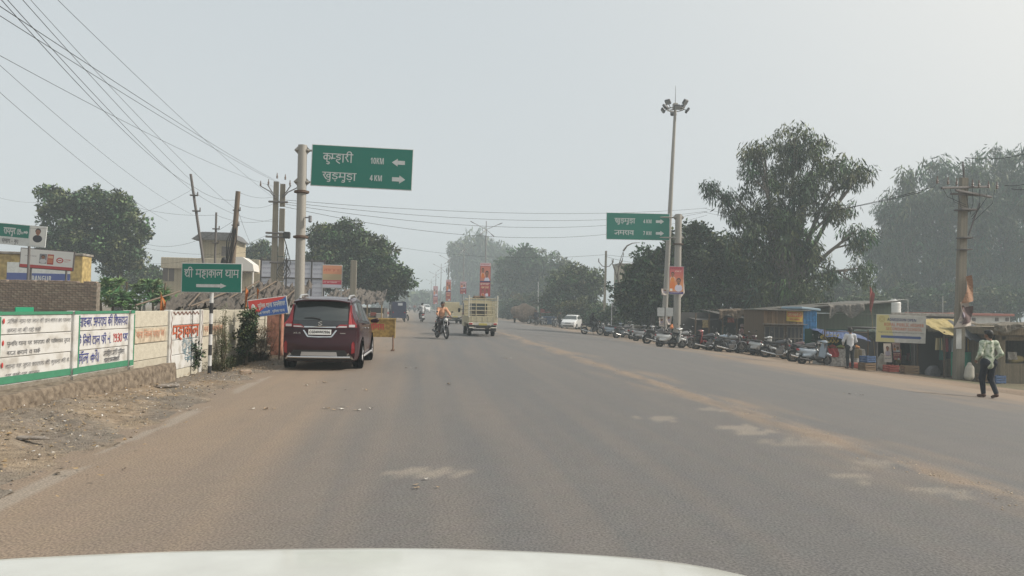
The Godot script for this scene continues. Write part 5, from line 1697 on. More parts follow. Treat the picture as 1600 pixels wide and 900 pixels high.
func green_board(called: String, label: String, post_p: Vector3, post_r: float, post_h: float, c: Vector3, w: float, h: float, turn: float, roll: float, left_side: bool) -> Array:   # a road direction board held on a side post
	var o := thing(called, label, "road sign", post_p)
	var grn := mt("sign_green", Color(.003, .15, .105), .75, {"spec": .25, "tex": "faint", "scale": .8})
	var wht := mt("sign_white", Color(.6, .63, .62), .4, {"tex": "faint", "scale": .8})
	var galv := mt("galvanised", Color(.52, .51, .48), .5, {"metal": .15, "tex": "streak", "scale": .7})
	var m := MB.new()
	m.lathe([Vector2(post_r * 1.05, -.3), Vector2(post_r, post_h * .6), Vector2(post_r * .95, post_h - .01), Vector2(.001, post_h)], Vector3.ZERO, Basis.IDENTITY, 24)
	part(o, "post", m, galv)
	var t := frame_at(c - post_p, turn, roll)
	m = MB.new()
	m.cbox(Vector3.ZERO, Vector3(w, h, .03), .006)
	var bd := part(o, "board", m, wht)
	bd.transform = t
	m = MB.new()
	m.box(Vector3(0, 0, .0165), Vector3(w - .045, h - .045, .004))
	part(bd, "green_face", m, grn)
	var s := 1.0 if left_side else -1.0
	for y in [h * .38, -h * .38]:
		m = MB.new()
		var yy = c.y - post_p.y + y
		m.cyl(Vector3(0, yy, 0), Vector3(c.x - post_p.x - s * w * .2, yy, c.z - post_p.z - .06), post_r * .22)
		m.cbox(Vector3(0, yy, -.0), Vector3(post_r * 2.9, post_r * .5, post_r * 1.2), .02)
		for k in [-1.0, 1.0]:
			m.prism(PackedVector2Array([Vector2(post_r * .8, -post_r * 1.0), Vector2(post_r * 1.75, 0), Vector2(post_r * .8, post_r * 1.0)]) if k > 0 else PackedVector2Array([Vector2(-post_r * .8, post_r * 1.0), Vector2(-post_r * 1.75, 0), Vector2(-post_r * .8, -post_r * 1.0)]), Transform3D(Basis.IDENTITY, Vector3(0, yy, -.01)), .02)
		part(o, "bracket", m, galv)
		m = MB.new()
		m.cbox(Vector3(0, y * .8, -.035), Vector3(w * .96, .05, .04), .005)
		part(bd, "rear_rail", m, galv)
	for yy in [c.y - post_p.y - h * .62, c.y - post_p.y - h * 1.7]:
		m = MB.new()
		m.lathe([Vector2(post_r, -.05), Vector2(post_r * 1.6, -.03), Vector2(post_r * 1.6, .03), Vector2(post_r, .05)], Vector3(0, yy, 0), Basis.IDENTITY, 8)
		part(o, "flange", m, mt("rusty_band", Color(.13, .085, .06), .8, {"tex": "grime", "scale": 2.0}))
	return [o, bd, wht]
func big_sign() -> void:
	var pp := below(468, 22)
	var tp := at(470, 225, 22)
	var c := at(568, 262.5, 22.2)
	var w := 157.0 * 22.2 / FOC
	var h := 65.0 * 22.2 / FOC
	var r := green_board("direction_sign", "large green direction board with two arrows on a steel post behind the people carrier", pp, .14, tp.y - pp.y, c, w, h, deg_to_rad(-4), deg_to_rad(-1.6), true)
	var o: Node3D = r[0]
	o.rotation.z = deg_to_rad(.4)
	var bd: Node3D = r[1]
	var ink := MB.new()
	var f := Transform3D(Basis.IDENTITY, Vector3(-w * .5, -h * .5, .0185))
	write(ink, "कुMहारी", f * Transform3D(Basis.IDENTITY, Vector3(w * .115, h * .6, 0)), w * .29, h * .19, .12)
	write(ink, "खुड़मुड़ा", f * Transform3D(Basis.IDENTITY, Vector3(w * .115, h * .17, 0)), w * .33, h * .17, .12)
	part(bd, "lettering", ink, r[2])
	ink = MB.new()
	arrow(ink, f * Transform3D(Basis(Vector3.BACK, PI), Vector3(w * .92, h * .66, 0)), w * .13, h * .19, .5, .45)
	part(bd, "arrow", ink, r[2])
	ink = MB.new()
	arrow(ink, f * Transform3D(Basis.IDENTITY, Vector3(w * .8, h * .255, 0)), w * .13, h * .2, .5, .45)
	part(bd, "arrow", ink, r[2])
	print_line(bd, "10KM", f * Transform3D(Basis.IDENTITY, Vector3(w * .58, h * .6, 0)), w * .13, h * .15, r[2])
	print_line(bd, "4 KM", f * Transform3D(Basis.IDENTITY, Vector3(w * .58, h * .19, 0)), w * .12, h * .14, r[2])
	var m := MB.new()   # camera dome on the post
	m.cyl(Vector3(.1, 4.05, .1), Vector3(.26, 4.05, .16), .02)
	m.cyl(Vector3(.26, 3.97, .16), Vector3(.26, 4.1, .16), .05)
	m.ball(Vector3(.26, 3.95, .16), .055)
	var cm := solo("security_camera", m, mt("camera_grey", Color(.2, .2, .21), .4), "small grey dome camera on the tall sign post", "camera")
	cm.position = pp
func small_sign() -> void:
	var p := gnd(327, 588)
	var o := thing("temple_sign", "green board with one arrow on a black and white banded pole", "road sign", p)
	var blk := mt("band_black", Color(.025, .025, .026), .6, {"tex": "dust", "scale": 1.5})
	var wht := mt("band_white", Color(.55, .56, .56), .6, {"tex": "faint", "scale": 1.5})
	var top := at(331, 457, 14.7) - p
	for i in 8:
		var m := MB.new()
		m.cyl(top * (i / 8.0) - (Vector3(0, .2, 0) if i == 0 else Vector3.ZERO), top * ((i + 1) / 8.0), .036, -1.0, 14)
		part(o, "pole_band", m, blk if i in [0, 2, 4, 6] else wht)
	var c := at(332, 434.5, 14.65) - p
	var w := 93.0 * 14.65 / FOC
	var h := 46.0 * 14.65 / FOC
	var t := frame_at(c + Vector3(0, 0, .05), deg_to_rad(-6), deg_to_rad(.5))
	var m := MB.new()
	m.cbox(Vector3.ZERO, Vector3(w, h, .02), .004)
	var bd := part(o, "board", m, wht)
	bd.transform = t
	m = MB.new()
	m.box(Vector3(0, 0, .0115), Vector3(w - .028, h - .028, .004))
	part(bd, "green_face", m, mt("sign_green", Color(.003, .15, .105), .75, {"spec": .25, "tex": "faint", "scale": .8}))
	var ink := MB.new()
	var f := Transform3D(Basis.IDENTITY, Vector3(-w * .5, -h * .5, .0135))
	write(ink, "शRी महाकाल धाम", f * Transform3D(Basis.IDENTITY, Vector3(w * .05, h * .52, 0)), w * .9, h * .25, .12)
	part(bd, "lettering", ink, wht)
	ink = MB.new()
	arrow(ink, f * Transform3D(Basis.IDENTITY, Vector3(w * .25, h * .235, 0)), w * .5, h * .17, .6, .2)
	part(bd, "arrow", ink, wht)
	m = MB.new()
	m.cyl(top, top + Vector3(0, h * .9, -.0), .03, -1.0, 10)
	part(o, "upper_pole", m, wht)
func police_board() -> void:
	var c := at(419, 479.5, 19)
	var o := thing("police_board", "tilted red and blue station name board beside the pink gate pillar", "sign", drop(c))
	var w := 57.0 * 19 / FOC
	var h := 26.0 * 19 / FOC
	var t := frame_at(c - o.position, deg_to_rad(4), deg_to_rad(9.0))
	var m := MB.new()
	m.cbox(Vector3.ZERO, Vector3(w + .03, h + .03, .03), .006)
	var bd := part(o, "board", m, mt("sign_white", Color(.6, .63, .62), .4, {"tex": "faint", "scale": .8}))
	bd.transform = t
	m = MB.new()
	m.prism(PackedVector2Array([Vector2(-.5, -.44), Vector2(-.36, -.38), Vector2(.3, .5), Vector2(-.5, .5)]), Transform3D(Basis.from_scale(Vector3(w, h, 1)), Vector3(0, 0, .015)), .003)
	m.prism(PackedVector2Array([Vector2(.3, .5), Vector2(.12, .26), Vector2(.4, .36), Vector2(.5, .5)]), Transform3D(Basis.from_scale(Vector3(w, h, 1)), Vector3(0, 0, .015)), .003)
	part(bd, "red_field", m, mt("board_red", Color(.55, .06, .05), .5))
	m = MB.new()
	m.prism(PackedVector2Array([Vector2(-.5, -.5), Vector2(.5, -.5), Vector2(.5, .5), Vector2(.4, .36), Vector2(.12, .26), Vector2(-.36, -.38), Vector2(-.5, -.44)]), Transform3D(Basis.from_scale(Vector3(w, h, 1)), Vector3(0, 0, .0152)), .0028)
	part(bd, "blue_field", m, mt("board_blue", Color(.05, .12, .36), .5))
	var f := Transform3D(Basis.IDENTITY, Vector3(-w * .5, -h * .5, .019))
	m = MB.new()
	write(m, "पुिलस थाना अमलेशवर", f * Transform3D(Basis.IDENTITY, Vector3(w * .24, h * .47, 0)), w * .72, h * .24, .15)
	write(m, "थाना परभारी . पुिलस थाना", f * Transform3D(Basis.IDENTITY, Vector3(w * .18, h * .12, 0)), w * .74, h * .13, .15)
	part(bd, "lettering", m, mt("sign_white", Color(.6, .63, .62), .4))
	m = MB.new()
	m.ell(Vector3(-w * .385, h * .02, .02), Vector3(w * .055, h * .26, .004), Basis.IDENTITY, 16, 8)
	var em := part(bd, "emblem", m, mt("sign_white", Color(.6, .63, .62), .4))
	m = MB.new()
	m.torus(Vector3(-w * .385, 0, .024), Vector3.BACK, w * .03, w * .008, .3, 14, 5)
	m.box(Vector3(-w * .385, h * .02, .024), Vector3(w * .012, h * .3, .004))
	part(em, "emblem_mark", m, mt("board_gold", Color(.35, .25, .12), .5))
	m = MB.new()
	for x in [-.3, .3]:
		m = MB.new()
		m.cyl(Vector3(x, -.2, -.06), Vector3(x, c.y - o.position.y + .1, -.06), .022)
		part(o, "leg", m, mt("rust", Color(.15, .09, .06), .9))
	# gate pillar and pink wall
	var pk := mt("pink_plaster", Color(.44, .2, .135), .9, {"tex": "grime", "scale": .8})
	m = MB.new()
	var g := gnd(432, 557)
	m.cbox(g + Vector3(0, .65, 0), Vector3(.3, 1.4, .3), .015)
	solo("gate_pillar", m, pk, "square pink plastered gate pillar beside the people carrier", "pillar")
	var o2 := thing("pink_wall", "low pink plastered wall end behind the shrubs", "wall", gnd(415, 548))
	m = MB.new()
	m.cbox(Vector3(0, .65, -.3), Vector3(.42, 1.3, .9), .015)
	part(o2, "wall", m, pk)
	m = MB.new()
	m.cbox(Vector3(.1, .12, .3), Vector3(.7, .16, .5), .03)
	part(o2, "step", m, mt("ledge", Color(.235, .195, .15), .95))
func flag(label: String, a: Vector3, top: Vector3, len_: float, hgt: float, col: Material, dirx := 1.0) -> void:
	var o := thing("flag", label, "flag", a)
	var m := MB.new()
	m.cyl(Vector3.ZERO, top - a, .014, .01, 7)
	part(o, "staff", m, mt("bamboo", Color(.26, .19, .1), .8))
	m = MB.new()
	var t := top - a
	m.grid(func(u, v):
		var w = .05 * sin(u * 7 + v * 3) * (u + .2)
		return t + Vector3(dirx * u * len_ * (1.0 - .75 * v), -v * hgt - u * hgt * .35, w), 10, 12)
	part(o, "cloth", m, col)
func concrete_pole(label: String, foot: Vector3, tip: Vector3, r0: float, r1: float, twin: bool) -> Node3D:
	var o := thing("utility_pole", label, "utility pole", foot)
	var con := mt("pole_concrete", Color(.34, .32, .27), .9, {"tex": "streak", "scale": .6})
	var ax := tip - foot
	for s in ([-1.0, 1.0] if twin else [0.0]):
		var m := MB.new()
		var b := Basis.IDENTITY
		var off := Vector3(s * r0 * 1.03, 0, 0)
		var n := 6
		for i in n:
			var a := ax * (float(i) / n) + off
			var e := ax * (float(i + 1) / n * (1.0 if s <= 0 else .985)) + off
			var ra := lerpf(r0, r1, float(i) / n)
			var rb := lerpf(r0, r1, float(i + 1) / n)
			var A := [a + Vector3(-ra, 0, ra * .6), a + Vector3(ra, 0, ra * .6), a + Vector3(ra, 0, -ra * .6), a + Vector3(-ra, 0, -ra * .6)]
			var B := [e + Vector3(-rb, 0, rb * .6), e + Vector3(rb, 0, rb * .6), e + Vector3(rb, 0, -rb * .6), e + Vector3(-rb, 0, -rb * .6)]
			for k in 4: m.quad(A[k], A[(k + 1) % 4], B[(k + 1) % 4], B[k])
			if i == n - 1: m.quad(B[0], B[1], B[2], B[3])
		part(o, "shaft", m, con)
	return o
func left_poles() -> void:
	var steel := mt("pole_steel", Color(.12, .11, .105), .7, {"metal": .4})
	var foot := below(432, 39)
	var tip := at(437, 284, 39)
	var o := concrete_pole("twin shaft concrete power pole with short cross arms beside the tall sign post", foot, tip, .165, .125, true)
	var H := tip - foot
	var m := MB.new()
	for s in [-1.0, 1.0]:
		for q in [[.35, .62, .0], [.2, .3, .12]]:
			m = MB.new()
			m.tube([H + Vector3(s * .18, -.9 + q[2], .1), H + Vector3(s * (.25 + q[0] * .6), -.55, .1), H + Vector3(s * (.3 + q[1]), -.3 + q[2], .1)], .03, 6)
			part(o, "arm", m, steel)
	for q in [[-1.1, 1.0], [-2.75, 1.2], [-2.95, 1.2], [-4.3, .7]]:
		m = MB.new()
		m.cbox(H + Vector3(0, q[0], .22), Vector3(q[1], .1, .1), .02)
		part(o, "cross_arm", m, steel)
	for q in [[-.95, -.2], [-.55, -.1], [.55, -.1], [.95, -.2], [-.12, .25], [.3, .2]]:
		m = MB.new()
		m.lathe([Vector2(.02, -.1), Vector2(.055, -.06), Vector2(.035, -.02), Vector2(.055, .02), Vector2(.03, .07), Vector2(.02, .2)], H + Vector3(q[0], q[1], .1), Basis.IDENTITY, 8)
		part(o, "insulator", m, mt("porcelain", Color(.16, .12, .1), .3))
	m = MB.new()
	for i in 4:
		m.tube([H + Vector3(.3, -2.8, .25), H + Vector3(.5 + .08 * i, -3.4 - .3 * i, .3), H + Vector3(.35, -4.4 - .3 * i, .25)], .02, 5)
		m.torus(H + Vector3(.38, -4.5 - .1 * i, .25), Vector3(.3, 0, 1), .2 + .05 * i, .015, 1.0, 14, 5)
	m.cbox(H + Vector3(.5, -2.85, .3), Vector3(.35, .35, .25), .04)
	part(o, "cable_loops", m, mt("cable", grey(.02), .7))
	# thin poles
	var wood := mt("pole_wood", Color(.15, .115, .085), .9, {"tex": "streak", "scale": .8})
	for q in [["leaning thin steel pole above the roofs with one bracket near its top", 338, 298, 272, 30.0, .06, .05, "steel"], ["short dark pipe pole between the leaning pole and the wooden pole", 334, 338, 332, 34.0, .055, .045, "steel"], ["weathered tapering wooden pole with hanging cables beside the cream house", 355, 372, 299, 32.0, .15, .1, "wood"]]:
		var f := below(q[1], q[4])
		var t := at(q[2], q[3], q[4])
		var po := thing("thin_pole", q[0], "pole", f)
		m = MB.new()
		m.cyl(Vector3(0, -.2, 0), t - f, q[5], q[6], 10)
		part(po, "shaft", m, steel if q[7] == "steel" else wood)
		var up := (t - f)
		var nn := up.normalized()
		for k in [.2, .85]:
			m = MB.new()
			m.cbox(up - nn * (up.length() * .1 + k), Vector3(.3, .05, .12), .01)
			m.cyl(up - nn * (up.length() * .1 + k) + Vector3(.16, -.02, .05), up - nn * (up.length() * .1 + k) + Vector3(.16, .14, .05), .03, .02, 6)
			part(po, "bracket", m, steel)
		if q[7] == "wood":
			m = MB.new()
			for i in 5: m.tube([up - nn * 1.2, up - nn * 2.2 + Vector3(-.25 + .1 * i, 0, .2), up - nn * (3.2 + .2 * i) + Vector3(-.2, 0, .2)], .025, 5)
			nets(m, [[up - nn * 3.0 + Vector3(-.3, 0, .2), up - nn * 3.6 + Vector3(-.42, 0, .2), .12, .06]], .05, .05)
			part(po, "cable_bundle", m, mt("cable", grey(.02), .7))
	# clear stub of a concrete pole further back
	m = MB.new()
	m.cbox(Vector3(0, 1.9, 0), Vector3(.36, 4.4, .3), .02)
	var st := solo("concrete_post", m, mt("pole_concrete", Color(.34, .32, .27), .9), "plain concrete post beside the orange poster", "post")
	st.position = below(551, 44)
func wire(a: Vector3, b: Vector3, sag: float, r: float, label: String) -> void:
	var pts := []
	for i in 25:
		var t := i / 24.0
		pts.append(a.lerp(b, t) - Vector3(0, sag * 4 * t * (1 - t), 0))
	var m := MB.new()
	m.tube(pts, r, 5)
	solo("overhead_wire", m, mt("cable", grey(.02), .7), label, "wire", "overhead wires")
func wires() -> void:
	var g := "dark overhead wire sagging towards the twin concrete power pole"
	for q in [[-30, -10, 8, 437, 285, 39, .12], [-20, 12, 9, 445, 290, 39, .15], [-20, 76, 12, 430, 292, 39, .25]]:
		wire(at(q[0], q[1], q[2]), at(q[3], q[4], q[5]), q[6], .005, g)
	g = "dark overhead wire running down to the leaning thin pole"
	for q in [[-10, -14, 9, 303, 292, 30, .3], [-6, -20, 9, 303, 300, 30, .15], [18, -20, 10, 301, 284, 30, .1]]:
		wire(at(q[0], q[1], q[2]), at(q[3], q[4], q[5]), q[6], .005, g)
	g = "thin overhead wire passing above the big tree towards the roofs"
	for q in [[-30, 75, 14, 300, 335, 36, .3], [-30, 118, 14, 262, 345, 36, .25], [-30, 300, 30, 70, 315, 45, .2], [-30, 345, 24, 302, 295, 30, .8], [30, -20, 12, 372, 330, 32, .2], [70, -20, 12, 440, 318, 39, .2]]:
		wire(at(q[0], q[1], q[2]), at(q[3], q[4], q[5]), q[6], .0045, g)
	g = "overhead wire crossing the road from the twin power pole"
	for q in [[440, 312, 39, 1105, 325, 62, .6], [440, 315, 39, 1105, 330, 62, .9], [440, 318, 39, 1105, 331, 62, 1.3], [440, 322, 39, 1105, 336, 62, 1.8]]:
		wire(at(q[0], q[1], q[2]), at(q[3], q[4], q[5]), q[6], .011, g)
	g = "low service wire strung between the poles above the roofs"
	for q in [[303, 292, 30, 372, 312, 32, .2], [372, 300, 32, 437, 305, 39, .2], [372, 318, 32, 437, 312, 39, .3], [303, 300, 30, 437, 345, 39, .4], [200, 320, 40, 338, 336, 34, .2], [338, 336, 34, 432, 340, 39, .3], [225, 380, 40, 372, 340, 32, .6], [230, 412, 45, 432, 360, 39, .5], [215, 385, 45, 430, 388, 39, .4], [372, 330, 32, 400, 400, 45, .1]]:
		wire(at(q[0], q[1], q[2]), at(q[3], q[4], q[5]), q[6], .006, g)
	g = "far overhead wire between the lamp posts and the cross arm pole"
	for q in [[610, 384, 90, 945, 398, 80, .8], [945, 398, 80, 1100, 385, 62, .5], [945, 400, 80, 1100, 402, 62, .7]]:
		wire(at(q[0], q[1], q[2]), at(q[3], q[4], q[5]), q[6], .014, g)
	g = "overhead wire leaving the cross arm of the roadside power pole"
	for q in [[1440, 300, 26, 1100, 325, 62, .8], [1460, 292, 26, 1100, 331, 62, .8], [1508, 246, 26, 1640, 228, 24, .2], [1570, 290, 26, 1650, 268, 24, .15], [1580, 295, 26, 1650, 280, 24, .15]]:
		wire(at(q[0], q[1], q[2]), at(q[3], q[4], q[5]), q[6], .011, g)
func left_buildings() -> void:
	# yellow shop with banners
	var o := thing("yellow_shop", "yellow shop building with a blue and white banner behind the brick wall", "building", below(50, 36))
	var k := 36.0 / FOC
	var m := MB.new()
	var wl := at(-60, 395, 36) - o.position
	var wr := at(122, 399, 36) - o.position
	m.cbox(Vector3((wl.x + wr.x) * .5, wl.y * .5, -.7), Vector3(wr.x - wl.x, wl.y, 1.0), .03)
	part(o, "wall", m, mt("yellow_wall", Color(.5, .38, .15), .85, {"tex": "grime", "scale": .5}))
	m = MB.new()
	m.cbox(Vector3((wl.x + wr.x) * .5, wl.y + .06, -.7), Vector3(wr.x - wl.x + .1, .12, 1.2), .02)
	part(o, "roof_slab", m, mt("kerb", Color(.3, .28, .25), .9))
	m = MB.new()
	var b0 := at(8, 441, 35.9) - o.position
	var b1 := at(102, 411, 35.9) - o.position
	m.box(Vector3((b0.x + b1.x) * .5, (b0.y + b1.y) * .5 + .2, -.17), Vector3(b1.x - b0.x, (b1.y - b0.y) * .6, .04))
	var bn := part(o, "banner", m, mt("sign_white", Color(.6, .63, .62), .4, {"tex": "faint", "scale": .8}))
	m = MB.new()
	m.box(Vector3((b0.x + b1.x) * .5, b0.y + .23, -.165), Vector3(b1.x - b0.x, .5, .05))
	part(bn, "blue_strip", m, mt("banner_blue", Color(.06, .09, .27), .6))
	print_line(bn, "BANGUR", Transform3D(Basis.IDENTITY, Vector3(lerpf(b0.x, b1.x, .4), b0.y + .1, -.14)), (b1.x - b0.x) * .31, .26, mt("sign_white", Color(.6, .63, .62), .4))
	m = MB.new()
	m.cbox(Vector3(wr.x + .9, 1.9, -1.4), Vector3(2.6, .06, 1.8), .01, Basis(Vector3.BACK, -.28))
	part(o, "lean_to_roof", m, mt("tin_dark", Color(.08, .075, .07), .8))
	# white hoarding on a frame
	var d := 31.0
	o = thing("hoarding", "white printed hoarding with a red foot above the brick wall", "billboard", below(74, d))
	var c := at(74, 405.5, d) - o.position
	var w := 81.0 * d / FOC
	var h := 29.0 * d / FOC
	m = MB.new()
	m.cbox(Vector3.ZERO, Vector3(w + .06, h + .06, .08), .01)
	var fr := part(o, "frame", m, mt("frame_dark", Color(.06, .05, .05), .7))
	fr.transform = frame_at(c, deg_to_rad(-6), deg_to_rad(-3.2))
	m = MB.new()
	m.quad_uv(Vector3(-w * .5, -h * .5, .044), Vector3(w * .5, -h * .5, .044), Vector3(w * .5, h * .5, .044), Vector3(-w * .5, h * .5, .044))
	part(fr, "print", m, mt("hoarding", Color(.8, .8, .8), .6, {"tex": "hoarding", "uv": true}))
	for x in [-.7, .7]:
		m = MB.new()
		m.cyl(Vector3(c.x + x, -.2, -.1), Vector3(c.x + x, c.y, -.1), .04)
		part(o, "leg", m, mt("pole_steel", Color(.12, .11, .105), .7))
	# green city board with a photograph
	d = 28.0
	o = thing("city_sign", "green and white city board with a printed portrait at its end", "road sign", below(-20, d))
	c = at(14, 365.5, d) - o.position
	w = 118.0 * d / FOC
	h = 33.0 * d / FOC
	var t := frame_at(c, deg_to_rad(-8), deg_to_rad(-4.0))
	m = MB.new()
	m.cbox(Vector3.ZERO, Vector3(w, h, .04), .006)
	var bd := part(o, "board", m, mt("sign_white", Color(.6, .63, .62), .4))
	bd.transform = t
	m = MB.new()
	m.box(Vector3(-w * .11, h * .17, .0215), Vector3(w * .76, h * .6, .004))
	part(bd, "green_face", m, mt("sign_green", Color(.004, .165, .12), .45))
	m = MB.new()
	m.quad_uv(Vector3(w * .29, -h * .42, .023), Vector3(w * .49, -h * .42, .023), Vector3(w * .49, h * .46, .023), Vector3(w * .29, h * .46, .023))
	part(bd, "photo", m, mt("photo", Color(.8, .8, .8), .6, {"tex": "photo", "uv": true}))
	m = MB.new()
	var f := Transform3D(Basis.IDENTITY, Vector3(-w * .5, -h * .5, .0235))
	write(m, "रायपुर", f * Transform3D(Basis.IDENTITY, Vector3(w * .43, h * .5, 0)), w * .16, h * .28, .17)
	write(m, "09", f * Transform3D(Basis.IDENTITY, Vector3(w * .61, h * .52, 0)), w * .05, h * .25, .17)
	part(bd, "lettering", m, mt("sign_white", Color(.6, .63, .62), .4))
	m = MB.new()
	arrow(m, f * Transform3D(Basis.IDENTITY, Vector3(w * .7, h * .64, 0)), w * .06, h * .18, .5, .45)
	part(bd, "arrow", m, mt("sign_white", Color(.6, .63, .62), .4))
	print_line(bd, "Km", f * Transform3D(Basis.IDENTITY, Vector3(w * .665, h * .54, 0)), w * .03, h * .13, mt("sign_white", Color(.6, .63, .62), .4))
	m = MB.new()
	write(m, "संभाग - दुग", f * Transform3D(Basis.IDENTITY, Vector3(w * .42, h * .08, 0)), w * .22, h * .17, .13)
	part(bd, "lower_lettering", m, mt("ink_grey", Color(.1, .1, .11), .8))
	for x in [-.9, .6]:
		m = MB.new()
		m.cyl(Vector3(c.x + x, -.2, -.1), Vector3(c.x + x, c.y, -.1), .045)
		part(o, "leg", m, mt("pole_steel", Color(.12, .11, .105), .7))
	# small green board on top of the wall
	m = MB.new()
	m.cbox(Vector3.ZERO, Vector3(.26, .07, .02), .004)
	m.cyl(Vector3(0, -.25, -.012), Vector3(0, 0, -.012), .012)
	var sg := solo("green_plate", m, mt("plate_green", Color(.01, .26, .13), .5), "small bright green plate standing on top of the painted wall", "sign")
	sg.position = at(38, 484, 10.3); sg.rotation.y = deg_to_rad(60)
	# cream house
	d = 60.0
	o = thing("cream_house", "cream two storey house with a roof room under a dark pitched sheet", "building", below(325, d))
	var cream := mt("cream_wall", Color(.55, .49, .36), .9, {"tex": "streak", "scale": .25})
	var a0 := at(257, 404, d) - o.position
	var a1 := at(400, 404, d) - o.position
	m = MB.new()
	m.box(Vector3((a0.x + a1.x) * .5, a0.y * .5 - .4, -3.5), Vector3(a1.x - a0.x, a0.y - .8, 6.5))
	part(o, "wall", m, cream)
	m = MB.new()
	m.cbox(Vector3((a0.x + a1.x) * .5, a0.y - .35, -3.4), Vector3(a1.x - a0.x + .3, .9, 6.8), .03)
	part(o, "parapet", m, mt("cream_pale", Color(.62, .57, .45), .9, {"tex": "streak", "scale": .25}))
	for q in [264, 300, 340, 380]:
		m = MB.new()
		var wp := at(q, 425, d) - o.position
		m.cbox(Vector3(wp.x, wp.y - .2, -.28), Vector3(.9, 1.1, .12), .02)
		var wi := part(o, "window", m, mt("shutter", Color(.1, .08, .07), .6))
		m = MB.new()
		m.box(Vector3(wp.x, wp.y - .2, -.215), Vector3(.06, 1.05, .02))
		part(wi, "mullion", m, cream)
	var r0 := at(306, 378, d) - o.position
	var r1 := at(358, 378, d) - o.position
	m = MB.new()
	m.box(Vector3((r0.x + r1.x) * .5, r0.y - .9, -3.6), Vector3(r1.x - r0.x, 2.6, 4.0))
	part(o, "roof_room", m, cream)
	m = MB.new()
	m.cbox(Vector3(r1.x - .6, r0.y - .6, -1.58), Vector3(.9, .8, .06), .01)
	part(o, "roof_room_window", m, mt("shutter", Color(.1, .08, .07), .6))
	m = MB.new()
	m.prism(PackedVector2Array([Vector2(-.6, 0), Vector2(r1.x - r0.x + .4, 0), Vector2(r1.x - r0.x - .2, .62), Vector2(.2, .62)]), Transform3D(Basis(Vector3.RIGHT, .0), Vector3(r0.x, r0.y + .3, -5.2)), 4.4)
	part(o, "pitched_sheet", m, mt("tin_grey", Color(.14, .14, .145), .7, {"tex": "grime", "scale": .5}))
	# white arched canopy in front
	m = MB.new()
	m.prism(PackedVector2Array([Vector2(-1.1, 0), Vector2(1.1, 0), Vector2(1.0, .5), Vector2(.3, 1.0), Vector2(-.3, 1.0), Vector2(-1.0, .5)]), Transform3D.IDENTITY, 2.0)
	var cn := part(o, "canopy", m, mt("canopy_white", Color(.62, .6, .56), .7))
	cn.position = at(382, 425, 55) - o.position
	m = MB.new()
	var lh := at(400, 427, 54).y - below(400, 54).y
	m.cbox(Vector3(0, lh * .5, 0), Vector3(4.4, lh, .3), .02)
	var lw := solo("low_cream_wall", m, cream, "low cream boundary wall right of the cream house", "wall")
	lw.position = below(400, 54)
	for s in [-1.0, 1.0]:
		m = MB.new()
		m.cyl(Vector3(s, -cn.position.y, 1.8), Vector3(s, .05, 1.8), .06)
		part(cn, "canopy_post", m, mt("canopy_white", Color(.62, .6, .56), .7))
	# grey notice hoardings
	d = 46.0
	o = thing("notice_hoarding", "long grey hoarding of printed panels in a dark steel frame behind the sign post", "billboard", below(455, d))
	var q0 := at(408, 450, d) - o.position
	var q1 := at(506, 408, d) - o.position
	var n := 5
	for i in n:
		m = MB.new()
		var xa := lerpf(q0.x, q1.x, float(i) / n)
		var xb := lerpf(q0.x, q1.x, float(i + 1) / n)
		m.quad_uv(Vector3(xa + .04, q0.y - .8, 0), Vector3(xb - .04, q0.y - .8, 0), Vector3(xb - .04, q1.y - .05, 0), Vector3(xa + .04, q1.y - .05, 0))
		part(o, "panel", m, mt("notice", Color(.85, .85, .85), .7, {"tex": "notice", "uv": true}))
		m = MB.new()
		m.cbox(Vector3(xa, q1.y * .5, -.02), Vector3(.09, q1.y + .3, .09), .01)
		if i == n - 1: m.cbox(Vector3(xb, q1.y * .5, -.02), Vector3(.09, q1.y + .3, .09), .01)
		part(o, "frame_post", m, mt("frame_dark", Color(.06, .05, .05), .7))
	m = MB.new()
	for y in [q1.y, lerpf(q0.y, q1.y, .38)]: m.cbox(Vector3((q0.x + q1.x) * .5, y, .02), Vector3(q1.x - q0.x, .07, .07), .01)
	part(o, "rail", m, mt("frame_dark", Color(.06, .05, .05), .7))
	d = 44.0
	o = thing("orange_poster", "orange and red printed poster board beside the grey notice hoarding", "poster", below(519, d))
	q0 = at(504, 449, d) - o.position
	q1 = at(534, 415, d) - o.position
	m = MB.new()
	m.quad_uv(Vector3(q0.x, q0.y, .03), Vector3(q1.x, q0.y, .03), Vector3(q1.x, q1.y, .03), Vector3(q0.x, q1.y, .03))
	part(o, "print", m, mt("orange_poster", Color(.85, .85, .85), .7, {"tex": "orange_poster", "uv": true}))
	m = MB.new()
	m.cbox(Vector3((q0.x + q1.x) * .5, (q0.y + q1.y) * .5, 0), Vector3(q1.x - q0.x + .08, q1.y - q0.y + .08, .05), .01)
	for x in [q0.x, q1.x]: m.cbox(Vector3(x, q1.y * .5, -.03), Vector3(.06, q1.y, .06), .01)
	part(o, "frame", m, mt("frame_pale", Color(.45, .45, .44), .6))
	# roofs of the shacks behind the wall
	tarp_shack("shack with a crumpled brown tarpaulin roof behind the compound wall", 395, 24.0, [256, 384, 488, 452, 4.0], Color(.11, .098, .085), true)
	tarp_shack("shack with a folded grey brown sheet roof left of the people carrier", 430, 25.5, [372, 470, 486, 441, 3.0], Color(.13, .113, .098), false)
	tarp_shack("roadside shack with patched sheets and hanging goods beyond the people carrier", 560, 44.0, [505, 600, 476, 452, 5.0], Color(.13, .115, .1), true)
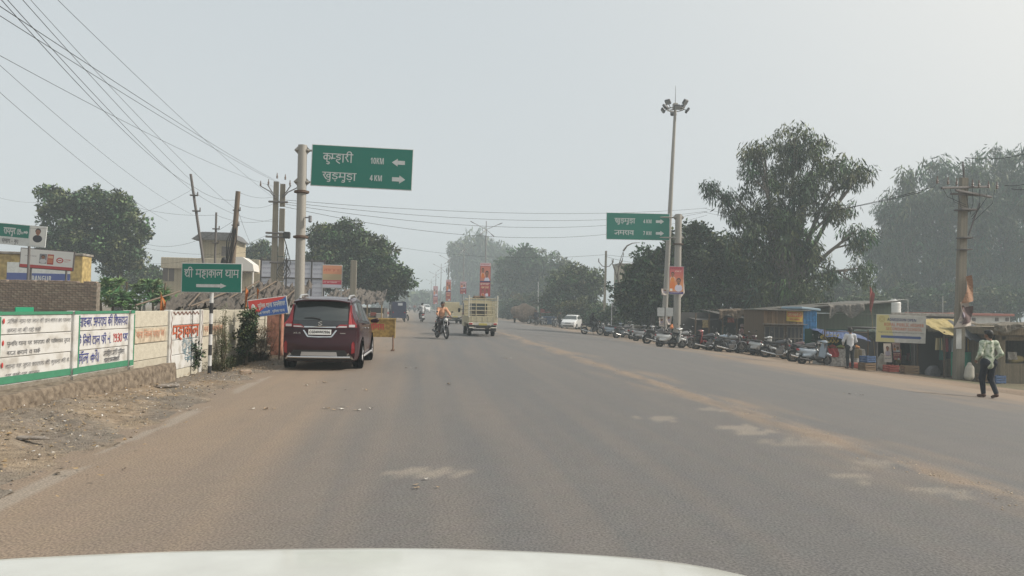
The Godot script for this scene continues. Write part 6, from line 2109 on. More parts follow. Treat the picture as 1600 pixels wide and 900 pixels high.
func tarp_shack(label: String, px: float, d: float, q: Array, col: Color, posts: bool) -> void:
	var o := thing("roadside_shack", label, "shack", below(px, d))
	var e0 := at(q[0], q[2], d) - o.position
	var e1 := at(q[1], q[3], d) - o.position
	var dep: float = q[4]
	var sd := px
	var m := MB.new()
	m.grid(func(u, v):
		var x := lerpf(e0.x, e1.x, u)
		var y := lerpf(lerpf(e0.y, e1.y, .15), e1.y, v) + .24 * noise.get_noise_2d(u * 190 + sd, v * 60) + .18 * noise.get_noise_2d(u * 420, v * 150 + sd) - .1 * sin(u * 9 + sd) * .5
		return Vector3(x, y, lerpf(.6, -dep, v) + .08 * noise.get_noise_2d(u * 200, sd)), 60, 22)
	part(o, "tarpaulin", m, mt("tarp%d" % int(px), col, .85, {"tex": "patchy", "scale": .6}))
	m = MB.new()
	m.box(Vector3((e0.x + e1.x) * .5, (e0.y) * .45, -dep), Vector3(e1.x - e0.x, e0.y * .9, .08))
	m.box(Vector3(e0.x, e0.y * .45, -dep * .5), Vector3(.06, e0.y * .9, dep)); m.box(Vector3(e1.x, e0.y * .45, -dep * .5), Vector3(.06, e0.y * .9, dep))
	part(o, "sheet_walls", m, mt("tin_dark", Color(.08, .075, .07), .8))
	for i in 5:
		m = MB.new()
		var x := lerpf(e0.x + .1, e1.x - .1, i / 4.0)
		m.cyl(Vector3(x, -.1, .45), Vector3(x, e0.y + .05, .45), .04, -1, 7)
		part(o, "post", m, mt("bamboo", Color(.26, .19, .1), .8))
	for i in 4:
		m = MB.new()
		var x := lerpf(e0.x, e1.x, rng.randf())
		m.cyl(Vector3(x, e1.y + .08, -dep * .8), Vector3(x + rng.randf_range(-.8, .8), e0.y + .22, .5), .03, -1, 6)
		part(o, "roof_pole", m, mt("pole_wood", Color(.15, .115, .085), .9))
	if posts:
		for i in 12:
			m = MB.new()
			var x := lerpf(e0.x + .2, e1.x - .2, rng.randf())
			m.cbox(Vector3(x, rng.randf_range(.5, e0.y * .85), rng.randf_range(-.8, .3)), Vector3(rng.randf_range(.15, .5), rng.randf_range(.2, .6), .2), .03)
			part(o, "hung_goods", m, mt("goods%d" % (i % 4), [Color(.3, .28, .25), Color(.06, .08, .14), Color(.22, .06, .04), Color(.12, .1, .06)][i % 4], .8))
func barricade() -> void:
	var p := gnd(616, 548)
	var d := 24.1
	var o := thing("barricade", "yellow steel barricade with red lettering standing in front of the people carrier", "barricade", p)
	var w := 1.35
	var yl := mt("barricade_yellow", Color(.4, .26, .07), .7, {"tex": "grime", "scale": 1.2})
	var m := MB.new()
	m.cbox(Vector3(-w * .5 + .03, .72, .0), Vector3(w - .06, .56, .025), .005)
	part(o, "panel", m, yl)
	m = MB.new()
	m.cbox(Vector3(-w * .5 + .03, 1.03, .01), Vector3(w, .06, .06), .01)
	for x in [.0, -w + .06]: m.cbox(Vector3(x, .72, .01), Vector3(.05, .62, .05), .01)
	part(o, "frame", m, mt("barricade_frame", Color(.42, .3, .11), .7, {"tex": "grime", "scale": 1.2}))
	for x in [-.05, -w + .11]:
		for s in [-1.0, 1.0]:
			m = MB.new()
			m.cyl(Vector3(x, .5, .0), Vector3(x + .01, 0, s * .2), .024, -1, 7)
			m.cbox(Vector3(x, .02, s * .2), Vector3(.12, .03, .08), .008)
			part(o, "leg", m, mt("rust", Color(.15, .09, .06), .9))
	m = MB.new()
	write(m, "पुिलस", Transform3D(Basis.IDENTITY, Vector3(-w + .5, .68, .013)), .5, .17, .17)
	part(o, "lettering", m, mt("paint_red", Color(.42, .05, .045), .7))
func left_plants() -> void:
	var dark := Color(.045, .06, .028)
	shrub("roadside_shrub", "dark leafy shrub growing against the painted panel at the ledge end", gnd(290, 586), Vector3(.3, .52, .26), 60, .12, "broad", Color(.08, .125, .055))
	shrub("roadside_shrub", "tall leafy shrub beside the tilted station board", gnd(382, 572), Vector3(.36, .78, .3), 60, .13, "broad", Color(.09, .14, .06))
	shrub("roadside_shrub", "thin dry stemmed shrub between the banded pole and the leafy shrub", gnd(348, 578), Vector3(.35, .75, .3), 40, .1, "fine", Color(.13, .15, .06))
	shrub("roadside_shrub", "brown half dry bush under the tilted station board", gnd(408, 566), Vector3(.5, .66, .35), 60, .11, "fine", Color(.28, .22, .14))
	for i in 9:
		var px := 338 + i * 9.5
		shrub("weed_tuft", "low green weed tuft at the foot of the slab wall", gnd(px, 583 - i * 2.6 + rng.randf_range(-3, 3)), Vector3(.22, .13, .2), 22, .09, "fine", Color(.07, .085, .035), "weeds along the wall foot")
	var o := thing("banana_plant", "bright green broad leaved plant behind the brick wall end", "plant", below(205, 30))
	var m := MB.new()
	for i in 6: m.cyl(Vector3(-1.2 + i * .5, 0, rng.randf_range(-.4, .4)), Vector3(-1.2 + i * .5, 1.6 + .3 * (i % 3), 0), .06, .04, 7)
	part(o, "stems", m, mt("stem", Color(.12, .095, .06), .9))
	var bl := []
	for i in 7: bl.append([Vector3(-1.3 + i * .42, 1.7 + .35 * sin(i * 1.7), rng.randf_range(-.3, .3)), Vector3(.45, .45, .45)])
	part(o, "foliage", foliage(bl, 90, .5, "palm", Color(.13, .24, .09), .5), leaf_mat())
	var e := mt("saffron", Color(.5, .17, .05), .85)
	flag("faded orange flag on a short staff over the slab wall post", at(263, 512, 14.1), at(251, 456, 14.1), .13, .75, e, .9)
	flag("small orange flag beside the tilted station board", below(382, 20), at(384, 447, 20), .14, .5, e, .6)
	flag("thin orange flag on a staff behind the tilted station board", below(402, 22), at(402, 449, 22), .12, .3, e, .6)
	# bits at the foot of the banded pole
	m = MB.new()
	m.cbox(Vector3(0, .05, 0), Vector3(.24, .1, .12), .02, Basis(Vector3.UP, .5))
	var b := solo("broken_brick", m, mt("brick_a", Color(.26, .185, .135), .95), "broken pale brick lying on the verge near the weeds", "brick")
	b.position = gnd(383, 585)
	m = MB.new()
	nets(m, [[Vector3(-.12, .02, 0), Vector3(.14, .02, .03), .045, .03, Vector3(1, .5, 1)]], .02, .02)
	b = solo("flat_stone", m, mt("stone", Color(.3, .27, .24), .95, {"tex": "grime", "scale": 2.0}), "flat pale stone lying on the dirt verge", "stone")
	b.position = gnd(52, 695) + Vector3(0, .05, 0)
	m = MB.new()
	m.cbox(Vector3(0, .02, 0), Vector3(.36, .04, .22), .01, Basis(Vector3.UP, .3))
	b = solo("concrete_fragment", m, mt("stone", Color(.3, .27, .24), .95), "flat concrete fragment at the end of the ledge", "stone")
	b.position = gnd(262, 607) + Vector3(0, .03, 0)
# ---------------------------------------------------------------- the road ahead
func lamp_post(px: float, top_py: float, d: float, banner: Array, k: int) -> void:
	var f := below(px, d)
	var t := at(px, top_py, d)
	var label: String = ["slender median lamp post with four arms and a tall red banner", "median lamp post carrying a small pink banner", "median lamp post with two stacked red banners", "distant median lamp post with a faded red banner", "distant plain median lamp post", "farthest plain median lamp post in the haze"][k]
	var o := thing("lamp_post", label, "lamp post", f, 0.0, "lamp posts along the median")
	var H := t.y - f.y
	var gal := mt("lamp_grey", Color(.3, .3, .3), .5, {"metal": .4})
	var m := MB.new()
	m.tube([Vector3.ZERO, Vector3(0, H * .5, 0), Vector3(0, H, 0)], [.09, .065, .03], 8)
	part(o, "shaft", m, gal)
	for a in [[-.95, -.18, 0.0], [.95, -.22, 0.0], [-.38, -1.0, .5], [.38, -1.05, .5]]:
		m = MB.new()
		var b := Vector3(0, H - .65, 0)
		var e := Vector3(a[0], H + a[1], a[2])
		m.cyl(b, e, .022, -1, 6)
		var arm := part(o, "arm", m, gal)
		m = MB.new()
		var dir := (e - b).normalized()
		m.tube([e - dir * .12, e + dir * .12, e + dir * .3], [.03, .07, .05], 7, true, .5)
		part(arm, "lamp_head", m, mt("lamp_head", Color(.16, .16, .17), .5))
	if banner.size() == 4:
		var y0 := at(px, banner[1], d).y - f.y
		var y1 := at(px, banner[0], d).y - f.y
		var w: float = banner[2] * d / FOC
		m = MB.new()
		m.quad_uv(Vector3(-w * .5, y0, .1), Vector3(w * .5, y0, .1), Vector3(w * .5, y1, .1), Vector3(-w * .5, y1, .1))
		part(o, "banner", m, mt("banner%d" % banner[3], Color(.8, .8, .8), .7, {"tex": "banner%d" % banner[3], "uv": true}))
		m = MB.new()
		for y in [y0, y1]: m.cyl(Vector3(-w * .5, y, .085), Vector3(w * .5, y, .085), .015, -1, 5)
		for x in [-w * .5, w * .5]: m.cyl(Vector3(x, y0, .085), Vector3(x, y1, .085), .012, -1, 5)
		part(o, "banner_frame", m, gal)
func look(shirt: Color, trousers: Color, o := {}) -> Dictionary:
	var d := {"skin": mt("skin", Color(.2, .105, .065), .55), "hair": mt("hair", Color(.012, .011, .01), .6), "shirt": mt("cloth_%s" % shirt.to_html(), shirt, .9, {"tex": "weave", "scale": 2.5, "bump": "soft_n", "bump_scale": .7}), "trousers": mt("cloth_%s" % trousers.to_html(), trousers, .9, {"tex": "weave", "scale": 2.5, "bump": "soft_n", "bump_scale": .7}), "shoes": mt("shoe", Color(.06, .04, .03), .6)}
	d.merge(o, true)
	return d
func middle() -> void:
	lamp_post(757, 345, 56, [411, 463, 16.5, 0], 0)
	lamp_post(723, 380, 74, [440, 459, 9.5, 1], 1)
	lamp_post(700, 398, 88, [437, 470, 7.5, 2], 2)
	lamp_post(688, 412, 108, [], 4)
	lamp_post(680, 424, 132, [447, 475, 7.0, 1], 3)
	lamp_post(673, 436, 165, [], 5)
	# trucks
	var p := gnd(751, 525)
	mini_truck("cream mini truck with a tall open cage body driving away along the road", Vector3(p.x, 0, p.z - 1.2), deg_to_rad(2), true)
	p = gnd(709, 506)
	mini_truck("older cream mini truck ahead with low side rails and a slatted headboard", Vector3(p.x - .1, 0, p.z - 1.2), deg_to_rad(6), false)
	# rider in orange turning across the road
	p = gnd(690, 529)
	var turn := deg_to_rad(-163)
	var mb := motorcycle("black motorcycle with a white headlight cowl ridden across the road", p, turn, mt("bike_gloss_black", Color(.015, .015, .018), .25, {"coat": 1.0}), "", {"lean": 0.0, "chrome": false, "cowl": true})
	mb.get_node("headlight").material_override = mt("cowl_white", Color(.6, .6, .6), .3)
	var j := joints_ride()
	j.hL = Vector3(-.3, 1.0, -.3); j.hR = Vector3(.3, 1.0, -.3)
	person("rider in an orange shirt on the black motorcycle turning across the road", p, turn, j, look(Color(.62, .33, .2), Color(.045, .035, .04), {"sleeve": 2, "face": .3}), "", .02)
	# white shirted pair on a scooter riding away
	p = gnd(659, 503)
	scooter("grey scooter carrying a rider and passenger away along the road", p, deg_to_rad(6), mt("paint_silver", Color(.3, .31, .32), .35, {"coat": .6}), "", {"lean": 0.0})
	j = joints_ride()
	person("scooter rider in a pale shirt heading away along the road", p, deg_to_rad(6), j, look(Color(.5, .51, .52), Color(.1, .1, .1), {}), "", .03)
	var j2 := joints_ride()
	for key in j2: j2[key] += Vector3(0, .05, .34)
	j2.hL = Vector3(-.14, 1.1, .12); j2.hR = Vector3(.14, 1.1, .12); j2.kL += Vector3(0, 0, .1); j2.kR += Vector3(0, 0, .1)
	person("passenger in a white shirt seated behind the scooter rider", p, deg_to_rad(6), j2, look(Color(.58, .59, .6), Color(.2, .2, .2), {}), "", .03)
	# rickshaw, bikes by it
	p = gnd(620, 503)
	auto_rickshaw(p + Vector3(0, 0, -1), deg_to_rad(8))
	motorcycle("dark motorcycle standing beside the blue rickshaw", gnd(634, 501), deg_to_rad(200), mt("paint_dark", Color(.03, .03, .035), .35, {"coat": .6}), "bikes near the rickshaw")
	motorcycle("red motorcycle parked in front of the roadside shack", gnd(604, 500), deg_to_rad(120), mt("paint_redbike", Color(.25, .02, .02), .3, {"coat": .8}), "bikes near the rickshaw")
	motorcycle("blue motorcycle parked beside the roadside shack wall", gnd(594, 501), deg_to_rad(140), mt("paint_bluebike", Color(.04, .08, .16), .3, {"coat": .8}), "bikes near the rickshaw")
	# far traffic
	hatchback("distant white van-like car coming out of the haze along the road", below(666, 150), PI, mt("white_paint_car", Color(.68, .69, .69), .3, {"coat": .8}), 1.15)
	for q in [[610, 492, 130, 0], [617, 490, 150, 20], [640, 489, 160, 0], [648, 490, 150, 180], [655, 488, 170, 180], [633, 491, 140, 10]]:
		var f := below(q[0], q[2])
		motorcycle("distant dark motorcycle in the haze down the road", f, deg_to_rad(q[3]), mt("paint_dark", Color(.03, .03, .035), .35, {"coat": .6}), "far two wheelers in the haze", {"lean": 0.0})
		person("distant rider in the haze down the road", f, deg_to_rad(q[3]), joints_ride(), look([Color(.3, .12, .1), Color(.3, .3, .32), Color(.12, .14, .2)][int(q[0]) % 3], Color(.06, .06, .08)), "far riders in the haze", .05)
	# right far side: covered load, stand of people, white car, dark rider
	p = below(819, 92)
	var o := thing("covered_trailer", "trailer heaped under a tan tarpaulin at the far right verge", "trailer", p, deg_to_rad(-8))
	var m := MB.new()
	nets(m, [[Vector3(-1.1, 1.5, -1.4), Vector3(-1.1, 1.5, 1.4), .6, .6], [Vector3(0, 1.75, -1.3), Vector3(0, 1.8, 1.2), .75, .7], [Vector3(1.0, 1.5, -1.4), Vector3(1.0, 1.4, 1.4), .6, .55], [Vector3(0, 1.0, -1.4), Vector3(0, 1.0, 1.4), .9, .9]], .15, .5)
	part(o, "tarpaulin", m, mt("tarp_tan", Color(.27, .2, .15), .9, {"tex": "patchy", "scale": .3}))
	m = MB.new()
	m.cbox(Vector3(0, .75, 0), Vector3(2.7, .25, 4.2), .04)
	part(o, "bed", m, mt("rust", Color(.15, .09, .06), .9))
	for s in [-1.0, 1.0]: car_wheel(o, s * 1.15, .8, .4, .22)
	hatchback("white hatchback parked facing the road on the right verge", gnd(893, 514), deg_to_rad(180 - 24), mt("white_paint_car", Color(.68, .69, .69), .3, {"coat": .8}))
	p = gnd(925, 523)
	turn = deg_to_rad(-125)
	motorcycle("dark motorcycle ridden by a figure in black beside the white hatchback", p, turn, mt("paint_dark", Color(.03, .03, .035), .35, {"coat": .6}), "", {"lean": 0.0})
	person("rider wrapped in black clothes and scarf beside the white hatchback", p, turn, joints_ride(), look(Color(.02, .02, .024), Color(.02, .02, .022), {"scarf": mt("scarf_black", Color(.018, .018, .02), .9)}), "", .025)
	# stand with a red board
	var f0 := below(858, 95)
	o = thing("tea_stand", "small stand with a red board among parked bikes under the trees", "stall", f0)
	m = MB.new()
	for x in [-1.1, 1.1]:
		m = MB.new()
		m.cyl(Vector3(x, 0, 0), Vector3(x, 2.0, 0), .05)
		part(o, "post", m, mt("rust", Color(.15, .09, .06), .9))
	m = MB.new()
	m.cbox(Vector3(0, 1.85, .05), Vector3(2.3, .55, .06), .02)
	part(o, "red_board", m, mt("stand_red", Color(.25, .05, .04), .8))
	m = MB.new()
	m.cbox(Vector3(0, .6, -.3), Vector3(2.0, 1.0, .7), .04)
	part(o, "counter", m, mt("stand_blue", Color(.05, .09, .18), .7))
	for q in [[838, 505, 80, "dark shirted bystander standing in the road before the tea stand", Color(.05, .05, .07)], [829, 502, 92, "bystander in a white shirt beside the covered trailer", Color(.5, .5, .5)], [876, 508, 80, "bystander in dark clothes near the parked white hatchback", Color(.06, .06, .05)]]:
		person(q[3], below(q[0], q[2]), .4 + q[0], joints_stand(), look(q[4], Color(.03, .03, .04)), "", .04)
	for q in [[834, 90], [843, 88], [851, 88], [866, 84], [872, 82]]:
		motorcycle("dark motorcycle parked before the tea stand", below(q[0], q[1]), deg_to_rad(100 + q[0] % 7 * 12), mt("paint_dark", Color(.03, .03, .035), .35, {"coat": .6}), "motorcycles before the tea stand")
	# cross arm pole and bare tree, cream house behind
	var foot := below(944, 80)
	var tip := at(947, 392, 80)
	o = concrete_pole("slim concrete power pole with a curved cross arm behind the white hatchback", foot, tip, .14, .1, false)
	m = MB.new()
	var H := tip - foot
	m.tube([H + Vector3(-.8, -1.2, 0), H + Vector3(-.4, -1.65, 0), H + Vector3(0, -1.75, 0), H + Vector3(.4, -1.65, 0), H + Vector3(.8, -1.2, 0)], .05, 6)
	for x in [-.8, .8]: m.cyl(H + Vector3(x, -1.25, 0), H + Vector3(x, -.85, 0), .07, .05, 7)
	part(o, "cross_arm", m, mt("pole_steel", Color(.12, .11, .105), .7))
	foot = below(968, 74)
	o = thing("bare_tree", "leafless tree with bent pale branches behind the parked bikes", "tree", foot)
	m = MB.new()
	var k := 74.0 / FOC
	for br in [[968, 470, 965, 430, 968, 410, 974, 392], [966, 440, 960, 420, 957, 412, 956, 405], [968, 455, 976, 432, 986, 418, 997, 405], [966, 418, 972, 408, 974, 398, 974, 394], [974, 392, 980, 384, 988, 380, 1000, 379], [985, 420, 990, 412, 996, 408, 998, 404]]:
		var pts := []
		for i in range(0, 8, 2): pts.append(at(br[i], br[i + 1], 74) - foot)
		m.tube(pts, [.1, .075, .05, .02], 7)
	part(o, "branches", m, mt("bark_pale", Color(.2, .17, .14), .9))
	m = MB.new()
	m.tube([Vector3(0, -.2, 0), (at(968, 470, 74) - foot) * .5, at(968, 465, 74) - foot], [.2, .15, .1], 9)
	part(o, "trunk", m, mt("bark_pale", Color(.2, .17, .14), .9))
	o = thing("pale_house", "pale yellow house wall showing between the trees", "building", below(985, 100))
	m = MB.new()
	var c := at(985, 434, 100) - o.position
	m.box(Vector3(c.x, c.y * .5 + .9, -2), Vector3(2.6, c.y + 1.8, 3))
	part(o, "wall", m, mt("cream_pale", Color(.58, .5, .36), .9))
	m = MB.new()
	m.cbox(Vector3(c.x, c.y + 1.9, -2), Vector3(3.0, .15, 3.4), .02)
	part(o, "roof_slab", m, mt("kerb", Color(.3, .28, .25), .9))
	m = MB.new()
	m.box(Vector3(c.x + .3, c.y + .5, -.48), Vector3(.9, 1.0, .06))
	part(o, "window", m, mt("shutter", Color(.1, .08, .07), .6))
	# thin white posts in front of the trees
	for q in [[841, 440, 101], [1096, 430, 60]]:
		m = MB.new()
		var ff := below(q[0], q[2])
		m.cyl(Vector3.ZERO, at(q[0], q[1], q[2]) - ff, .05, .04, 8)
		var pp := solo("white_post", m, mt("band_white", Color(.55, .56, .56), .6), ["plain thin white post before the bushy trees", "plain thin pale post behind the poster pole"][0 if q[0] < 900 else 1], "post")
		pp.position = ff
func all_trees() -> void:
	var dk := Color(.1, .16, .07)
	var olive := Color(.11, .17, .072)
	tree("broad_tree", "large rounded dark green tree rising behind the yellow shop", 185, 62, [[110, 330, 42, 34], [160, 322, 52, 34], [190, 355, 38, 44], [120, 375, 50, 36], [175, 395, 44, 36], [205, 400, 24, 30], [75, 380, 22, 14], [80, 300, 18, 9]], 520, .62, "broad", olive, .3)
	tree("broad_tree", "small hazy tree between the cream house and the notice hoarding", 405, 85, [[405, 395, 22, 16], [395, 405, 16, 12], [425, 400, 18, 14]], 110, .6, "broad", olive, .15)
	tree("broad_tree", "wide dark tree with tiered branches overhanging the left roadside", 560, 66, [[510, 372, 32, 24], [540, 385, 40, 30], [575, 395, 42, 30], [525, 420, 44, 34], [580, 425, 46, 32], [615, 425, 26, 18], [630, 440, 20, 12], [600, 450, 34, 16], [550, 352, 16, 10], [500, 410, 26, 24]], 620, .6, "broad", dk, .3)
	for q in [[20, 440, 70, 40], [225, 430, 80, 22], [262, 450, 90, 16]]:
		tree("low_tree", "low hazy tree behind the brick wall and shacks", q[0], q[2], [[q[0], q[1], q[3] * 1.4, q[3] * .7], [q[0] + q[3], q[1] + 8, q[3], q[3] * .6], [q[0] - q[3], q[1] + 10, q[3], q[3] * .5]], 90, .7, "broad", olive, .14, "low trees behind the shacks")
	tree("eucalyptus_tree", "tall loose eucalyptus at the right of the junction with drooping clumps", 1236, 56, [[1235, 232, 42, 34], [1180, 250, 30, 36], [1275, 250, 34, 34], [1210, 290, 50, 40], [1270, 300, 44, 38], [1320, 272, 34, 26], [1345, 275, 22, 18], [1150, 320, 38, 26], [1112, 300, 14, 22], [1185, 350, 46, 34], [1240, 370, 44, 36], [1310, 330, 40, 16], [1340, 370, 26, 26], [1280, 425, 40, 26], [1220, 430, 40, 40], [1345, 430, 24, 26], [1225, 330, 40, 40], [1160, 380, 30, 26], [1250, 460, 60, 30], [1200, 405, 36, 36], [1262, 400, 34, 30], [1190, 465, 40, 24]], 600, .6, "slim", Color(.115, .175, .08), .36, "", .8, .5)
	tree("dense_tree", "dense dark tree behind the poster pole", 1020, 58, [[1010, 420, 34, 34], [1060, 400, 40, 40], [1045, 450, 52, 44], [985, 455, 26, 26], [1085, 365, 22, 22], [1000, 480, 34, 22]], 420, .6, "broad", dk, .25, "dense trees behind the stalls")
	tree("dense_tree", "dense dark tree behind the stall roofs left of the eucalyptus", 1130, 60, [[1110, 400, 40, 44], [1150, 420, 40, 44], [1120, 455, 52, 36], [1175, 460, 40, 30], [1090, 470, 36, 26]], 420, .6, "broad", dk, .25, "dense trees behind the stalls")
	tree("dense_tree", "dense dark tree behind the green walled shed", 1205, 62, [[1195, 440, 30, 30], [1230, 465, 40, 24], [1185, 475, 34, 20]], 200, .6, "broad", olive, .22, "dense trees behind the stalls")
	tree("bushy_tree", "bushy tree with a broad crown beyond the covered trailer", 840, 145, [[820, 410, 40, 24], [850, 415, 44, 26], [810, 445, 38, 34], [860, 450, 46, 34], [880, 425, 24, 20]], 330, 1.3, "broad", dk, .3, "bushy trees along the far right verge")
	tree("bushy_tree", "rounded dark tree behind the white hatchback", 900, 92, [[890, 440, 36, 26], [920, 450, 28, 28], [880, 470, 36, 24], [915, 480, 30, 18]], 300, .75, "broad", dk, .25, "bushy trees along the far right verge")
	tree("bushy_tree", "light green bush in front of the rounded dark tree", 905, 85, [[905, 480, 30, 16], [930, 487, 24, 12]], 110, .5, "broad", Color(.1, .13, .05), .1, "bushy trees along the far right verge")
	tree("bushy_tree", "yellowish green bush beside the red tea stand board", 835, 116, [[835, 468, 34, 14], [855, 476, 24, 12]], 100, .6, "broad", Color(.09, .12, .05), .1, "bushy trees along the far right verge")
	tree("eucalyptus_tree", "faint tall eucalyptus in the haze above the mini truck", 735, 250, [[720, 395, 20, 20], [745, 385, 26, 18], [735, 420, 30, 30], [775, 395, 24, 16], [760, 430, 34, 34], [725, 455, 26, 22]], 260, 2.5, "slim", dk, .4, "hazy eucalyptus trees")
	tree("hazy_tree", "hazy mass of a tree right of the mini truck", 790, 185, [[785, 440, 24, 34], [775, 465, 30, 20], [800, 465, 26, 22]], 170, 1.7, "broad", dk, .3)
	var who := ["behind the water tank", "behind the flat roofed building", "behind the roadside power pole", "behind the long white building", "behind the concrete shop", "next to the big junction eucalyptus"]
	var wi := -1
	for q in [[1420, 300, 112], [1470, 280, 116], [1520, 275, 108], [1570, 262, 112], [1620, 255, 104], [1390, 340, 122]]:
		var s := float(int(q[0]) % 17)
		wi += 1
		tree("tall_tree", "tall hazy grey green eucalyptus " + who[wi], q[0], q[2], [[q[0], q[1], 26, 34], [q[0] + 16, q[1] + 40, 30, 40], [q[0] - 18, q[1] + 50, 28, 42], [q[0] + 6, q[1] + 100, 36, 48], [q[0] - 14 + s, q[1] + 150, 38, 48], [q[0] + 18 - s, q[1] + 190, 40, 40]], 260, 1.2, "slim", Color(.1, .16, .075), .42, "tall eucalyptus row behind the right hand shops", .8, .55)
	for q in [[790, 484, 150, 22, "behind the mini truck"], [815, 480, 125, 26, "behind the covered trailer"], [868, 490, 104, 26, "behind the tea stand"], [950, 492, 82, 26, "behind the small double sign"], [975, 490, 74, 26, "under the bare tree"], [1010, 496, 66, 30, "behind the loaded scooters"], [1060, 500, 64, 34, "behind the poster pole"], [1100, 498, 64, 34, "behind the open stall"], [750, 480, 210, 20, "beyond the mini truck cage"], [925, 492, 92, 24, "behind the rider in black"], [1420, 470, 92, 44, "behind the water tank and flat roof"], [1500, 470, 92, 44, "behind the long white building"], [1580, 470, 88, 44, "behind the concrete shop roof"], [1350, 480, 80, 34, "behind the shed roof end"]]:
		tree("undergrowth_bush", "dark low bush " + q[4], q[0], q[2], [[q[0], q[1], q[3], q[3] * .6], [q[0] + q[3] * .7, q[1] + 3, q[3] * .7, q[3] * .5], [q[0] - q[3] * .7, q[1] + 3, q[3] * .7, q[3] * .5]], 110, q[2] * .008, "broad", Color(.08, .13, .055), .1, "undergrowth below the roadside trees")
	tree("low_tree", "small loose tree seen under the eucalyptus boughs behind the shed", 1320, 100, [[1310, 455, 30, 20], [1350, 470, 26, 20], [1285, 470, 24, 16]], 130, .9, "broad", olive, .18)
	for q in [[660, 466, 330, 50], [690, 470, 300, 40], [620, 468, 260, 40], [650, 473, 240, 20], [735, 472, 260, 40]]:
		tree("far_tree", "far tree reduced to a pale blue shape by the haze at the road's end", q[0], q[2], [[q[0], q[1], q[3], q[3] * .24], [q[0] + q[3] * .6, q[1] + 4, q[3] * .6, q[3] * .2]], 70, 3.0, "broad", dk, .4, "far trees in the haze")
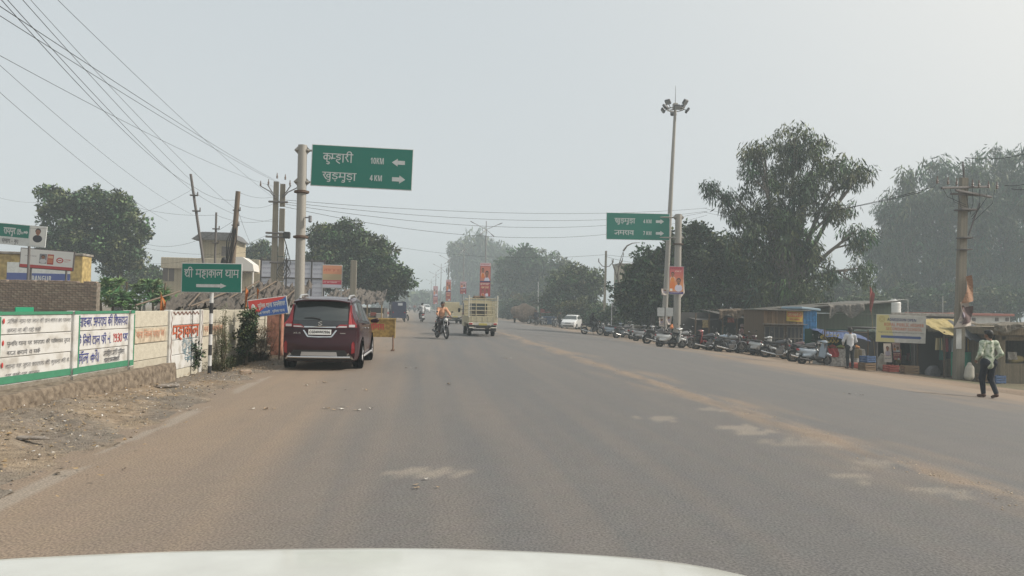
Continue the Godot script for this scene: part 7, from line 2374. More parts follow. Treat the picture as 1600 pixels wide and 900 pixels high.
# ---------------------------------------------------------------- right of the road
func right_sign() -> void:
	var d := 43.0
	var pp := below(1058, d)
	var tp := at(1058, 334, d)
	var c := at(997, 354, d)
	var w := 101.0 * d / FOC
	var h := 42.0 * d / FOC
	var r := green_board("direction_sign", "green direction board with two right arrows beside the tall floodlight mast", pp, .2, tp.y - pp.y, c, w, h, deg_to_rad(-2), deg_to_rad(.6), false)
	var bd: Node3D = r[1]
	var ink := MB.new()
	var f := Transform3D(Basis.IDENTITY, Vector3(-w * .5, -h * .5, .0185))
	write(ink, "खुड़मुड़ा", f * Transform3D(Basis.IDENTITY, Vector3(w * .13, h * .62, 0)), w * .32, h * .17, .13)
	write(ink, "जमराव", f * Transform3D(Basis.IDENTITY, Vector3(w * .13, h * .18, 0)), w * .3, h * .16, .13)
	part(bd, "lettering", ink, r[2])
	for y in [.7, .26]:
		ink = MB.new()
		arrow(ink, f * Transform3D(Basis.IDENTITY, Vector3(w * .78, h * y, 0)), w * .13, h * .19, .5, .45)
		part(bd, "arrow", ink, r[2])
	print_line(bd, "4 KM", f * Transform3D(Basis.IDENTITY, Vector3(w * .58, h * .63, 0)), w * .13, h * .14, r[2])
	print_line(bd, "7 KM", f * Transform3D(Basis.IDENTITY, Vector3(w * .58, h * .19, 0)), w * .13, h * .14, r[2])
	# floodlight mast
	d = 48.0
	pp = below(1037, d)
	tp = at(1055, 172, d)
	var o := thing("floodlight_mast", "tall grey mast with a ring of floodlights and a lightning rod", "mast", pp)
	var gal := mt("galvanised", Color(.42, .41, .39), .5)
	var H := tp - pp
	var m := MB.new()
	m.tube([Vector3(0, -.3, 0), H * .5, H], [.2, .15, .09], 12)
	part(o, "shaft", m, gal)
	m = MB.new()
	m.cyl(H, H + Vector3(0, 1.6, 0), .025, .01, 6)
	part(o, "lightning_rod", m, mt("pole_steel", Color(.12, .11, .105), .7))
	m = MB.new()
	m.torus(H + Vector3(0, .05, 0), Vector3.UP, .55, .03, 1.0, 20, 6)
	for i in 6: m.cyl(H + Vector3(0, .05, 0), H + Vector3(cos(i * TAU / 6) * .55, .05, sin(i * TAU / 6) * .55), .025, -1, 6)
	m.cbox(H + Vector3(0, .25, 0), Vector3(.3, .4, .3), .04)
	part(o, "head_ring", m, gal)
	for i in 8:
		var a := TAU * i / 8.0 + .2
		var b := Basis(Vector3.UP, -a) * Basis(Vector3.BACK, -.65)
		m = MB.new()
		var q := H + Vector3(cos(a) * .78, .1 + (.28 if i % 2 else -.12), sin(a) * .78)
		m.cbox(q, Vector3(.16, .34, .4), .04, b)
		m.cyl(H + Vector3(cos(a) * .5, .05, sin(a) * .5), q, .025, -1, 6)
		var fl := part(o, "floodlight", m, mt("flood_body", Color(.1, .1, .105), .5, {"metal": .3}))
		m = MB.new()
		m.box(q + b * Vector3(.083, -.02, 0), Vector3(.006, .26, .32), b)
		part(fl, "glass", m, mt("flood_glass", Color(.25, .26, .26), .1))
	# poster and blank boards
	d = 42.6
	o = thing("pole_poster", "printed poster of two faces tied to the right hand sign post", "poster", below(1057, d))
	var q0 := at(1045, 459, d) - o.position
	var q1 := at(1069, 417, d) - o.position
	m = MB.new()
	m.quad_uv(Vector3(q0.x, q0.y, .03), Vector3(q1.x, q0.y, .03), Vector3(q1.x, q1.y, .03), Vector3(q0.x, q1.y, .03))
	part(o, "print", m, mt("pole_poster", Color(.85, .85, .85), .6, {"tex": "pole_poster", "uv": true}))
	m = MB.new()
	m.box(Vector3((q0.x + q1.x) * .5, (q0.y + q1.y) * .5, .0), Vector3(q1.x - q0.x + .05, q1.y - q0.y + .05, .03))
	part(o, "frame", m, mt("frame_pale", Color(.45, .45, .44), .6))
	m = MB.new()
	m.quad_uv(Vector3(q1.x + .02, q0.y - .2, -.35), Vector3(q1.x + .28, q0.y + .1, -.5), Vector3(q1.x + .2, q1.y - .4, -.5), Vector3(q1.x + .02, q1.y, -.35))
	part(o, "torn_sheet", m, mt("torn_poster", Color(.85, .85, .85), .7, {"tex": "torn_poster", "uv": true}))
	d = 42.0
	o = thing("blank_boards", "two blank grey boards side by side on a thin post behind the parked bikes", "sign", below(1039, d))
	for q in [[1026, 1038], [1040, 1052]]:
		var a := at(q[0], 494, d) - o.position
		var b := at(q[1], 481, d) - o.position
		m = MB.new()
		m.cbox(Vector3((a.x + b.x) * .5, (a.y + b.y) * .5, .03), Vector3(b.x - a.x, a.y - b.y if a.y > b.y else b.y - a.y, .03), .006)
		part(o, "board", m, mt("blank_board", Color(.42, .43, .42), .5, {"tex": "faint", "scale": 1.0}))
	m = MB.new()
	var pc := at(1039, 480, d) - o.position
	m.cyl(Vector3(pc.x, -.2, 0), Vector3(pc.x, pc.y, 0), .03)
	part(o, "post", m, mt("pole_steel", Color(.12, .11, .105), .7))
	for q in [[1034, 503, 9, 14, "torn pink handbill hanging below the blank boards"], [1045, 500, 8, 14, "torn grey handbill hanging below the blank boards"], [1039, 456, 11, 10, "torn red handbill wrapped on the floodlight mast"]]:
		m = MB.new()
		var hd := 47.7 if q[1] < 470 else 42.2
		var c2 := at(q[0], q[1], hd)
		var ww: float = q[2] * .5 * hd / FOC
		var hh: float = q[3] * .5 * hd / FOC
		m.grid(func(u, v): return c2 + Vector3((2 * u - 1) * ww, (2 * v - 1) * hh, .04 * sin(u * 5 + v * 4)), 6, 6)
		solo("handbill", m, mt("torn_poster", Color(.85, .85, .85), .7), q[4], "poster")
	# small double sign further along
	d = 66.0
	o = thing("small_sign", "small grey double sign on a banded post under the trees", "sign", below(956, d))
	m = MB.new()
	var e := at(956, 472, d) - o.position
	m.cyl(Vector3(e.x, 0, 0), e, .04)
	part(o, "post", m, mt("band_white", Color(.55, .56, .56), .6))
	for q in [[958, 477, 12, 6], [961, 484, 9, 6]]:
		m = MB.new()
		var c3 := at(q[0] + 4, q[1], d) - o.position
		m.cbox(c3 + Vector3(0, 0, .06), Vector3(q[2], q[3], .5) * d / FOC, .008)
		part(o, "plate", m, mt("plate_grey", Color(.2, .21, .21), .6))
	# orange bundle modelled in place of an orange glow by the pole
	m = MB.new()
	nets(m, [[Vector3(0, 0, 0), Vector3(.05, .25, 0), .14, .1], [Vector3(-.08, .1, .05), Vector3(.12, .05, .05), .1, .08]], .04, .06)
	var og := solo("orange_glow_bundle", m, mt("saffron_bright", Color(.62, .22, .08), .85), "orange bundle standing in for an orange glow at the foot of the poster pole", "cloth")
	og.position = at(1049, 512, 42.0)
	og.scale = Vector3.ONE * .6
func bikes() -> void:
	var wht := mt("paint_whitegrey", Color(.5, .51, .5), .3, {"coat": .8})
	var slv := mt("paint_silver", Color(.3, .31, .32), .35, {"coat": .6})
	var blu := mt("paint_paleblue", Color(.3, .36, .42), .3, {"coat": .8})
	var dk := mt("paint_dark", Color(.03, .03, .035), .35, {"coat": .6})
	var mar := mt("paint_maroonbike", Color(.07, .02, .025), .3, {"coat": .8})
	var gry := mt("paint_greybike", Color(.1, .105, .11), .3, {"coat": .8})
	var red := mt("paint_redbike", Color(.25, .02, .02), .3, {"coat": .8})
	var r := func(deg: float): return deg_to_rad(deg)
	motorcycle("chrome fronted motorcycle standing face on behind the rider in black", gnd(943, 520), r.call(170), dk, "parked motorcycles in the row along the verge", {"guard": true})
	scooter("pale blue scooter parked at the far end of the row", gnd(960, 526), r.call(-98), blu)
	scooter("white apron scooter facing the road beside the pale blue scooter", gnd(982, 528), r.call(-150), wht)
	scooter("dark grey scooter loaded beside white sacks", gnd(997, 531), r.call(-75), gry)
	scooter("black scooter wedged between its grey neighbours", gnd(1016, 533), r.call(-60), dk)
	motorcycle("black motorcycle behind the black scooter", gnd(1003, 524), r.call(-80), dk)
	motorcycle("grey motorcycle parked behind the white scooter", gnd(1030, 530), r.call(-70), gry)
	scooter("white and black scooter parked broadside in front of the poster pole", gnd(1048, 543), r.call(-97), wht)
	motorcycle("black motorcycle parked next to the white and black scooter", gnd(1076, 538), r.call(-60), dk)
	motorcycle("red tanked motorcycle behind the broadside black motorcycle", gnd(1108, 536), r.call(-100), red)
	motorcycle("black motorcycle with a long silver silencer parked broadside to the road", gnd(1105, 547), r.call(-97), dk)
	scooter("maroon scooter standing in front of the patched stall", gnd(1168, 553), r.call(-145), mar)
	motorcycle("black motorcycle close beside the maroon scooter", gnd(1181, 551), r.call(-160), dk)
	motorcycle("dark motorcycle parked before the panelled kiosk", gnd(1205, 554), r.call(-110), gry)
	motorcycle("black motorcycle with chrome silencer and leg guard beside the blue kiosk end", gnd(1260, 567), r.call(-100), dk, "parked motorcycles in the row along the verge", {"guard": true})
	scooter("silver scooter parked behind the black motorcycle at the kiosk", gnd(1228, 556), r.call(-80), slv)
	# second rank and gaps
	var extra := [[974, 529, -70, dk, "m", "black motorcycle between the pale blue and white scooters"], [1008, 534, -95, slv, "s", "silver scooter at the front of the crowded bikes"], [1026, 538, -85, dk, "m", "black motorcycle with its wheel turned beside the white and black scooter"], [1036, 534, -110, gry, "s", "grey scooter half hidden behind the white and black scooter"], [1064, 544, -70, gry, "m", "grey motorcycle standing before the poster pole"], [1082, 545, -100, red, "s", "red scooter standing right of the poster pole"], [1126, 549, -120, blu, "m", "pale blue tanked motorcycle beside the person in pale jeans"], [1092, 538, -80, mar, "m", "maroon motorcycle under the helmeted person"], [988, 524, -100, red, "m", "red motorcycle behind the white sacks"], [953, 521, 160, gry, "m", "grey motorcycle behind the pale blue scooter"], [1152, 551, -70, red, "m", "red motorcycle left of the maroon scooter"], [1192, 556, -150, wht, "s", "white scooter right of the maroon scooter"], [1244, 562, -95, mar, "m", "maroon motorcycle behind the chrome guarded one"], [1140, 551, -95, gry, "m", "grey motorcycle in front of the open stall posts"], [1216, 560, -125, dk, "m", "black motorcycle under the kiosk panes"], [1272, 570, -85, blu, "s", "pale blue scooter in front of the blue kiosk end"], [967, 523, -140, dk, "s", "black scooter behind the white apron scooter"], [1016, 526, -60, mar, "m", "maroon motorcycle in the back rank by the blank boards"], [1054, 533, -75, dk, "m", "black motorcycle in the back rank behind the poster pole"], [1118, 541, -80, slv, "s", "silver scooter in the back rank beside the helmeted person"], [1180, 546, -100, red, "m", "red motorcycle in the back rank before the kiosk"], [932, 517, 175, dk, "m", "black motorcycle facing the road behind the rider in black"]]
	for q in extra:
		if q[4] == "m": motorcycle(q[5], gnd(q[0], q[1]), r.call(q[2]), q[3])
		else: scooter(q[5], gnd(q[0], q[1]), r.call(q[2]), q[3])
	# sacks
	for i in 3:
		var m := MB.new()
		nets(m, [[Vector3(-.22, .0, 0), Vector3(.22, .02, .05), .15, .17, Vector3(1, .7, 1)]], .04, .05)
		var s := solo("white_sack", m, mt("sack", Color(.5, .47, .4), .9, {"tex": "weave", "scale": 1.5}), ["full white sack resting on the loaded scooter seat", "white sack lying on top of the other sacks", "pale sack slumped against the other sacks"][i], "sack")
		s.position = gnd(990, 527) + [Vector3(-.3, .95, -.4), Vector3(-.05, 1.2, -.4), Vector3(.4, .9, -.3)][i]
	# people in the row
	var grn := Color(.04, .07, .05)
	person("seated person in a dark green shirt among the parked bikes", gnd(1076, 533), r.call(-140), joints_ride(), look(grn, Color(.04, .04, .05)), "", .03)
	person("person in a purple top and white helmet among the parked bikes", gnd(1094, 535), r.call(-100), joints_ride(), look(Color(.035, .025, .05), Color(.03, .03, .04), {"helmet": mt("helmet_white", Color(.6, .6, .6), .25)}), "", .03)
	person("standing person in a green shirt and pale jeans behind the black motorcycle", gnd(1131, 545), r.call(20), joints_stand(), look(Color(.04, .075, .06), Color(.42, .47, .5)), "", .03)
	person("person in a pink shirt sitting behind the maroon scooter", gnd(1158, 548), r.call(-100), joints_ride(), look(Color(.5, .28, .27), Color(.05, .045, .05), {"helmet": mt("helmet_pink", Color(.55, .42, .42), .4)}), "", .03)
func stalls() -> void:
	var tin := mt("tin_roof", Color(.22, .215, .2), .6, {"tex": "streak", "scale": .4, "metal": .3})
	var dark := mt("tin_dark", Color(.08, .075, .07), .8)
	var wood := mt("stall_wood", Color(.17, .12, .075), .85, {"tex": "streak", "scale": 1.0})
	# open stall with sloping sheets
	var d := 47.0
	var o := thing("open_stall", "open stall with rusty sloping roof sheets and dark interior behind the bikes", "stall", below(1165, d))
	var k := d / FOC
	for q in [[1120, 1172, 483, 490, 0.0], [1168, 1236, 481, 487, .25]]:
		var a := at(q[0], q[2], d) - o.position
		var b := at(q[1], q[3], d) - o.position
		var m := MB.new()
		m.grid(func(u, v): return Vector3(lerpf(a.x, b.x, u), lerpf(a.y, b.y, u) + .35 * v - .38 + .02 * sin(u * 60), lerpf(.9, -3, v) + q[4]), 60, 2)
		part(o, "roof_sheet", m, tin)
	var a2 := at(1075, 492, d + 2) - o.position
	var b2 := at(1135, 488, d + 2) - o.position
	var m2 := MB.new()
	m2.grid(func(u, v): return Vector3(lerpf(a2.x, b2.x, u), a2.y + .3 * v - .3, lerpf(.5, -3, v) - 1.5), 20, 2)
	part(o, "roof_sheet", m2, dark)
	for px in [1078, 1100, 1122, 1145, 1175, 1195]:
		var m := MB.new()
		var x := (at(px, 490, d) - o.position).x
		m.cyl(Vector3(x, -.1, .5), Vector3(x, 2.35, .5), .05, -1, 7)
		part(o, "post", m, wood)
	var m := MB.new()
	var l := at(1078, 490, d) - o.position
	var rr := at(1200, 490, d) - o.position
	m.box(Vector3((l.x + rr.x) * .5, 1.2, -2.4), Vector3(rr.x - l.x, 2.4, .08))
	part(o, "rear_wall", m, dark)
	m = MB.new()
	m.cbox(Vector3((l.x + rr.x) * .5 + .2, .5, -.6), Vector3(2.4, 1.0, .7), .03)
	part(o, "counter", m, wood)
	m = MB.new()
	m.cbox(Vector3(lerpf(l.x, rr.x, .35), .75, -.2), Vector3(.5, .5, .05), .01)
	part(o, "notice", m, mt("card", Color(.4, .32, .16), .9))
	for i in 26:   # packets strung in rows
		m = MB.new()
		var x := lerpf((at(1176, 490, d) - o.position).x, (at(1194, 490, d) - o.position).x, (i % 7) / 6.0)
		m.cbox(Vector3(x, 1.75 - (i / 7) * .3, .6), Vector3(.1, .22, .03), .008, Basis(Vector3.BACK, rng.randf_range(-.15, .15)))
		part(o, "packet", m, mt("packet%d" % (i % 5), [Color(.5, .45, .36), Color(.35, .12, .07), Color(.2, .25, .2), Color(.48, .36, .12), Color(.55, .53, .5)][i % 5], .5))
	m = MB.new()   # green cloth under the roof
	var g0 := at(1165, 483, d - .5) - o.position
	var g1 := at(1195, 492, d - .5) - o.position
	m.grid(func(u, v): return Vector3(lerpf(g0.x, g1.x, u), lerpf(g0.y, g1.y, v) - .04 * sin(u * 9), .2 + .1 * sin(u * 12)), 12, 3)
	part(o, "green_cloth", m, mt("cloth_green", Color(.03, .12, .08), .9))
	# panelled kiosk with blue end
	d = 40.0
	var kp := below(1228, d)
	o = thing("kiosk", "panelled wooden kiosk with dark panes and a blue corrugated end", "kiosk", kp, deg_to_rad(6))
	o.scale = Vector3.ONE * 1.27
	var x0 := -1.05
	var x1 := .85
	var hk := 1.95
	m = MB.new()
	m.box(Vector3((x0 + x1) * .5, hk * .5 + .1, -.8), Vector3(x1 - x0, hk - .1, 1.55))
	part(o, "box", m, wood)
	for i in 2:
		var xa := lerpf(x0, x1, i * .56) + .04
		var xb := lerpf(x0, x1, .52 if i == 0 else 1.0) - .04
		for r in 2:
			for c in 4:
				m = MB.new()
				m.cbox(Vector3(lerpf(xa, xb, (c + .5) / 4.0), .58 + r * .48, .0), Vector3((xb - xa) / 4.0 - .03, .45, .03), .008)
				part(o, "pane", m, mt("kiosk_pane", Color(.03, .032, .035), .35))
		m = MB.new()
		for y in [.33, .82, 1.31]: m.cbox(Vector3((xa + xb) * .5, y, .02), Vector3(xb - xa, .035, .03), .006)
		for c in 5: m.cbox(Vector3(lerpf(xa, xb, c / 4.0), .82, .02), Vector3(.03, 1.0, .03), .006)
		part(o, "sash", m, mt("sash", Color(.16, .14, .12), .8))
	for i in 11:
		m = MB.new()
		m.cbox(Vector3(lerpf(x0, x1, (i + .5) / 11.0), 1.68, -.0), Vector3((x1 - x0) / 11.0 - .012, .62, .04), .006)
		part(o, "plank", m, mt("plank%d" % (i % 3), [Color(.36, .24, .145), Color(.3, .2, .12), Color(.42, .28, .17)][i % 3], .85, {"tex": "streak", "scale": 1.2}))
	m = MB.new()
	m.cbox(Vector3((x0 + x1) * .5, 1.42, .1), Vector3(x1 - x0 + .1, .03, .3), .006)
	m.cbox(Vector3((x0 + x1) * .5, 2.02, -.6), Vector3(x1 - x0 + .2, .04, 2.0), .01)
	part(o, "ledges", m, tin)
	for i in 9:
		m = MB.new()
		m.cbox(Vector3(x1 + .06 + .073 * i, 1.03, -.05), Vector3(.05, 2.0, .05), .018)
		m.cbox(Vector3(x1 + .06 + .073 * i + .036, 1.03, -.075), Vector3(.06, 2.0, .02), .004)
		part(o, "blue_rib", m, mt("blue_tin", Color(.05, .27, .58), .55, {"tex": "grime", "scale": .8}))
	m = MB.new()
	m.box(Vector3(x1 + .38, .98, -.85), Vector3(.66, 1.88, 1.5))
	part(o, "blue_end", m, mt("blue_tin", Color(.05, .2, .42), .55))
	m = MB.new()
	m.cbox(Vector3(x1 + .35, 2.1, -.7), Vector3(.95, .1, 1.5), .02, Basis(Vector3.BACK, -.08))
	part(o, "blue_roof", m, mt("blue_pale", Color(.25, .35, .42), .6))
	m = MB.new()
	m.cbox(Vector3(.36, 1.77, .09), Vector3(.78, .46, .03), .006, Basis(Vector3.BACK, -.04))
	var bd := part(o, "name_board", m, mt("board_yellow", Color(.55, .38, .05), .5, {"tex": "faint", "scale": 1.0}))
	m = MB.new()
	m.box(Vector3(.36, 1.84, .108), Vector3(.7, .2, .004), Basis(Vector3.BACK, -.04))
	part(bd, "orange_strip", m, mt("board_orange", Color(.6, .16, .04), .5))
	m = MB.new()
	write(m, "जय भवानी टी", Transform3D(Basis(Vector3.BACK, -.04), Vector3(.04, 1.785, .11)), .64, .1, .16)
	part(bd, "lettering", m, mt("letter_cream", Color(.65, .55, .25), .5))
	m = MB.new()
	write(m, "पान मसाला", Transform3D(Basis(Vector3.BACK, -.04), Vector3(.1, 1.6, .106)), .5, .07, .15)
	part(bd, "lower_lettering", m, mt("paint_red", Color(.42, .05, .045), .7))
	# green walled shed
	d = 46.0
	o = thing("shed", "long grey green shed with a pale sheet roof behind the vendor tables", "building", below(1310, d))
	var s0 := at(1222, 487, d) - o.position
	var s1 := at(1402, 474, d) - o.position
	m = MB.new()
	m.box(Vector3((s0.x + s1.x) * .5, s0.y * .5 - .1, -2.6), Vector3(s1.x - s0.x - .3, s0.y + .1, 5.0))
	part(o, "wall", m, mt("shed_green", Color(.12, .16, .12), .9, {"tex": "streak", "scale": .3}))
	m = MB.new()
	m.prism(PackedVector2Array([Vector2(s0.x, s0.y), Vector2(s1.x, s0.y), Vector2(s1.x, s1.y + .05)]), Transform3D(Basis.IDENTITY, Vector3(0, -.02, -4.6)), 4.5)
	part(o, "gable", m, mt("shed_green", Color(.12, .16, .12), .9))
	m = MB.new()
	var sl := atan2(s1.y - s0.y, s1.x - s0.x)
	m.cbox(Vector3((s0.x + s1.x) * .5, (s0.y + s1.y) * .5 + .12, -2.3), Vector3(s1.x - s0.x + .5, .1, 5.6), .02, Basis(Vector3.BACK, sl))
	part(o, "roof", m, tin)
	# water tank on its slab, pipes
	d = 52.0
	o = thing("water_tank", "white ribbed plastic water tank standing on the flat roof", "water tank", at(1396, 488, d))
	m = MB.new()
	var rt := 10.5 * d / FOC
	m.lathe([Vector2(rt, 0), Vector2(rt, rt * .4), Vector2(rt * .96, rt * .45), Vector2(rt, rt * .5), Vector2(rt, rt * .9), Vector2(rt * .96, rt * .95), Vector2(rt, rt), Vector2(rt, rt * 1.4), Vector2(rt * .75, rt * 1.75), Vector2(rt * .35, rt * 1.85), Vector2(rt * .35, rt * 2.0), Vector2(.001, rt * 2.0)], Vector3.ZERO, Basis.IDENTITY, 24)
	part(o, "tank", m, mt("tank_white", Color(.62, .62, .6), .5))
	o = thing("pipe_frame", "thin pipe frame beside the white water tank", "pipe", at(1410, 490, d))
	m = MB.new()
	m.tube([Vector3(-.4, .98, 0), Vector3(.42, .98, 0), Vector3(.42, -.1, 0)], .025, 6)
	part(o, "pipe", m, mt("pipe_grey", Color(.4, .4, .38), .6))
	m = MB.new()
	var rod := solo("roof_rod", m, mt("pipe_grey", Color(.4, .4, .38), .6), "single thin rod standing on the flat roof", "rod")
	m.cyl(Vector3.ZERO, Vector3(0, 1.2, 0), .025, -1, 6)
	rod.mesh = m.mesh()
	rod.position = at(1473, 489, d)
	# flat roofed building and the long white one behind
	o = thing("flat_roof_building", "low flat roofed building behind the school notice", "building", below(1440, 52))
	m = MB.new()
	var f0 := at(1380, 490, 52) - o.position
	var f1 := at(1500, 492, 52) - o.position
	m.box(Vector3((f0.x + f1.x) * .5, f0.y * .5 - .1, -2.5), Vector3(f1.x - f0.x, f0.y, 4.6))
	part(o, "wall", m, mt("plaster_tan", Color(.33, .28, .2), .9, {"tex": "streak", "scale": .3}))
	m = MB.new()
	m.cbox(Vector3((f0.x + f1.x) * .5, f0.y - .02, -2.2), Vector3(f1.x - f0.x + .3, .22, 5.6), .03)
	part(o, "roof_slab", m, mt("kerb", Color(.3, .28, .25), .9))
	m = MB.new()
	m.grid(func(u, v): return Vector3(lerpf(f0.x + 1.8, f1.x + .5, u), f0.y - .62 + .5 * v + .015 * sin(u * 90), lerpf(1.6, .1, v)), 90, 2)
	part(o, "awning_sheet", m, mt("tin_brown", Color(.2, .16, .12), .75))
	o = thing("white_building", "long low white building with a red roof line behind the right hand shops", "building", below(1530, 62))
	f0 = at(1474, 492, 62) - o.position
	f1 = at(1583, 497, 62) - o.position
	m = MB.new()
	m.box(Vector3((f0.x + f1.x) * .5, f0.y * .5, -2.5), Vector3(f1.x - f0.x, f0.y, 5))
	part(o, "wall", m, mt("white_wall", Color(.6, .6, .57), .85, {"tex": "faint", "scale": .3}))
	m = MB.new()
	m.cbox(Vector3((f0.x + f1.x) * .5, f0.y + .1, -2.4), Vector3(f1.x - f0.x + .4, .2, 5.4), .02)
	part(o, "roof_line", m, mt("red_trim", Color(.3, .1, .07), .8))
	for px in [1560, 1520, 1578]:
		m = MB.new()
		var wp := at(px, 500, 62) - o.position
		m.cbox(Vector3(wp.x, wp.y + .05, .02), Vector3(.3, .3, .08), .01)
		part(o, "vent", m, mt("shutter", Color(.1, .08, .07), .6))
func market() -> void:
	var wood := mt("stall_wood", Color(.2, .14, .085), .85, {"tex": "streak", "scale": 1.0})
	var r := func(deg: float): return deg_to_rad(deg)
	# fruit vendor
	var o := thing("fruit_stall", "fruit table draped in grey white cloth under a blue sheet", "stall", gnd(1330, 574) + Vector3(.0, 0, -.9), r.call(-8))
	var m := MB.new()
	var cl := mt("cloth_greywhite", Color(.42, .41, .39), .9, {"tex": "patchy", "scale": .8})
	m.grid(func(u, v):
		var x := lerpf(-.95, .95, u)
		var f = .05 * sin(u * 34) * (1.0 - v)
		return Vector3(x * (1.06 - .06 * v), lerpf(.02, .78, v), .42 + .1 * (1.0 - v) + f), 60, 8)
	m.grid(func(u, v): return Vector3(lerpf(-.95, .95, u), .785 + .01 * sin(u * 20), lerpf(.42, -.6, v)), 20, 6)
	for s in [-1.0, 1.0]: m.grid(func(u, v): return Vector3(s * (.95 + .06 * (1 - v)), lerpf(.02, .78, v), lerpf(.42, -.6, u if s < 0 else 1.0 - u)), 10, 6)
	part(o, "table_cloth", m, cl)
	for x in [-.85, .85]:
		for z in [-.5, .35]:
			m = MB.new()
			m.cyl(Vector3(x, 0, z), Vector3(x, .77, z), .03)
			part(o, "table_leg", m, wood)
	m = MB.new()
	m.grid(func(u, v): return Vector3(lerpf(-.75, -.3, u) + .04 * sin(v * 5), lerpf(.42, .82, v), .53 + .04 * sin(u * 12 + v * 3)), 12, 10)
	part(o, "red_cloth", m, mt("cloth_red", Color(.3, .04, .04), .9))
	m = MB.new()
	m.grid(func(u, v): return Vector3(lerpf(.3, .75, u), lerpf(.4, .8, v), .54 + .03 * sin(u * 15)), 12, 8)
	part(o, "sacking", m, mt("sacking", Color(.2, .16, .09), .9, {"tex": "weave", "scale": 2.0}))
	m = MB.new()
	m.grid(func(u, v): return Vector3(lerpf(-.9, 1.1, u), 1.62 - .1 * u + .05 * sin(u * 11) - .3 * (1.0 - v) * (1.0 - v) + .04 * noise.get_noise_2d(u * 300, v * 100), lerpf(.7, -1.2, v)), 40, 14)
	part(o, "blue_sheet", m, mt("sheet_blue", Color(.05, .08, .18), .75))
	for x in [-.95, 1.0]:
		for z in [-1.1, .6]:
			m = MB.new()
			m.cyl(Vector3(x, 0, z), Vector3(x, 1.68, z), .028)
			part(o, "sheet_pole", m, wood)
	m = MB.new()
	m.cyl(Vector3(-1.0, 1.6, .5), Vector3(1.05, 1.55, .5), .02)
	part(o, "hanging_rail", m, wood)
	m = MB.new()
	m.grid(func(u, v): return Vector3(lerpf(-1.2, 1.1, u), lerpf(.8, 1.65, v), -1.1 + .06 * sin(u * 14)), 20, 6)
	part(o, "green_backcloth", m, mt("cloth_darkgreen", Color(.025, .07, .05), .9))
	for i in 5:   # hanging hands of bananas
		var hand := thing("banana_bunch", "bunch of yellow bananas hanging under the blue sheet", "fruit", o.transform * Vector3(-1.0 + i * .16, 1.48, .5), 0.0, "hanging banana bunches")
		m = MB.new()
		for q in 11:
			var a := q * .9
			var h := -.05 - .035 * q
			m.tube([Vector3(0, h, 0), Vector3(cos(a) * .08, h - .02, sin(a) * .08), Vector3(cos(a) * .1, h + .07, sin(a) * .1)], [.014, .02, .01], 6)
		part(hand, "fruit", m, mt("banana", Color(.46, .36, .08), .6))
		m = MB.new()
		m.cyl(Vector3(0, .1, 0), Vector3(0, -.42, 0), .012, -1, 6)
		part(hand, "stalk", m, mt("stem", Color(.12, .095, .06), .9))
	var j := joints_stand()
	j.eR = Vector3(.27, 1.15, -.06); j.hR = Vector3(.2, 1.0, -.3); j.eL = Vector3(-.27, 1.14, -.04); j.hL = Vector3(-.18, .98, -.26)
	person("man in a white shirt and dark trousers standing at the fruit stall", gnd(1328, 576), r.call(-8), j, look(Color(.58, .6, .62), Color(.02, .025, .03)), "", .018, 1.0)
	person("seated vendor in a pale blue shirt behind the fruit stall", gnd(1345, 570) + Vector3(.3, .1, -1.3), r.call(190), joints_sit(), look(Color(.42, .48, .55), Color(.05, .05, .06)), "", .025)
	m = MB.new()
	m.cbox(Vector3(0, .12, 0), Vector3(.35, .24, .25), .03)
	var cr := solo("red_crate", m, mt("crate_red", Color(.25, .05, .03), .7), "small red crate on the ground behind the man in the white shirt", "crate")
	cr.position = gnd(1341, 576) + Vector3(0, 0, -.3)
	# school notice
	var d := 33.0
	o = thing("school_notice", "pale yellow and white admission notice board on two posts", "sign", below(1408, d))
	var c := at(1407.5, 514, d) - o.position
	var w := 76.0 * d / FOC
	var h := 43.0 * d / FOC
	m = MB.new()
	m.cbox(Vector3.ZERO, Vector3(w, h, .03), .005)
	var bd := part(o, "board", m, mt("notice_white", Color(.55, .54, .5), .6, {"tex": "faint", "scale": .8}))
	bd.transform = frame_at(c, r.call(-10), r.call(-1.2))
	m = MB.new()
	m.prism(PackedVector2Array([Vector2(-w * .5 + .01, -h * .5 + .01), Vector2(-w * .12, -h * .5 + .01), Vector2(-w * .25, h * .5 - .01), Vector2(-w * .5 + .01, h * .5 - .01)]), Transform3D(Basis.IDENTITY, Vector3(0, 0, .0155)), .002)
	part(bd, "yellow_field", m, mt("notice_yellow", Color(.55, .5, .24), .6))
	var f := Transform3D(Basis.IDENTITY, Vector3(-w * .5, -h * .5, .0175))
	print_line(bd, "ADMISSION OPEN", f * Transform3D(Basis.IDENTITY, Vector3(w * .22, h * .78, 0)), w * .58, h * .1, mt("ink_navy", Color(.03, .05, .14), .6))
	print_line(bd, "KOPAL PUBLIC HIGHER", f * Transform3D(Basis.IDENTITY, Vector3(w * .16, h * .59, 0)), w * .8, h * .12, mt("ink_orange", Color(.5, .19, .1), .6))
	print_line(bd, "SECONDARY SCHOOL", f * Transform3D(Basis.IDENTITY, Vector3(w * .2, h * .44, 0)), w * .72, h * .11, mt("ink_orange", Color(.5, .19, .1), .6))
	print_line(bd, "English & Hindi Medium (Nursery To 12th)", f * Transform3D(Basis.IDENTITY, Vector3(w * .05, h * .33, 0)), w * .9, h * .065, mt("ink_grey", Color(.1, .1, .11), .8), false)
	m = MB.new()
	arrow(m, f * Transform3D(Basis.IDENTITY, Vector3(w * .1, h * .2, 0)), w * .82, h * .13, .7, .06, .002)
	part(bd, "blue_arrow", m, mt("ink_blue", Color(.06, .1, .25), .6))
	m = MB.new()
	m.torus(Vector3(-w * .39, h * .33, .019), Vector3.BACK, h * .1, h * .012, .2, 18, 5)
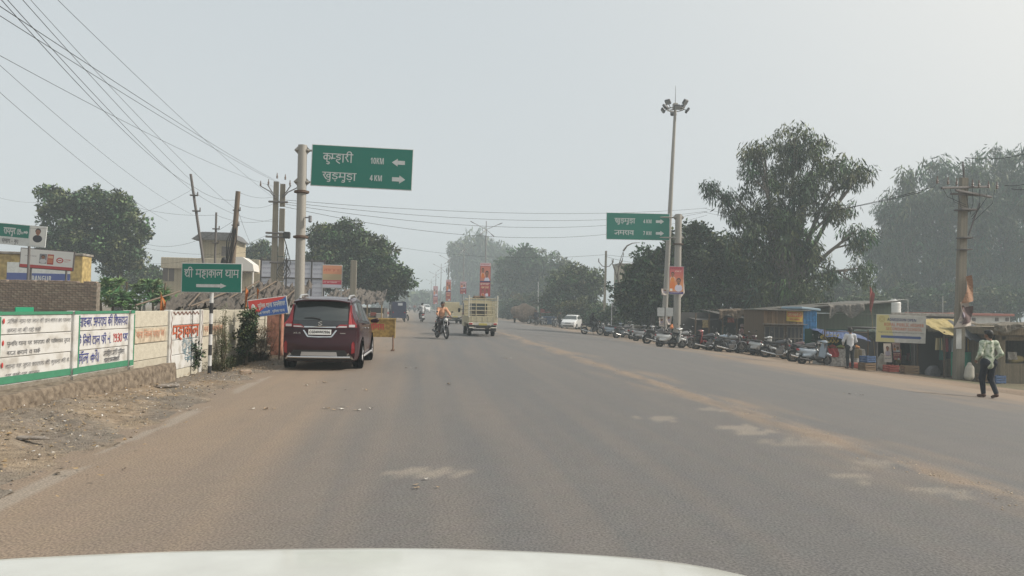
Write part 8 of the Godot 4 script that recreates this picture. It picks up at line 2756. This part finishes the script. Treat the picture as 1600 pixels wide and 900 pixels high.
	m.torus(Vector3(-w * .39, h * .33, .019), Vector3.BACK, h * .05, h * .012, .2, 18, 5)
	part(bd, "crest", m, mt("crest_gold", Color(.42, .34, .12), .6))
	m = MB.new()
	for x in [-w * .42, w * .42]:
		m = MB.new()
		m.cyl(Vector3(c.x + x, -.2, -.36), Vector3(c.x + x, c.y + h * .4, -.36), .03)
		part(o, "post", m, mt("pole_steel", Color(.12, .11, .105), .7))
	for q in [[1382, 1396, 537, 566, "torn_poster", "grey and green poster leaning under the school notice"], [1396, 1410, 536, 562, "banner1", "faded poster beside the grey one under the school notice"]]:
		m = MB.new()
		var a := at(q[0], q[3], 33.6)
		var b := at(q[1], q[2], 33.6)
		m.quad_uv(Vector3(a.x, a.y, a.z), Vector3(b.x, a.y, a.z), Vector3(b.x, b.y, a.z - .1), Vector3(a.x, b.y, a.z - .1))
		solo("leaning_poster", m, mt("torn_poster", Color(.85, .85, .85), .7, {"tex": "torn_poster", "uv": true}) if q[4] == "torn_poster" else mt("faded_print", Color(.45, .5, .42), .8, {"tex": "banner1", "uv": true}), q[5], "poster")
	# dark shop behind the notice
	o = thing("open_shop", "dark open fronted shop behind the school notice", "shop", below(1400, 36))
	m = MB.new()
	var s0 := at(1360, 520, 36) - o.position
	var s1 := at(1452, 520, 36) - o.position
	m.box(Vector3((s0.x + s1.x) * .5, 1.0, -1.8), Vector3(s1.x - s0.x, 2.0, .1))
	for x in [s0.x, s1.x]: m.box(Vector3(x, 1.0, -.7), Vector3(.08, 2.0, 2.2))
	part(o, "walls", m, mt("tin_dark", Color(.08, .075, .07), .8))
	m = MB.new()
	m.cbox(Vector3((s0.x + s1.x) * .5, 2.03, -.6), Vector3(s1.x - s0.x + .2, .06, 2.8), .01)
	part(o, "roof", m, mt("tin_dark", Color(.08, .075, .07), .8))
	for i in 8:
		m = MB.new()
		m.cbox(Vector3(lerpf(s0.x + .2, s1.x - .2, rng.randf()), rng.randf_range(.2, .8), rng.randf_range(-.6, .3)), Vector3(rng.randf_range(.2, .5), rng.randf_range(.3, .7), .25), .03)
		part(o, "goods", m, mt("goodsr%d" % (i % 4), [Color(.3, .24, .1), Color(.06, .12, .08), Color(.16, .05, .04), Color(.25, .24, .22)][i % 4], .8))
	m = MB.new()
	m.lathe([Vector2(.001, 0), Vector2(.12, 0), Vector2(.15, .26), Vector2(.16, .27)], Vector3.ZERO, Basis.IDENTITY, 14)
	var bk := solo("bucket", m, mt("bucket_tan", Color(.4, .22, .15), .7), "tan bucket on the ground before the dark open shop", "bucket")
	bk.position = gnd(1420, 583) + Vector3(0, 0, -.4)
	# yellow tarpaulin clothes stall
	d = 33.5
	o = thing("clothes_stall", "clothes stall under a yellow tarpaulin behind the roadside power pole", "stall", below(1485, d))
	var cs_k := 1.25
	o.scale = Vector3.ONE * cs_k
	var y0 := (at(1446, 521, d) - o.position) / cs_k
	var y1 := (at(1530, 504, d) - o.position) / cs_k
	m = MB.new()
	m.grid(func(u, v): return Vector3(lerpf(y0.x, y1.x, u), lerpf(y0.y, y1.y + .1, v) - .12 * u * (1.0 - v) + .05 * noise.get_noise_2d(u * 260, v * 90), lerpf(.9, -.8, v) + .05 * sin(u * 17)), 40, 14)
	part(o, "yellow_tarpaulin", m, mt("tarp_yellow", Color(.33, .26, .1), .75))
	for x in [y0.x + .1, y1.x - .2]:
		for z in [-.7, .7]:
			m = MB.new()
			m.cyl(Vector3(x, 0, z), Vector3(x, y0.y + .1, z), .03)
			part(o, "pole", m, wood)
	m = MB.new()
	m.cyl(Vector3(y0.x, 1.45, .35), Vector3(y1.x, 1.45, .35), .015)
	part(o, "clothes_rail", m, wood)
	m = MB.new()
	m.box(Vector3((y0.x + y1.x) * .5, .8, -.9), Vector3(y1.x - y0.x, 1.6, .05))
	part(o, "back_sheet", m, mt("tin_dark", Color(.08, .075, .07), .8))
	var cs := [Color(.4, .34, .2), Color(.03, .12, .1), Color(.25, .05, .06), Color(.05, .06, .08), Color(.35, .42, .45), Color(.3, .06, .08), Color(.03, .15, .12), Color(.05, .05, .06), Color(.42, .28, .08)]
	for i in 10:
		var cx := lerpf(y0.x + .15, y1.x - .5, i / 9.0)
		m = MB.new()
		var hh := rng.randf_range(.4, .8)
		m.grid(func(u, v):
			var ww = .12 + .03 * (1.0 - v)
			return Vector3(cx + (2 * u - 1) * ww, lerpf(1.42 - hh, 1.42, v), .36 + .03 * sin(u * 9 + i)), 6, 6)
		var g := solo("hanging_garment", m, mt("garment%d" % (i % 9), cs[i % 9], .9), ["mustard cream", "dark teal", "crimson", "charcoal", "pale blue", "maroon", "sea green", "black", "ochre", "cream second"][i] + " garment hanging on the rail under the yellow tarpaulin", "garment", "garments under the yellow tarpaulin")
		g.position = o.position
		g.scale = o.scale
	m = MB.new()
	var gx := (at(1484, 540, d) - o.position).x / cs_k
	m.grid(func(u, v): return Vector3(gx + (2 * u - 1) * .42, lerpf(.1, .95, v), .55 + .05 * sin(u * 11)), 14, 6)
	var gs := solo("green_cloth_front", m, mt("cloth_teal", Color(.03, .2, .13), .85), "green cloth hung across the clothes stall front", "cloth")
	gs.position = o.position
	gs.scale = o.scale
	m = MB.new()
	var hx := (at(1513, 540, d) - o.position).x / cs_k
	m.grid(func(u, v): return Vector3(hx + (2 * u - 1) * .2, lerpf(.35, 1.0, v), .5 + .05 * sin(u * 9)), 10, 6)
	gs = solo("mustard_cloth", m, mt("cloth_mustard", Color(.38, .25, .05), .9), "mustard cloth hung right of the roadside power pole", "cloth")
	gs.position = o.position
	gs.scale = o.scale
	for q in [[1456, 582, Color(.4, .3, .27), "striped bundle of cloth on the ground under the clothes stall", .3], [1470, 588, Color(.25, .25, .27), "grey heap of shoes and cloth before the clothes stall", .2]]:
		m = MB.new()
		nets(m, [[Vector3(-.2, .1, 0), Vector3(.2, .12, 0), q[4], q[4] * .9, Vector3(1, 1.2, .7)], [Vector3(-.1, .3, 0), Vector3(.15, .32, 0), q[4] * .7, q[4] * .6]], .05, .08)
		var bb := solo("cloth_bundle", m, mt("bundle%d" % int(q[0]), q[2], .9, {"tex": "patchy", "scale": 2.0}), q[3], "bundle")
		bb.position = gnd(q[0], q[1]) + Vector3(0, 0, -.5)
	# roadside power pole
	var pf := gnd(1497, 592)
	var pd := (pf - EYE).dot(cam_f)
	var tip := at(1506, 278, pd)
	o = concrete_pole("concrete power pole with cross arms and torn posters beside the clothes stall", pf, tip, .2, .15, false)
	var H := tip - pf
	var steel := mt("pole_steel", Color(.12, .11, .105), .7, {"metal": .4})
	m = MB.new()
	m.cyl(H, H + Vector3(-.05, .7, 0), .05, .03, 7)
	part(o, "top_pin", m, steel)
	for q in [[-.1, -.45, .22, 2.9, .1], [.3, -.7, .2, 2.2, -.06], [-.1, -.75, .2, 1.7, .04]]:
		m = MB.new()
		m.cbox(H + Vector3(q[0], q[1], q[2]), Vector3(q[3], .09, .09), .015, Basis(Vector3.BACK, q[4]) * Basis(Vector3.UP, .25))
		part(o, "cross_arm", m, steel)
	for x in [-1.4, -.9, -.5, .55, 1.0, 1.4, .25]:
		m = MB.new()
		m.lathe([Vector2(.02, -.1), Vector2(.06, -.06), Vector2(.035, -.02), Vector2(.06, .02), Vector2(.03, .07), Vector2(.02, .22)], H + Vector3(x, -.3 - x * .04, .2), Basis.IDENTITY, 8)
		part(o, "insulator", m, mt("porcelain", Color(.16, .12, .1), .3))
	m = MB.new()
	for i in 8: m.tube([H + Vector3(-1.2 + i * .35, -.5, .25), H + Vector3(-1.0 + i * .3, -.9 - .2 * (i % 3), .3), H + Vector3(-.1 + .05 * i, -1.2 - .1 * i, .25)], .012, 5)
	part(o, "jumper_wires", m, mt("cable", grey(.02), .7))
	m = MB.new()
	m.cyl(H + Vector3(.05, -2.5, .22), H + Vector3(.55, -1.1, .25), .03, -1, 6)
	m.cbox(H + Vector3(0, -1.4, .1), Vector3(.7, .07, .5), .01)
	m.cbox(H + Vector3(-.03, -2.6, .1), Vector3(.46, .06, .46), .01)
	m.cbox(H + Vector3(-.05, -3.1, .1), Vector3(.46, .04, .46), .01)
	part(o, "stay_and_clamps", m, steel)
	# torn posters on it
	var tp := mt("torn_poster", Color(.85, .85, .85), .7, {"tex": "torn_poster", "uv": true})
	for q in [[1490, 510, 1524, 472, "white torn poster flapping on the roadside power pole", 0], [1500, 472, 1525, 432, "orange torn sheet hanging from the roadside power pole", 1], [1500, 505, 1518, 480, "dark crumpled poster strip on the roadside power pole", 2]]:
		m = MB.new()
		var a := at(q[0], q[1], pd - .35)
		var b := at(q[2], q[3], pd - .35)
		m.grid(func(u, v):
			var k = .35 + .65 * (1.0 - v)
			return Vector3(lerpf(a.x, b.x, .5 + (u - .5) * (k if q[5] < 2 else 1.0)) + .08 * sin(v * 3), lerpf(a.y, b.y, v) + .12 * (u - .5), a.z + .1 * sin(u * 4 + v * 3) + .05 * q[5]), 10, 10)
		solo("torn_sheet", m, tp if q[5] == 0 else mt("sheet_orange", Color(.45, .26, .16), .85, {"tex": "patchy", "scale": 1.0}) if q[5] == 1 else mt("sheet_dark", Color(.16, .1, .1), .85, {"tex": "patchy", "scale": 2.0}), q[4], "poster")
	m = MB.new()
	var na := at(1494, 545, pd - .21)
	var nb := at(1504, 514, pd - .21)
	m.quad(Vector3(na.x, na.y, na.z), Vector3(nb.x, na.y, na.z), Vector3(nb.x, nb.y, na.z), Vector3(na.x, nb.y, na.z))
	solo("paper_notice", m, mt("paper_white", Color(.55, .56, .55), .8, {"tex": "faint", "scale": 2.0}), "white paper notice pasted flat on the roadside power pole", "notice")
	# right hand shop
	d = 32.0
	o = thing("concrete_shop", "open concrete shop with a slab roof at the right end of the stalls", "shop", below(1580, d))
	o.scale = Vector3.ONE * 1.3
	var c0 := (at(1542, 511, d) - o.position) / 1.3
	m = MB.new()
	m.cbox(Vector3(c0.x + 2.2, c0.y - .12, -1.3), Vector3(4.8, .26, 3.6), .03)
	part(o, "roof_slab", m, mt("plaster_tan", Color(.33, .28, .2), .9, {"tex": "streak", "scale": .3}))
	m = MB.new()
	m.box(Vector3(c0.x + 2.2, 1.0, -2.4), Vector3(4.6, 2.0, .15)); m.box(Vector3(c0.x + .1, .9, -1.4), Vector3(.15, 1.8, 2.0)); m.box(Vector3(c0.x + 4.4, .9, -1.2), Vector3(.15, 1.8, 2.4)); m.box(Vector3(c0.x + 2.2, .9, -1.1), Vector3(.12, 1.8, 2.3))  # right end wall, out of view, added to keep sun out of the shop
	part(o, "walls", m, mt("plaster_tan", Color(.33, .28, .2), .9))
	m = MB.new()
	m.cbox(Vector3(c0.x + 2.3, .35, -.1), Vector3(4.2, .7, .25), .03)
	part(o, "front_wall", m, mt("plaster_tan", Color(.33, .28, .2), .9))
	m = MB.new()
	m.cbox(Vector3(c0.x + 2.5, 1.55, .1), Vector3(4.4, .16, .12), .02)
	m.cbox(Vector3(c0.x + .35, .95, .05), Vector3(.22, 1.9, .22), .02)
	part(o, "beam_and_pillar", m, mt("plaster_tan", Color(.33, .28, .2), .9))
	for i in 3:
		m = MB.new()
		nets(m, [[Vector3(c0.x + 1.0 + i * .7, .82, -.2), Vector3(c0.x + 1.3 + i * .7, .84, -.2), .14, .12]], .05, .05)
		part(o, "counter_goods", m, mt("goodsr%d" % i, [Color(.3, .24, .1), Color(.06, .12, .08), Color(.16, .05, .04)][i % 3], .8))
	m = MB.new()
	m.grid(func(u, v): return Vector3(lerpf(-1.1, .6, u), lerpf(-.55, .3, v) - .25 * u + .03 * sin(u * 20), lerpf(.6, -.8, v)), 16, 8)
	var bt := solo("dark_awning", m, mt("tarp_dark", Color(.03, .035, .04), .7), "sagging dark awning between the clothes stall and the concrete shop", "awning")
	bt.position = at(1536, 512, 32.6)
	# red flag over the shed
	flag("tattered red flag on a staff over the fruit stall", below(1369, 35), at(1359, 447, 35), .3, 1.0, mt("flag_red", Color(.28, .08, .07), .85), .8)
	# pedestrian
	var pp := gnd(1545, 622)
	j = joints_stand()
	j.pel = Vector3(0, .92, .0); j.che = Vector3(0, 1.27, -.03)
	j.kL = Vector3(-.08, .5, -.14); j.aL = Vector3(-.07, .1, -.1); j.tL = Vector3(-.075, .035, -.28)
	j.kR = Vector3(.09, .49, -.06); j.aR = Vector3(.08, .13, .15); j.tR = Vector3(.085, .035, .01)
	j.eL = Vector3(-.25, 1.12, .03); j.hL = Vector3(-.2, .95, -.18)
	j.eR = Vector3(.28, 1.12, .06); j.hR = Vector3(.2, .93, -.12)
	person("pedestrian in a pale leaf printed shirt and dark trousers walking away across the road", pp, r.call(-4), j, look(Color(.5, .5, .38), Color(.02, .024, .034), {"shirt": mt("leaf_shirt", Color(.62, .64, .56), .85, {"tex": "leafprint", "scale": 1.6, "bump": "soft_n"}), "shoes": mt("sandal", Color(.09, .045, .03), .7), "face": .25}), "", .016, .98)
# ---------------------------------------------------------------- goods standing about the stalls
func crate(label: String, p: Vector3, turn: float, s: Vector3, m_: Material) -> void:
	var o := thing("crate", label, "crate", p, turn, "crates before the stalls")
	for x in [-1.0, 1.0]:
		for z in [-1.0, 1.0]:
			var c := MB.new()
			c.cbox(Vector3(x * (s.x * .5 - .025), s.y * .5, z * (s.z * .5 - .025)), Vector3(.05, s.y, .05), .006)
			part(o, "corner", c, m_)
	for r in 3:
		for z in [-1.0, 1.0]:
			var c := MB.new()
			c.cbox(Vector3(0, s.y * (.17 + .33 * r), z * (s.z * .5 + .008)), Vector3(s.x, s.y * .24, .016), .004)
			part(o, "slat", c, m_)
			c = MB.new()
			c.cbox(Vector3(z * (s.x * .5 + .008), s.y * (.17 + .33 * r), 0), Vector3(.016, s.y * .24, s.z), .004)
			part(o, "slat", c, m_)
	var b := MB.new()
	b.cbox(Vector3(0, .03, 0), Vector3(s.x - .02, .03, s.z - .02), .004)
	part(o, "base", b, m_)
func basket(label: String, p: Vector3, r: float, fruit: Material, rf: float) -> void:
	var o := thing("fruit_basket", label, "basket", p, 0.0, "baskets on the fruit table")
	var m := MB.new()
	m.lathe([Vector2(.001, 0), Vector2(r * .8, 0), Vector2(r, r * .4), Vector2(r * 1.04, r * .42), Vector2(r * .95, r * .4), Vector2(r * .76, r * .05)], Vector3.ZERO, Basis.IDENTITY, 16)
	part(o, "basket", m, mt("wicker", Color(.24, .16, .08), .9, {"tex": "weave", "scale": 4.0}))
	m = MB.new()
	for i in 26:
		var a := i * 2.4
		var q := sqrt(i / 26.0)
		m.ball(Vector3(cos(a) * r * .85 * q, r * .42 + (1.0 - q) * r * .5, sin(a) * r * .85 * q), rf)
	var f := part(o, "fruit", m, fruit)
	f.set_meta("kind", "stuff")
func clutter() -> void:
	var wd := mt("crate_wood", Color(.28, .19, .11), .85, {"tex": "streak", "scale": 1.5})
	var bl := mt("crate_blue", Color(.04, .1, .24), .6, {"tex": "grime", "scale": 1.5})
	var rd := mt("crate_red", Color(.25, .05, .03), .7)
	crate("wooden slatted crate beside the fruit table end", gnd(1366, 580) + Vector3(0, 0, -.5), .2, Vector3(.55, .32, .4), wd)
	crate("blue slatted crate stacked on the wooden crate by the fruit table", gnd(1366, 580) + Vector3(.02, .325, -.5), .3, Vector3(.52, .28, .38), bl)
	crate("wooden slatted crate before the dark open shop", gnd(1436, 586) + Vector3(0, 0, -.6), -.2, Vector3(.6, .36, .42), wd)
	crate("red slatted crate before the dark open shop", gnd(1406, 583) + Vector3(0, 0, -.6), .1, Vector3(.5, .3, .38), rd)
	crate("blue slatted crate at the concrete shop front", gnd(1566, 600) + Vector3(0, 0, -.3), .15, Vector3(.55, .34, .4), bl)
	crate("wooden slatted crate at the concrete shop pillar", gnd(1548, 598) + Vector3(0, 0, -.3), -.2, Vector3(.55, .34, .4), wd)
	var t := Transform3D(Basis(Vector3.UP, deg_to_rad(-8)), gnd(1330, 574) + Vector3(0, 0, -.9))
	var fr := [mt("orange_fruit", Color(.5, .2, .03), .5), mt("apple_fruit", Color(.35, .05, .03), .4), mt("guava_fruit", Color(.3, .36, .1), .5), mt("banana", Color(.46, .36, .08), .6)]
	for i in 5:
		basket(["basket of oranges on the fruit table", "basket of red apples on the fruit table", "basket of green guavas on the fruit table", "basket of yellow fruit on the fruit table", "second basket of oranges near the table end"][i], t * Vector3(-.75 + i * .36, .79, .12), .17, fr[i % 4], .04)
	for q in [[1388, 579, "white sack slumped under the school notice"], [1528, 596, "white sack beside the roadside power pole"], [1150, 546, "white sack on the ground before the open stall"]]:
		var m := MB.new()
		nets(m, [[Vector3(0, .18, 0), Vector3(.03, .5, 0), .2, .17, Vector3(1.1, 1, .85)], [Vector3(0, .6, 0), Vector3(.02, .68, 0), .06, .09]], .04, .06)
		var s := solo("standing_sack", m, mt("sack", Color(.5, .47, .4), .9), q[2], "sack", "sacks standing before the stalls")
		s.position = gnd(q[0], q[1]) + Vector3(0, 0, -.5)
	# sheets and boards hung about
	for q in [[1102, 506, 10, 12, Color(.4, .32, .16), "yellow card hung on the open stall post", 46.0], [1142, 500, 12, 8, Color(.3, .1, .07), "red cloth strip under the open stall roof", 46.0], [1427, 550, 14, 24, Color(.05, .13, .08), "green cloth hung in the dark open shop", 35.2], [1441, 548, 9, 26, Color(.4, .36, .3), "pale cloth hung at the dark open shop edge", 35.0], [1556, 545, 12, 22, Color(.12, .12, .14), "grey sheet hung inside the concrete shop", 32.2], [1582, 556, 18, 12, Color(.42, .4, .36), "pale sheet on the concrete shop counter", 31.8]]:
		var c := at(q[0], q[1], q[6])
		var k: float = q[6] / FOC * .5
		var m := MB.new()
		m.grid(func(u, v): return c + Vector3((2 * u - 1) * q[2] * k, (2 * v - 1) * q[3] * k, .05 * sin(u * 9 + v * 3)), 10, 8)
		solo("hung_cloth", m, mt("hung_%d" % int(q[0]), q[4], .9, {"tex": "patchy", "scale": 1.0}), q[5], "cloth")
	# tarpaulins thrown over the roofs
	for q in [[1222, 1262, 484, 496, 44.6, 1.6, Color(.1, .1, .1), "black tarpaulin weighted over the left end of the shed roof"], [1290, 1345, 478, 494, 44.4, 1.8, Color(.2, .19, .17), "grey tarpaulin sagging over the shed eaves"], [1120, 1160, 486, 497, 45.6, 1.6, Color(.16, .12, .08), "brown tarpaulin hanging over the open stall edge"], [1350, 1400, 519, 531, 34.6, 1.4, Color(.07, .1, .08), "dark green tarpaulin over the open shop front"], [1545, 1610, 509, 519, 31.2, 1.2, Color(.22, .2, .16), "dusty tarpaulin folded over the concrete shop roof edge"]]:
		var a := at(q[0], q[2], q[4])
		var e := at(q[1], q[2] - (q[1] - q[0]) * .04, q[4])
		var fall: float = (q[3] - q[2]) * q[4] / FOC
		var m := MB.new()
		m.grid(func(u, v):
			var p := a.lerp(e, u)
			var w := .09 * noise.get_noise_2d(u * 150 + q[0], v * 40) + .05 * sin(u * 13 + q[0])
			if v < .45: return p + Vector3(0, -fall * (1.0 - v / .45) * (1.0 + .35 * sin(u * 9 + q[0])) + .04, .35 + w)
			return p + Vector3(0, .06 + w * .5, .35 - (v - .45) / .55 * q[5] + w), 36, 16)
		solo("roof_tarpaulin", m, mt("rooftarp_%d" % int(q[0]), q[6], .85, {"tex": "patchy", "scale": .8}), q[7], "tarpaulin")
func make_textures() -> void:
	noise_tex("grit", .07, Color(.5, .5, .5), Color(1, 1, 1), 1024, 5)
	noise_tex("grit_n", .09, grey(0), grey(1), 512, 4, true)
	noise_tex("soft_n", .03, grey(0), grey(1), 512, 4, true)
	noise_tex("soil", .02, Color(.6, .58, .56), Color(1, 1, 1), 512, 6)
	noise_tex("grime", .012, Color(.56, .53, .5), Color(1, 1, 1), 512, 6)
	noise_tex("faint", .012, Color(.86, .85, .84), Color(1, 1, 1), 512, 5)
	noise_tex("stained", .014, Color(.68, .65, .6), Color(1, 1, 1), 512, 6, false, false, Color(.96, .95, .93))
	noise_tex("patchy", .02, Color(.45, .42, .4), Color(1, .98, .95), 512, 5)
	noise_tex("dust", .01, Color(.8, .8, .8), Color(1, 1, 1), 256, 4)
	noise_tex("weave", .06, Color(.72, .72, .72), Color(1, 1, 1), 256, 3)
	noise_tex("leafprint", .025, Color(.2, .3, .2), Color(1, 1, 1), 256, 2, false, false, Color(.8, .84, .72))
	var im := Image.create(256, 256, false, Image.FORMAT_RGB8)   # run-off streaks and grain along the height
	for x in 256:
		var a := .8 + .2 * noise.get_noise_2d(x * 9.0, 3)
		for y in 256:
			var k := clampf(a + .12 * noise.get_noise_2d(x * 14.0, y * 1.6) + .06 * noise.get_noise_2d(x * 30.0, y * 30.0), 0, 1)
			im.set_pixel(x, y, Color(k, k * .985, k * .96))
	sheet_tex("streak", im)
func _ready() -> void:
	# camera
	rng.seed = 20240
	noise.seed = 5
	noise.frequency = .05
	noise.fractal_octaves = 3
	var yw := deg_to_rad(YAW)
	var pt := deg_to_rad(PITCH)
	cam_f = Vector3(sin(yw) * cos(pt), sin(pt), -cos(yw) * cos(pt))
	var r0 := cam_f.cross(Vector3.UP).normalized()
	var u0 := r0.cross(cam_f)
	var ro := deg_to_rad(ROLL)
	cam_r = r0 * cos(ro) + u0 * sin(ro)
	cam_u = u0 * cos(ro) - r0 * sin(ro)
	var cam := Camera3D.new()
	cam.name = "camera"
	cam.transform = Transform3D(Basis(cam_r, cam_u, -cam_f), EYE)
	cam.fov = rad_to_deg(2.0 * atan(450.0 / FOC))
	cam.near = .05
	cam.far = 5000.0
	add_child(cam)
	cam.current = true
	# sky
	var we := WorldEnvironment.new()
	we.name = "environment"
	var env := Environment.new()
	env.background_mode = Environment.BG_SKY
	var sm := ProceduralSkyMaterial.new()
	sm.sky_top_color = Color(.465, .51, .54).linear_to_srgb()
	sm.sky_horizon_color = Color(.59, .62, .635).linear_to_srgb()
	sm.sky_curve = .2
	sm.ground_bottom_color = Color(.2, .18, .15).linear_to_srgb()
	sm.ground_horizon_color = Color(.72, .73, .73).linear_to_srgb()
	sm.sun_angle_max = 100.0
	sm.sun_curve = .62
	var sky := Sky.new()
	sky.sky_material = sm
	env.sky = sky
	env.tonemap_mode = Environment.TONE_MAPPER_LINEAR
	env.tonemap_exposure = 1.25
	env.sdfgi_enabled = true
	env.ssao_enabled = true
	env.ssil_enabled = true
	env.fog_enabled = true
	env.fog_mode = Environment.FOG_MODE_EXPONENTIAL
	env.fog_density = .0025
	env.fog_light_color = Color(.775, .82, .84)
	we.environment = env
	add_child(we)
	# sun: veiled, from the right and a little ahead
	var sun := DirectionalLight3D.new()
	sun.name = "sun"
	sun.light_color = Color(1.0, .965, .915)
	sun.light_energy = 1.15
	sun.light_angular_distance = 4.0
	sun.shadow_enabled = true
	add_child(sun)
	sun.look_at_from_position(Vector3(60, 48, 8), Vector3.ZERO, Vector3.UP)
	make_textures()
	make_prints()
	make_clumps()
	make_figure_bits()
	print("base ", Time.get_ticks_msec())
	ground_all()
	print("ground ", Time.get_ticks_msec())
	all_trees()
	print("trees ", Time.get_ticks_msec())
	slab_wall()
	brick_wall()
	left_buildings()
	left_poles()
	big_sign()
	small_sign()
	police_board()
	left_plants()
	wires()
	print("left ", Time.get_ticks_msec())
	people_carrier()
	barricade()
	bonnet()
	middle()
	print("middle ", Time.get_ticks_msec())
	right_sign()
	bikes()
	stalls()
	market()
	clutter()
	print("done ", Time.get_ticks_msec())
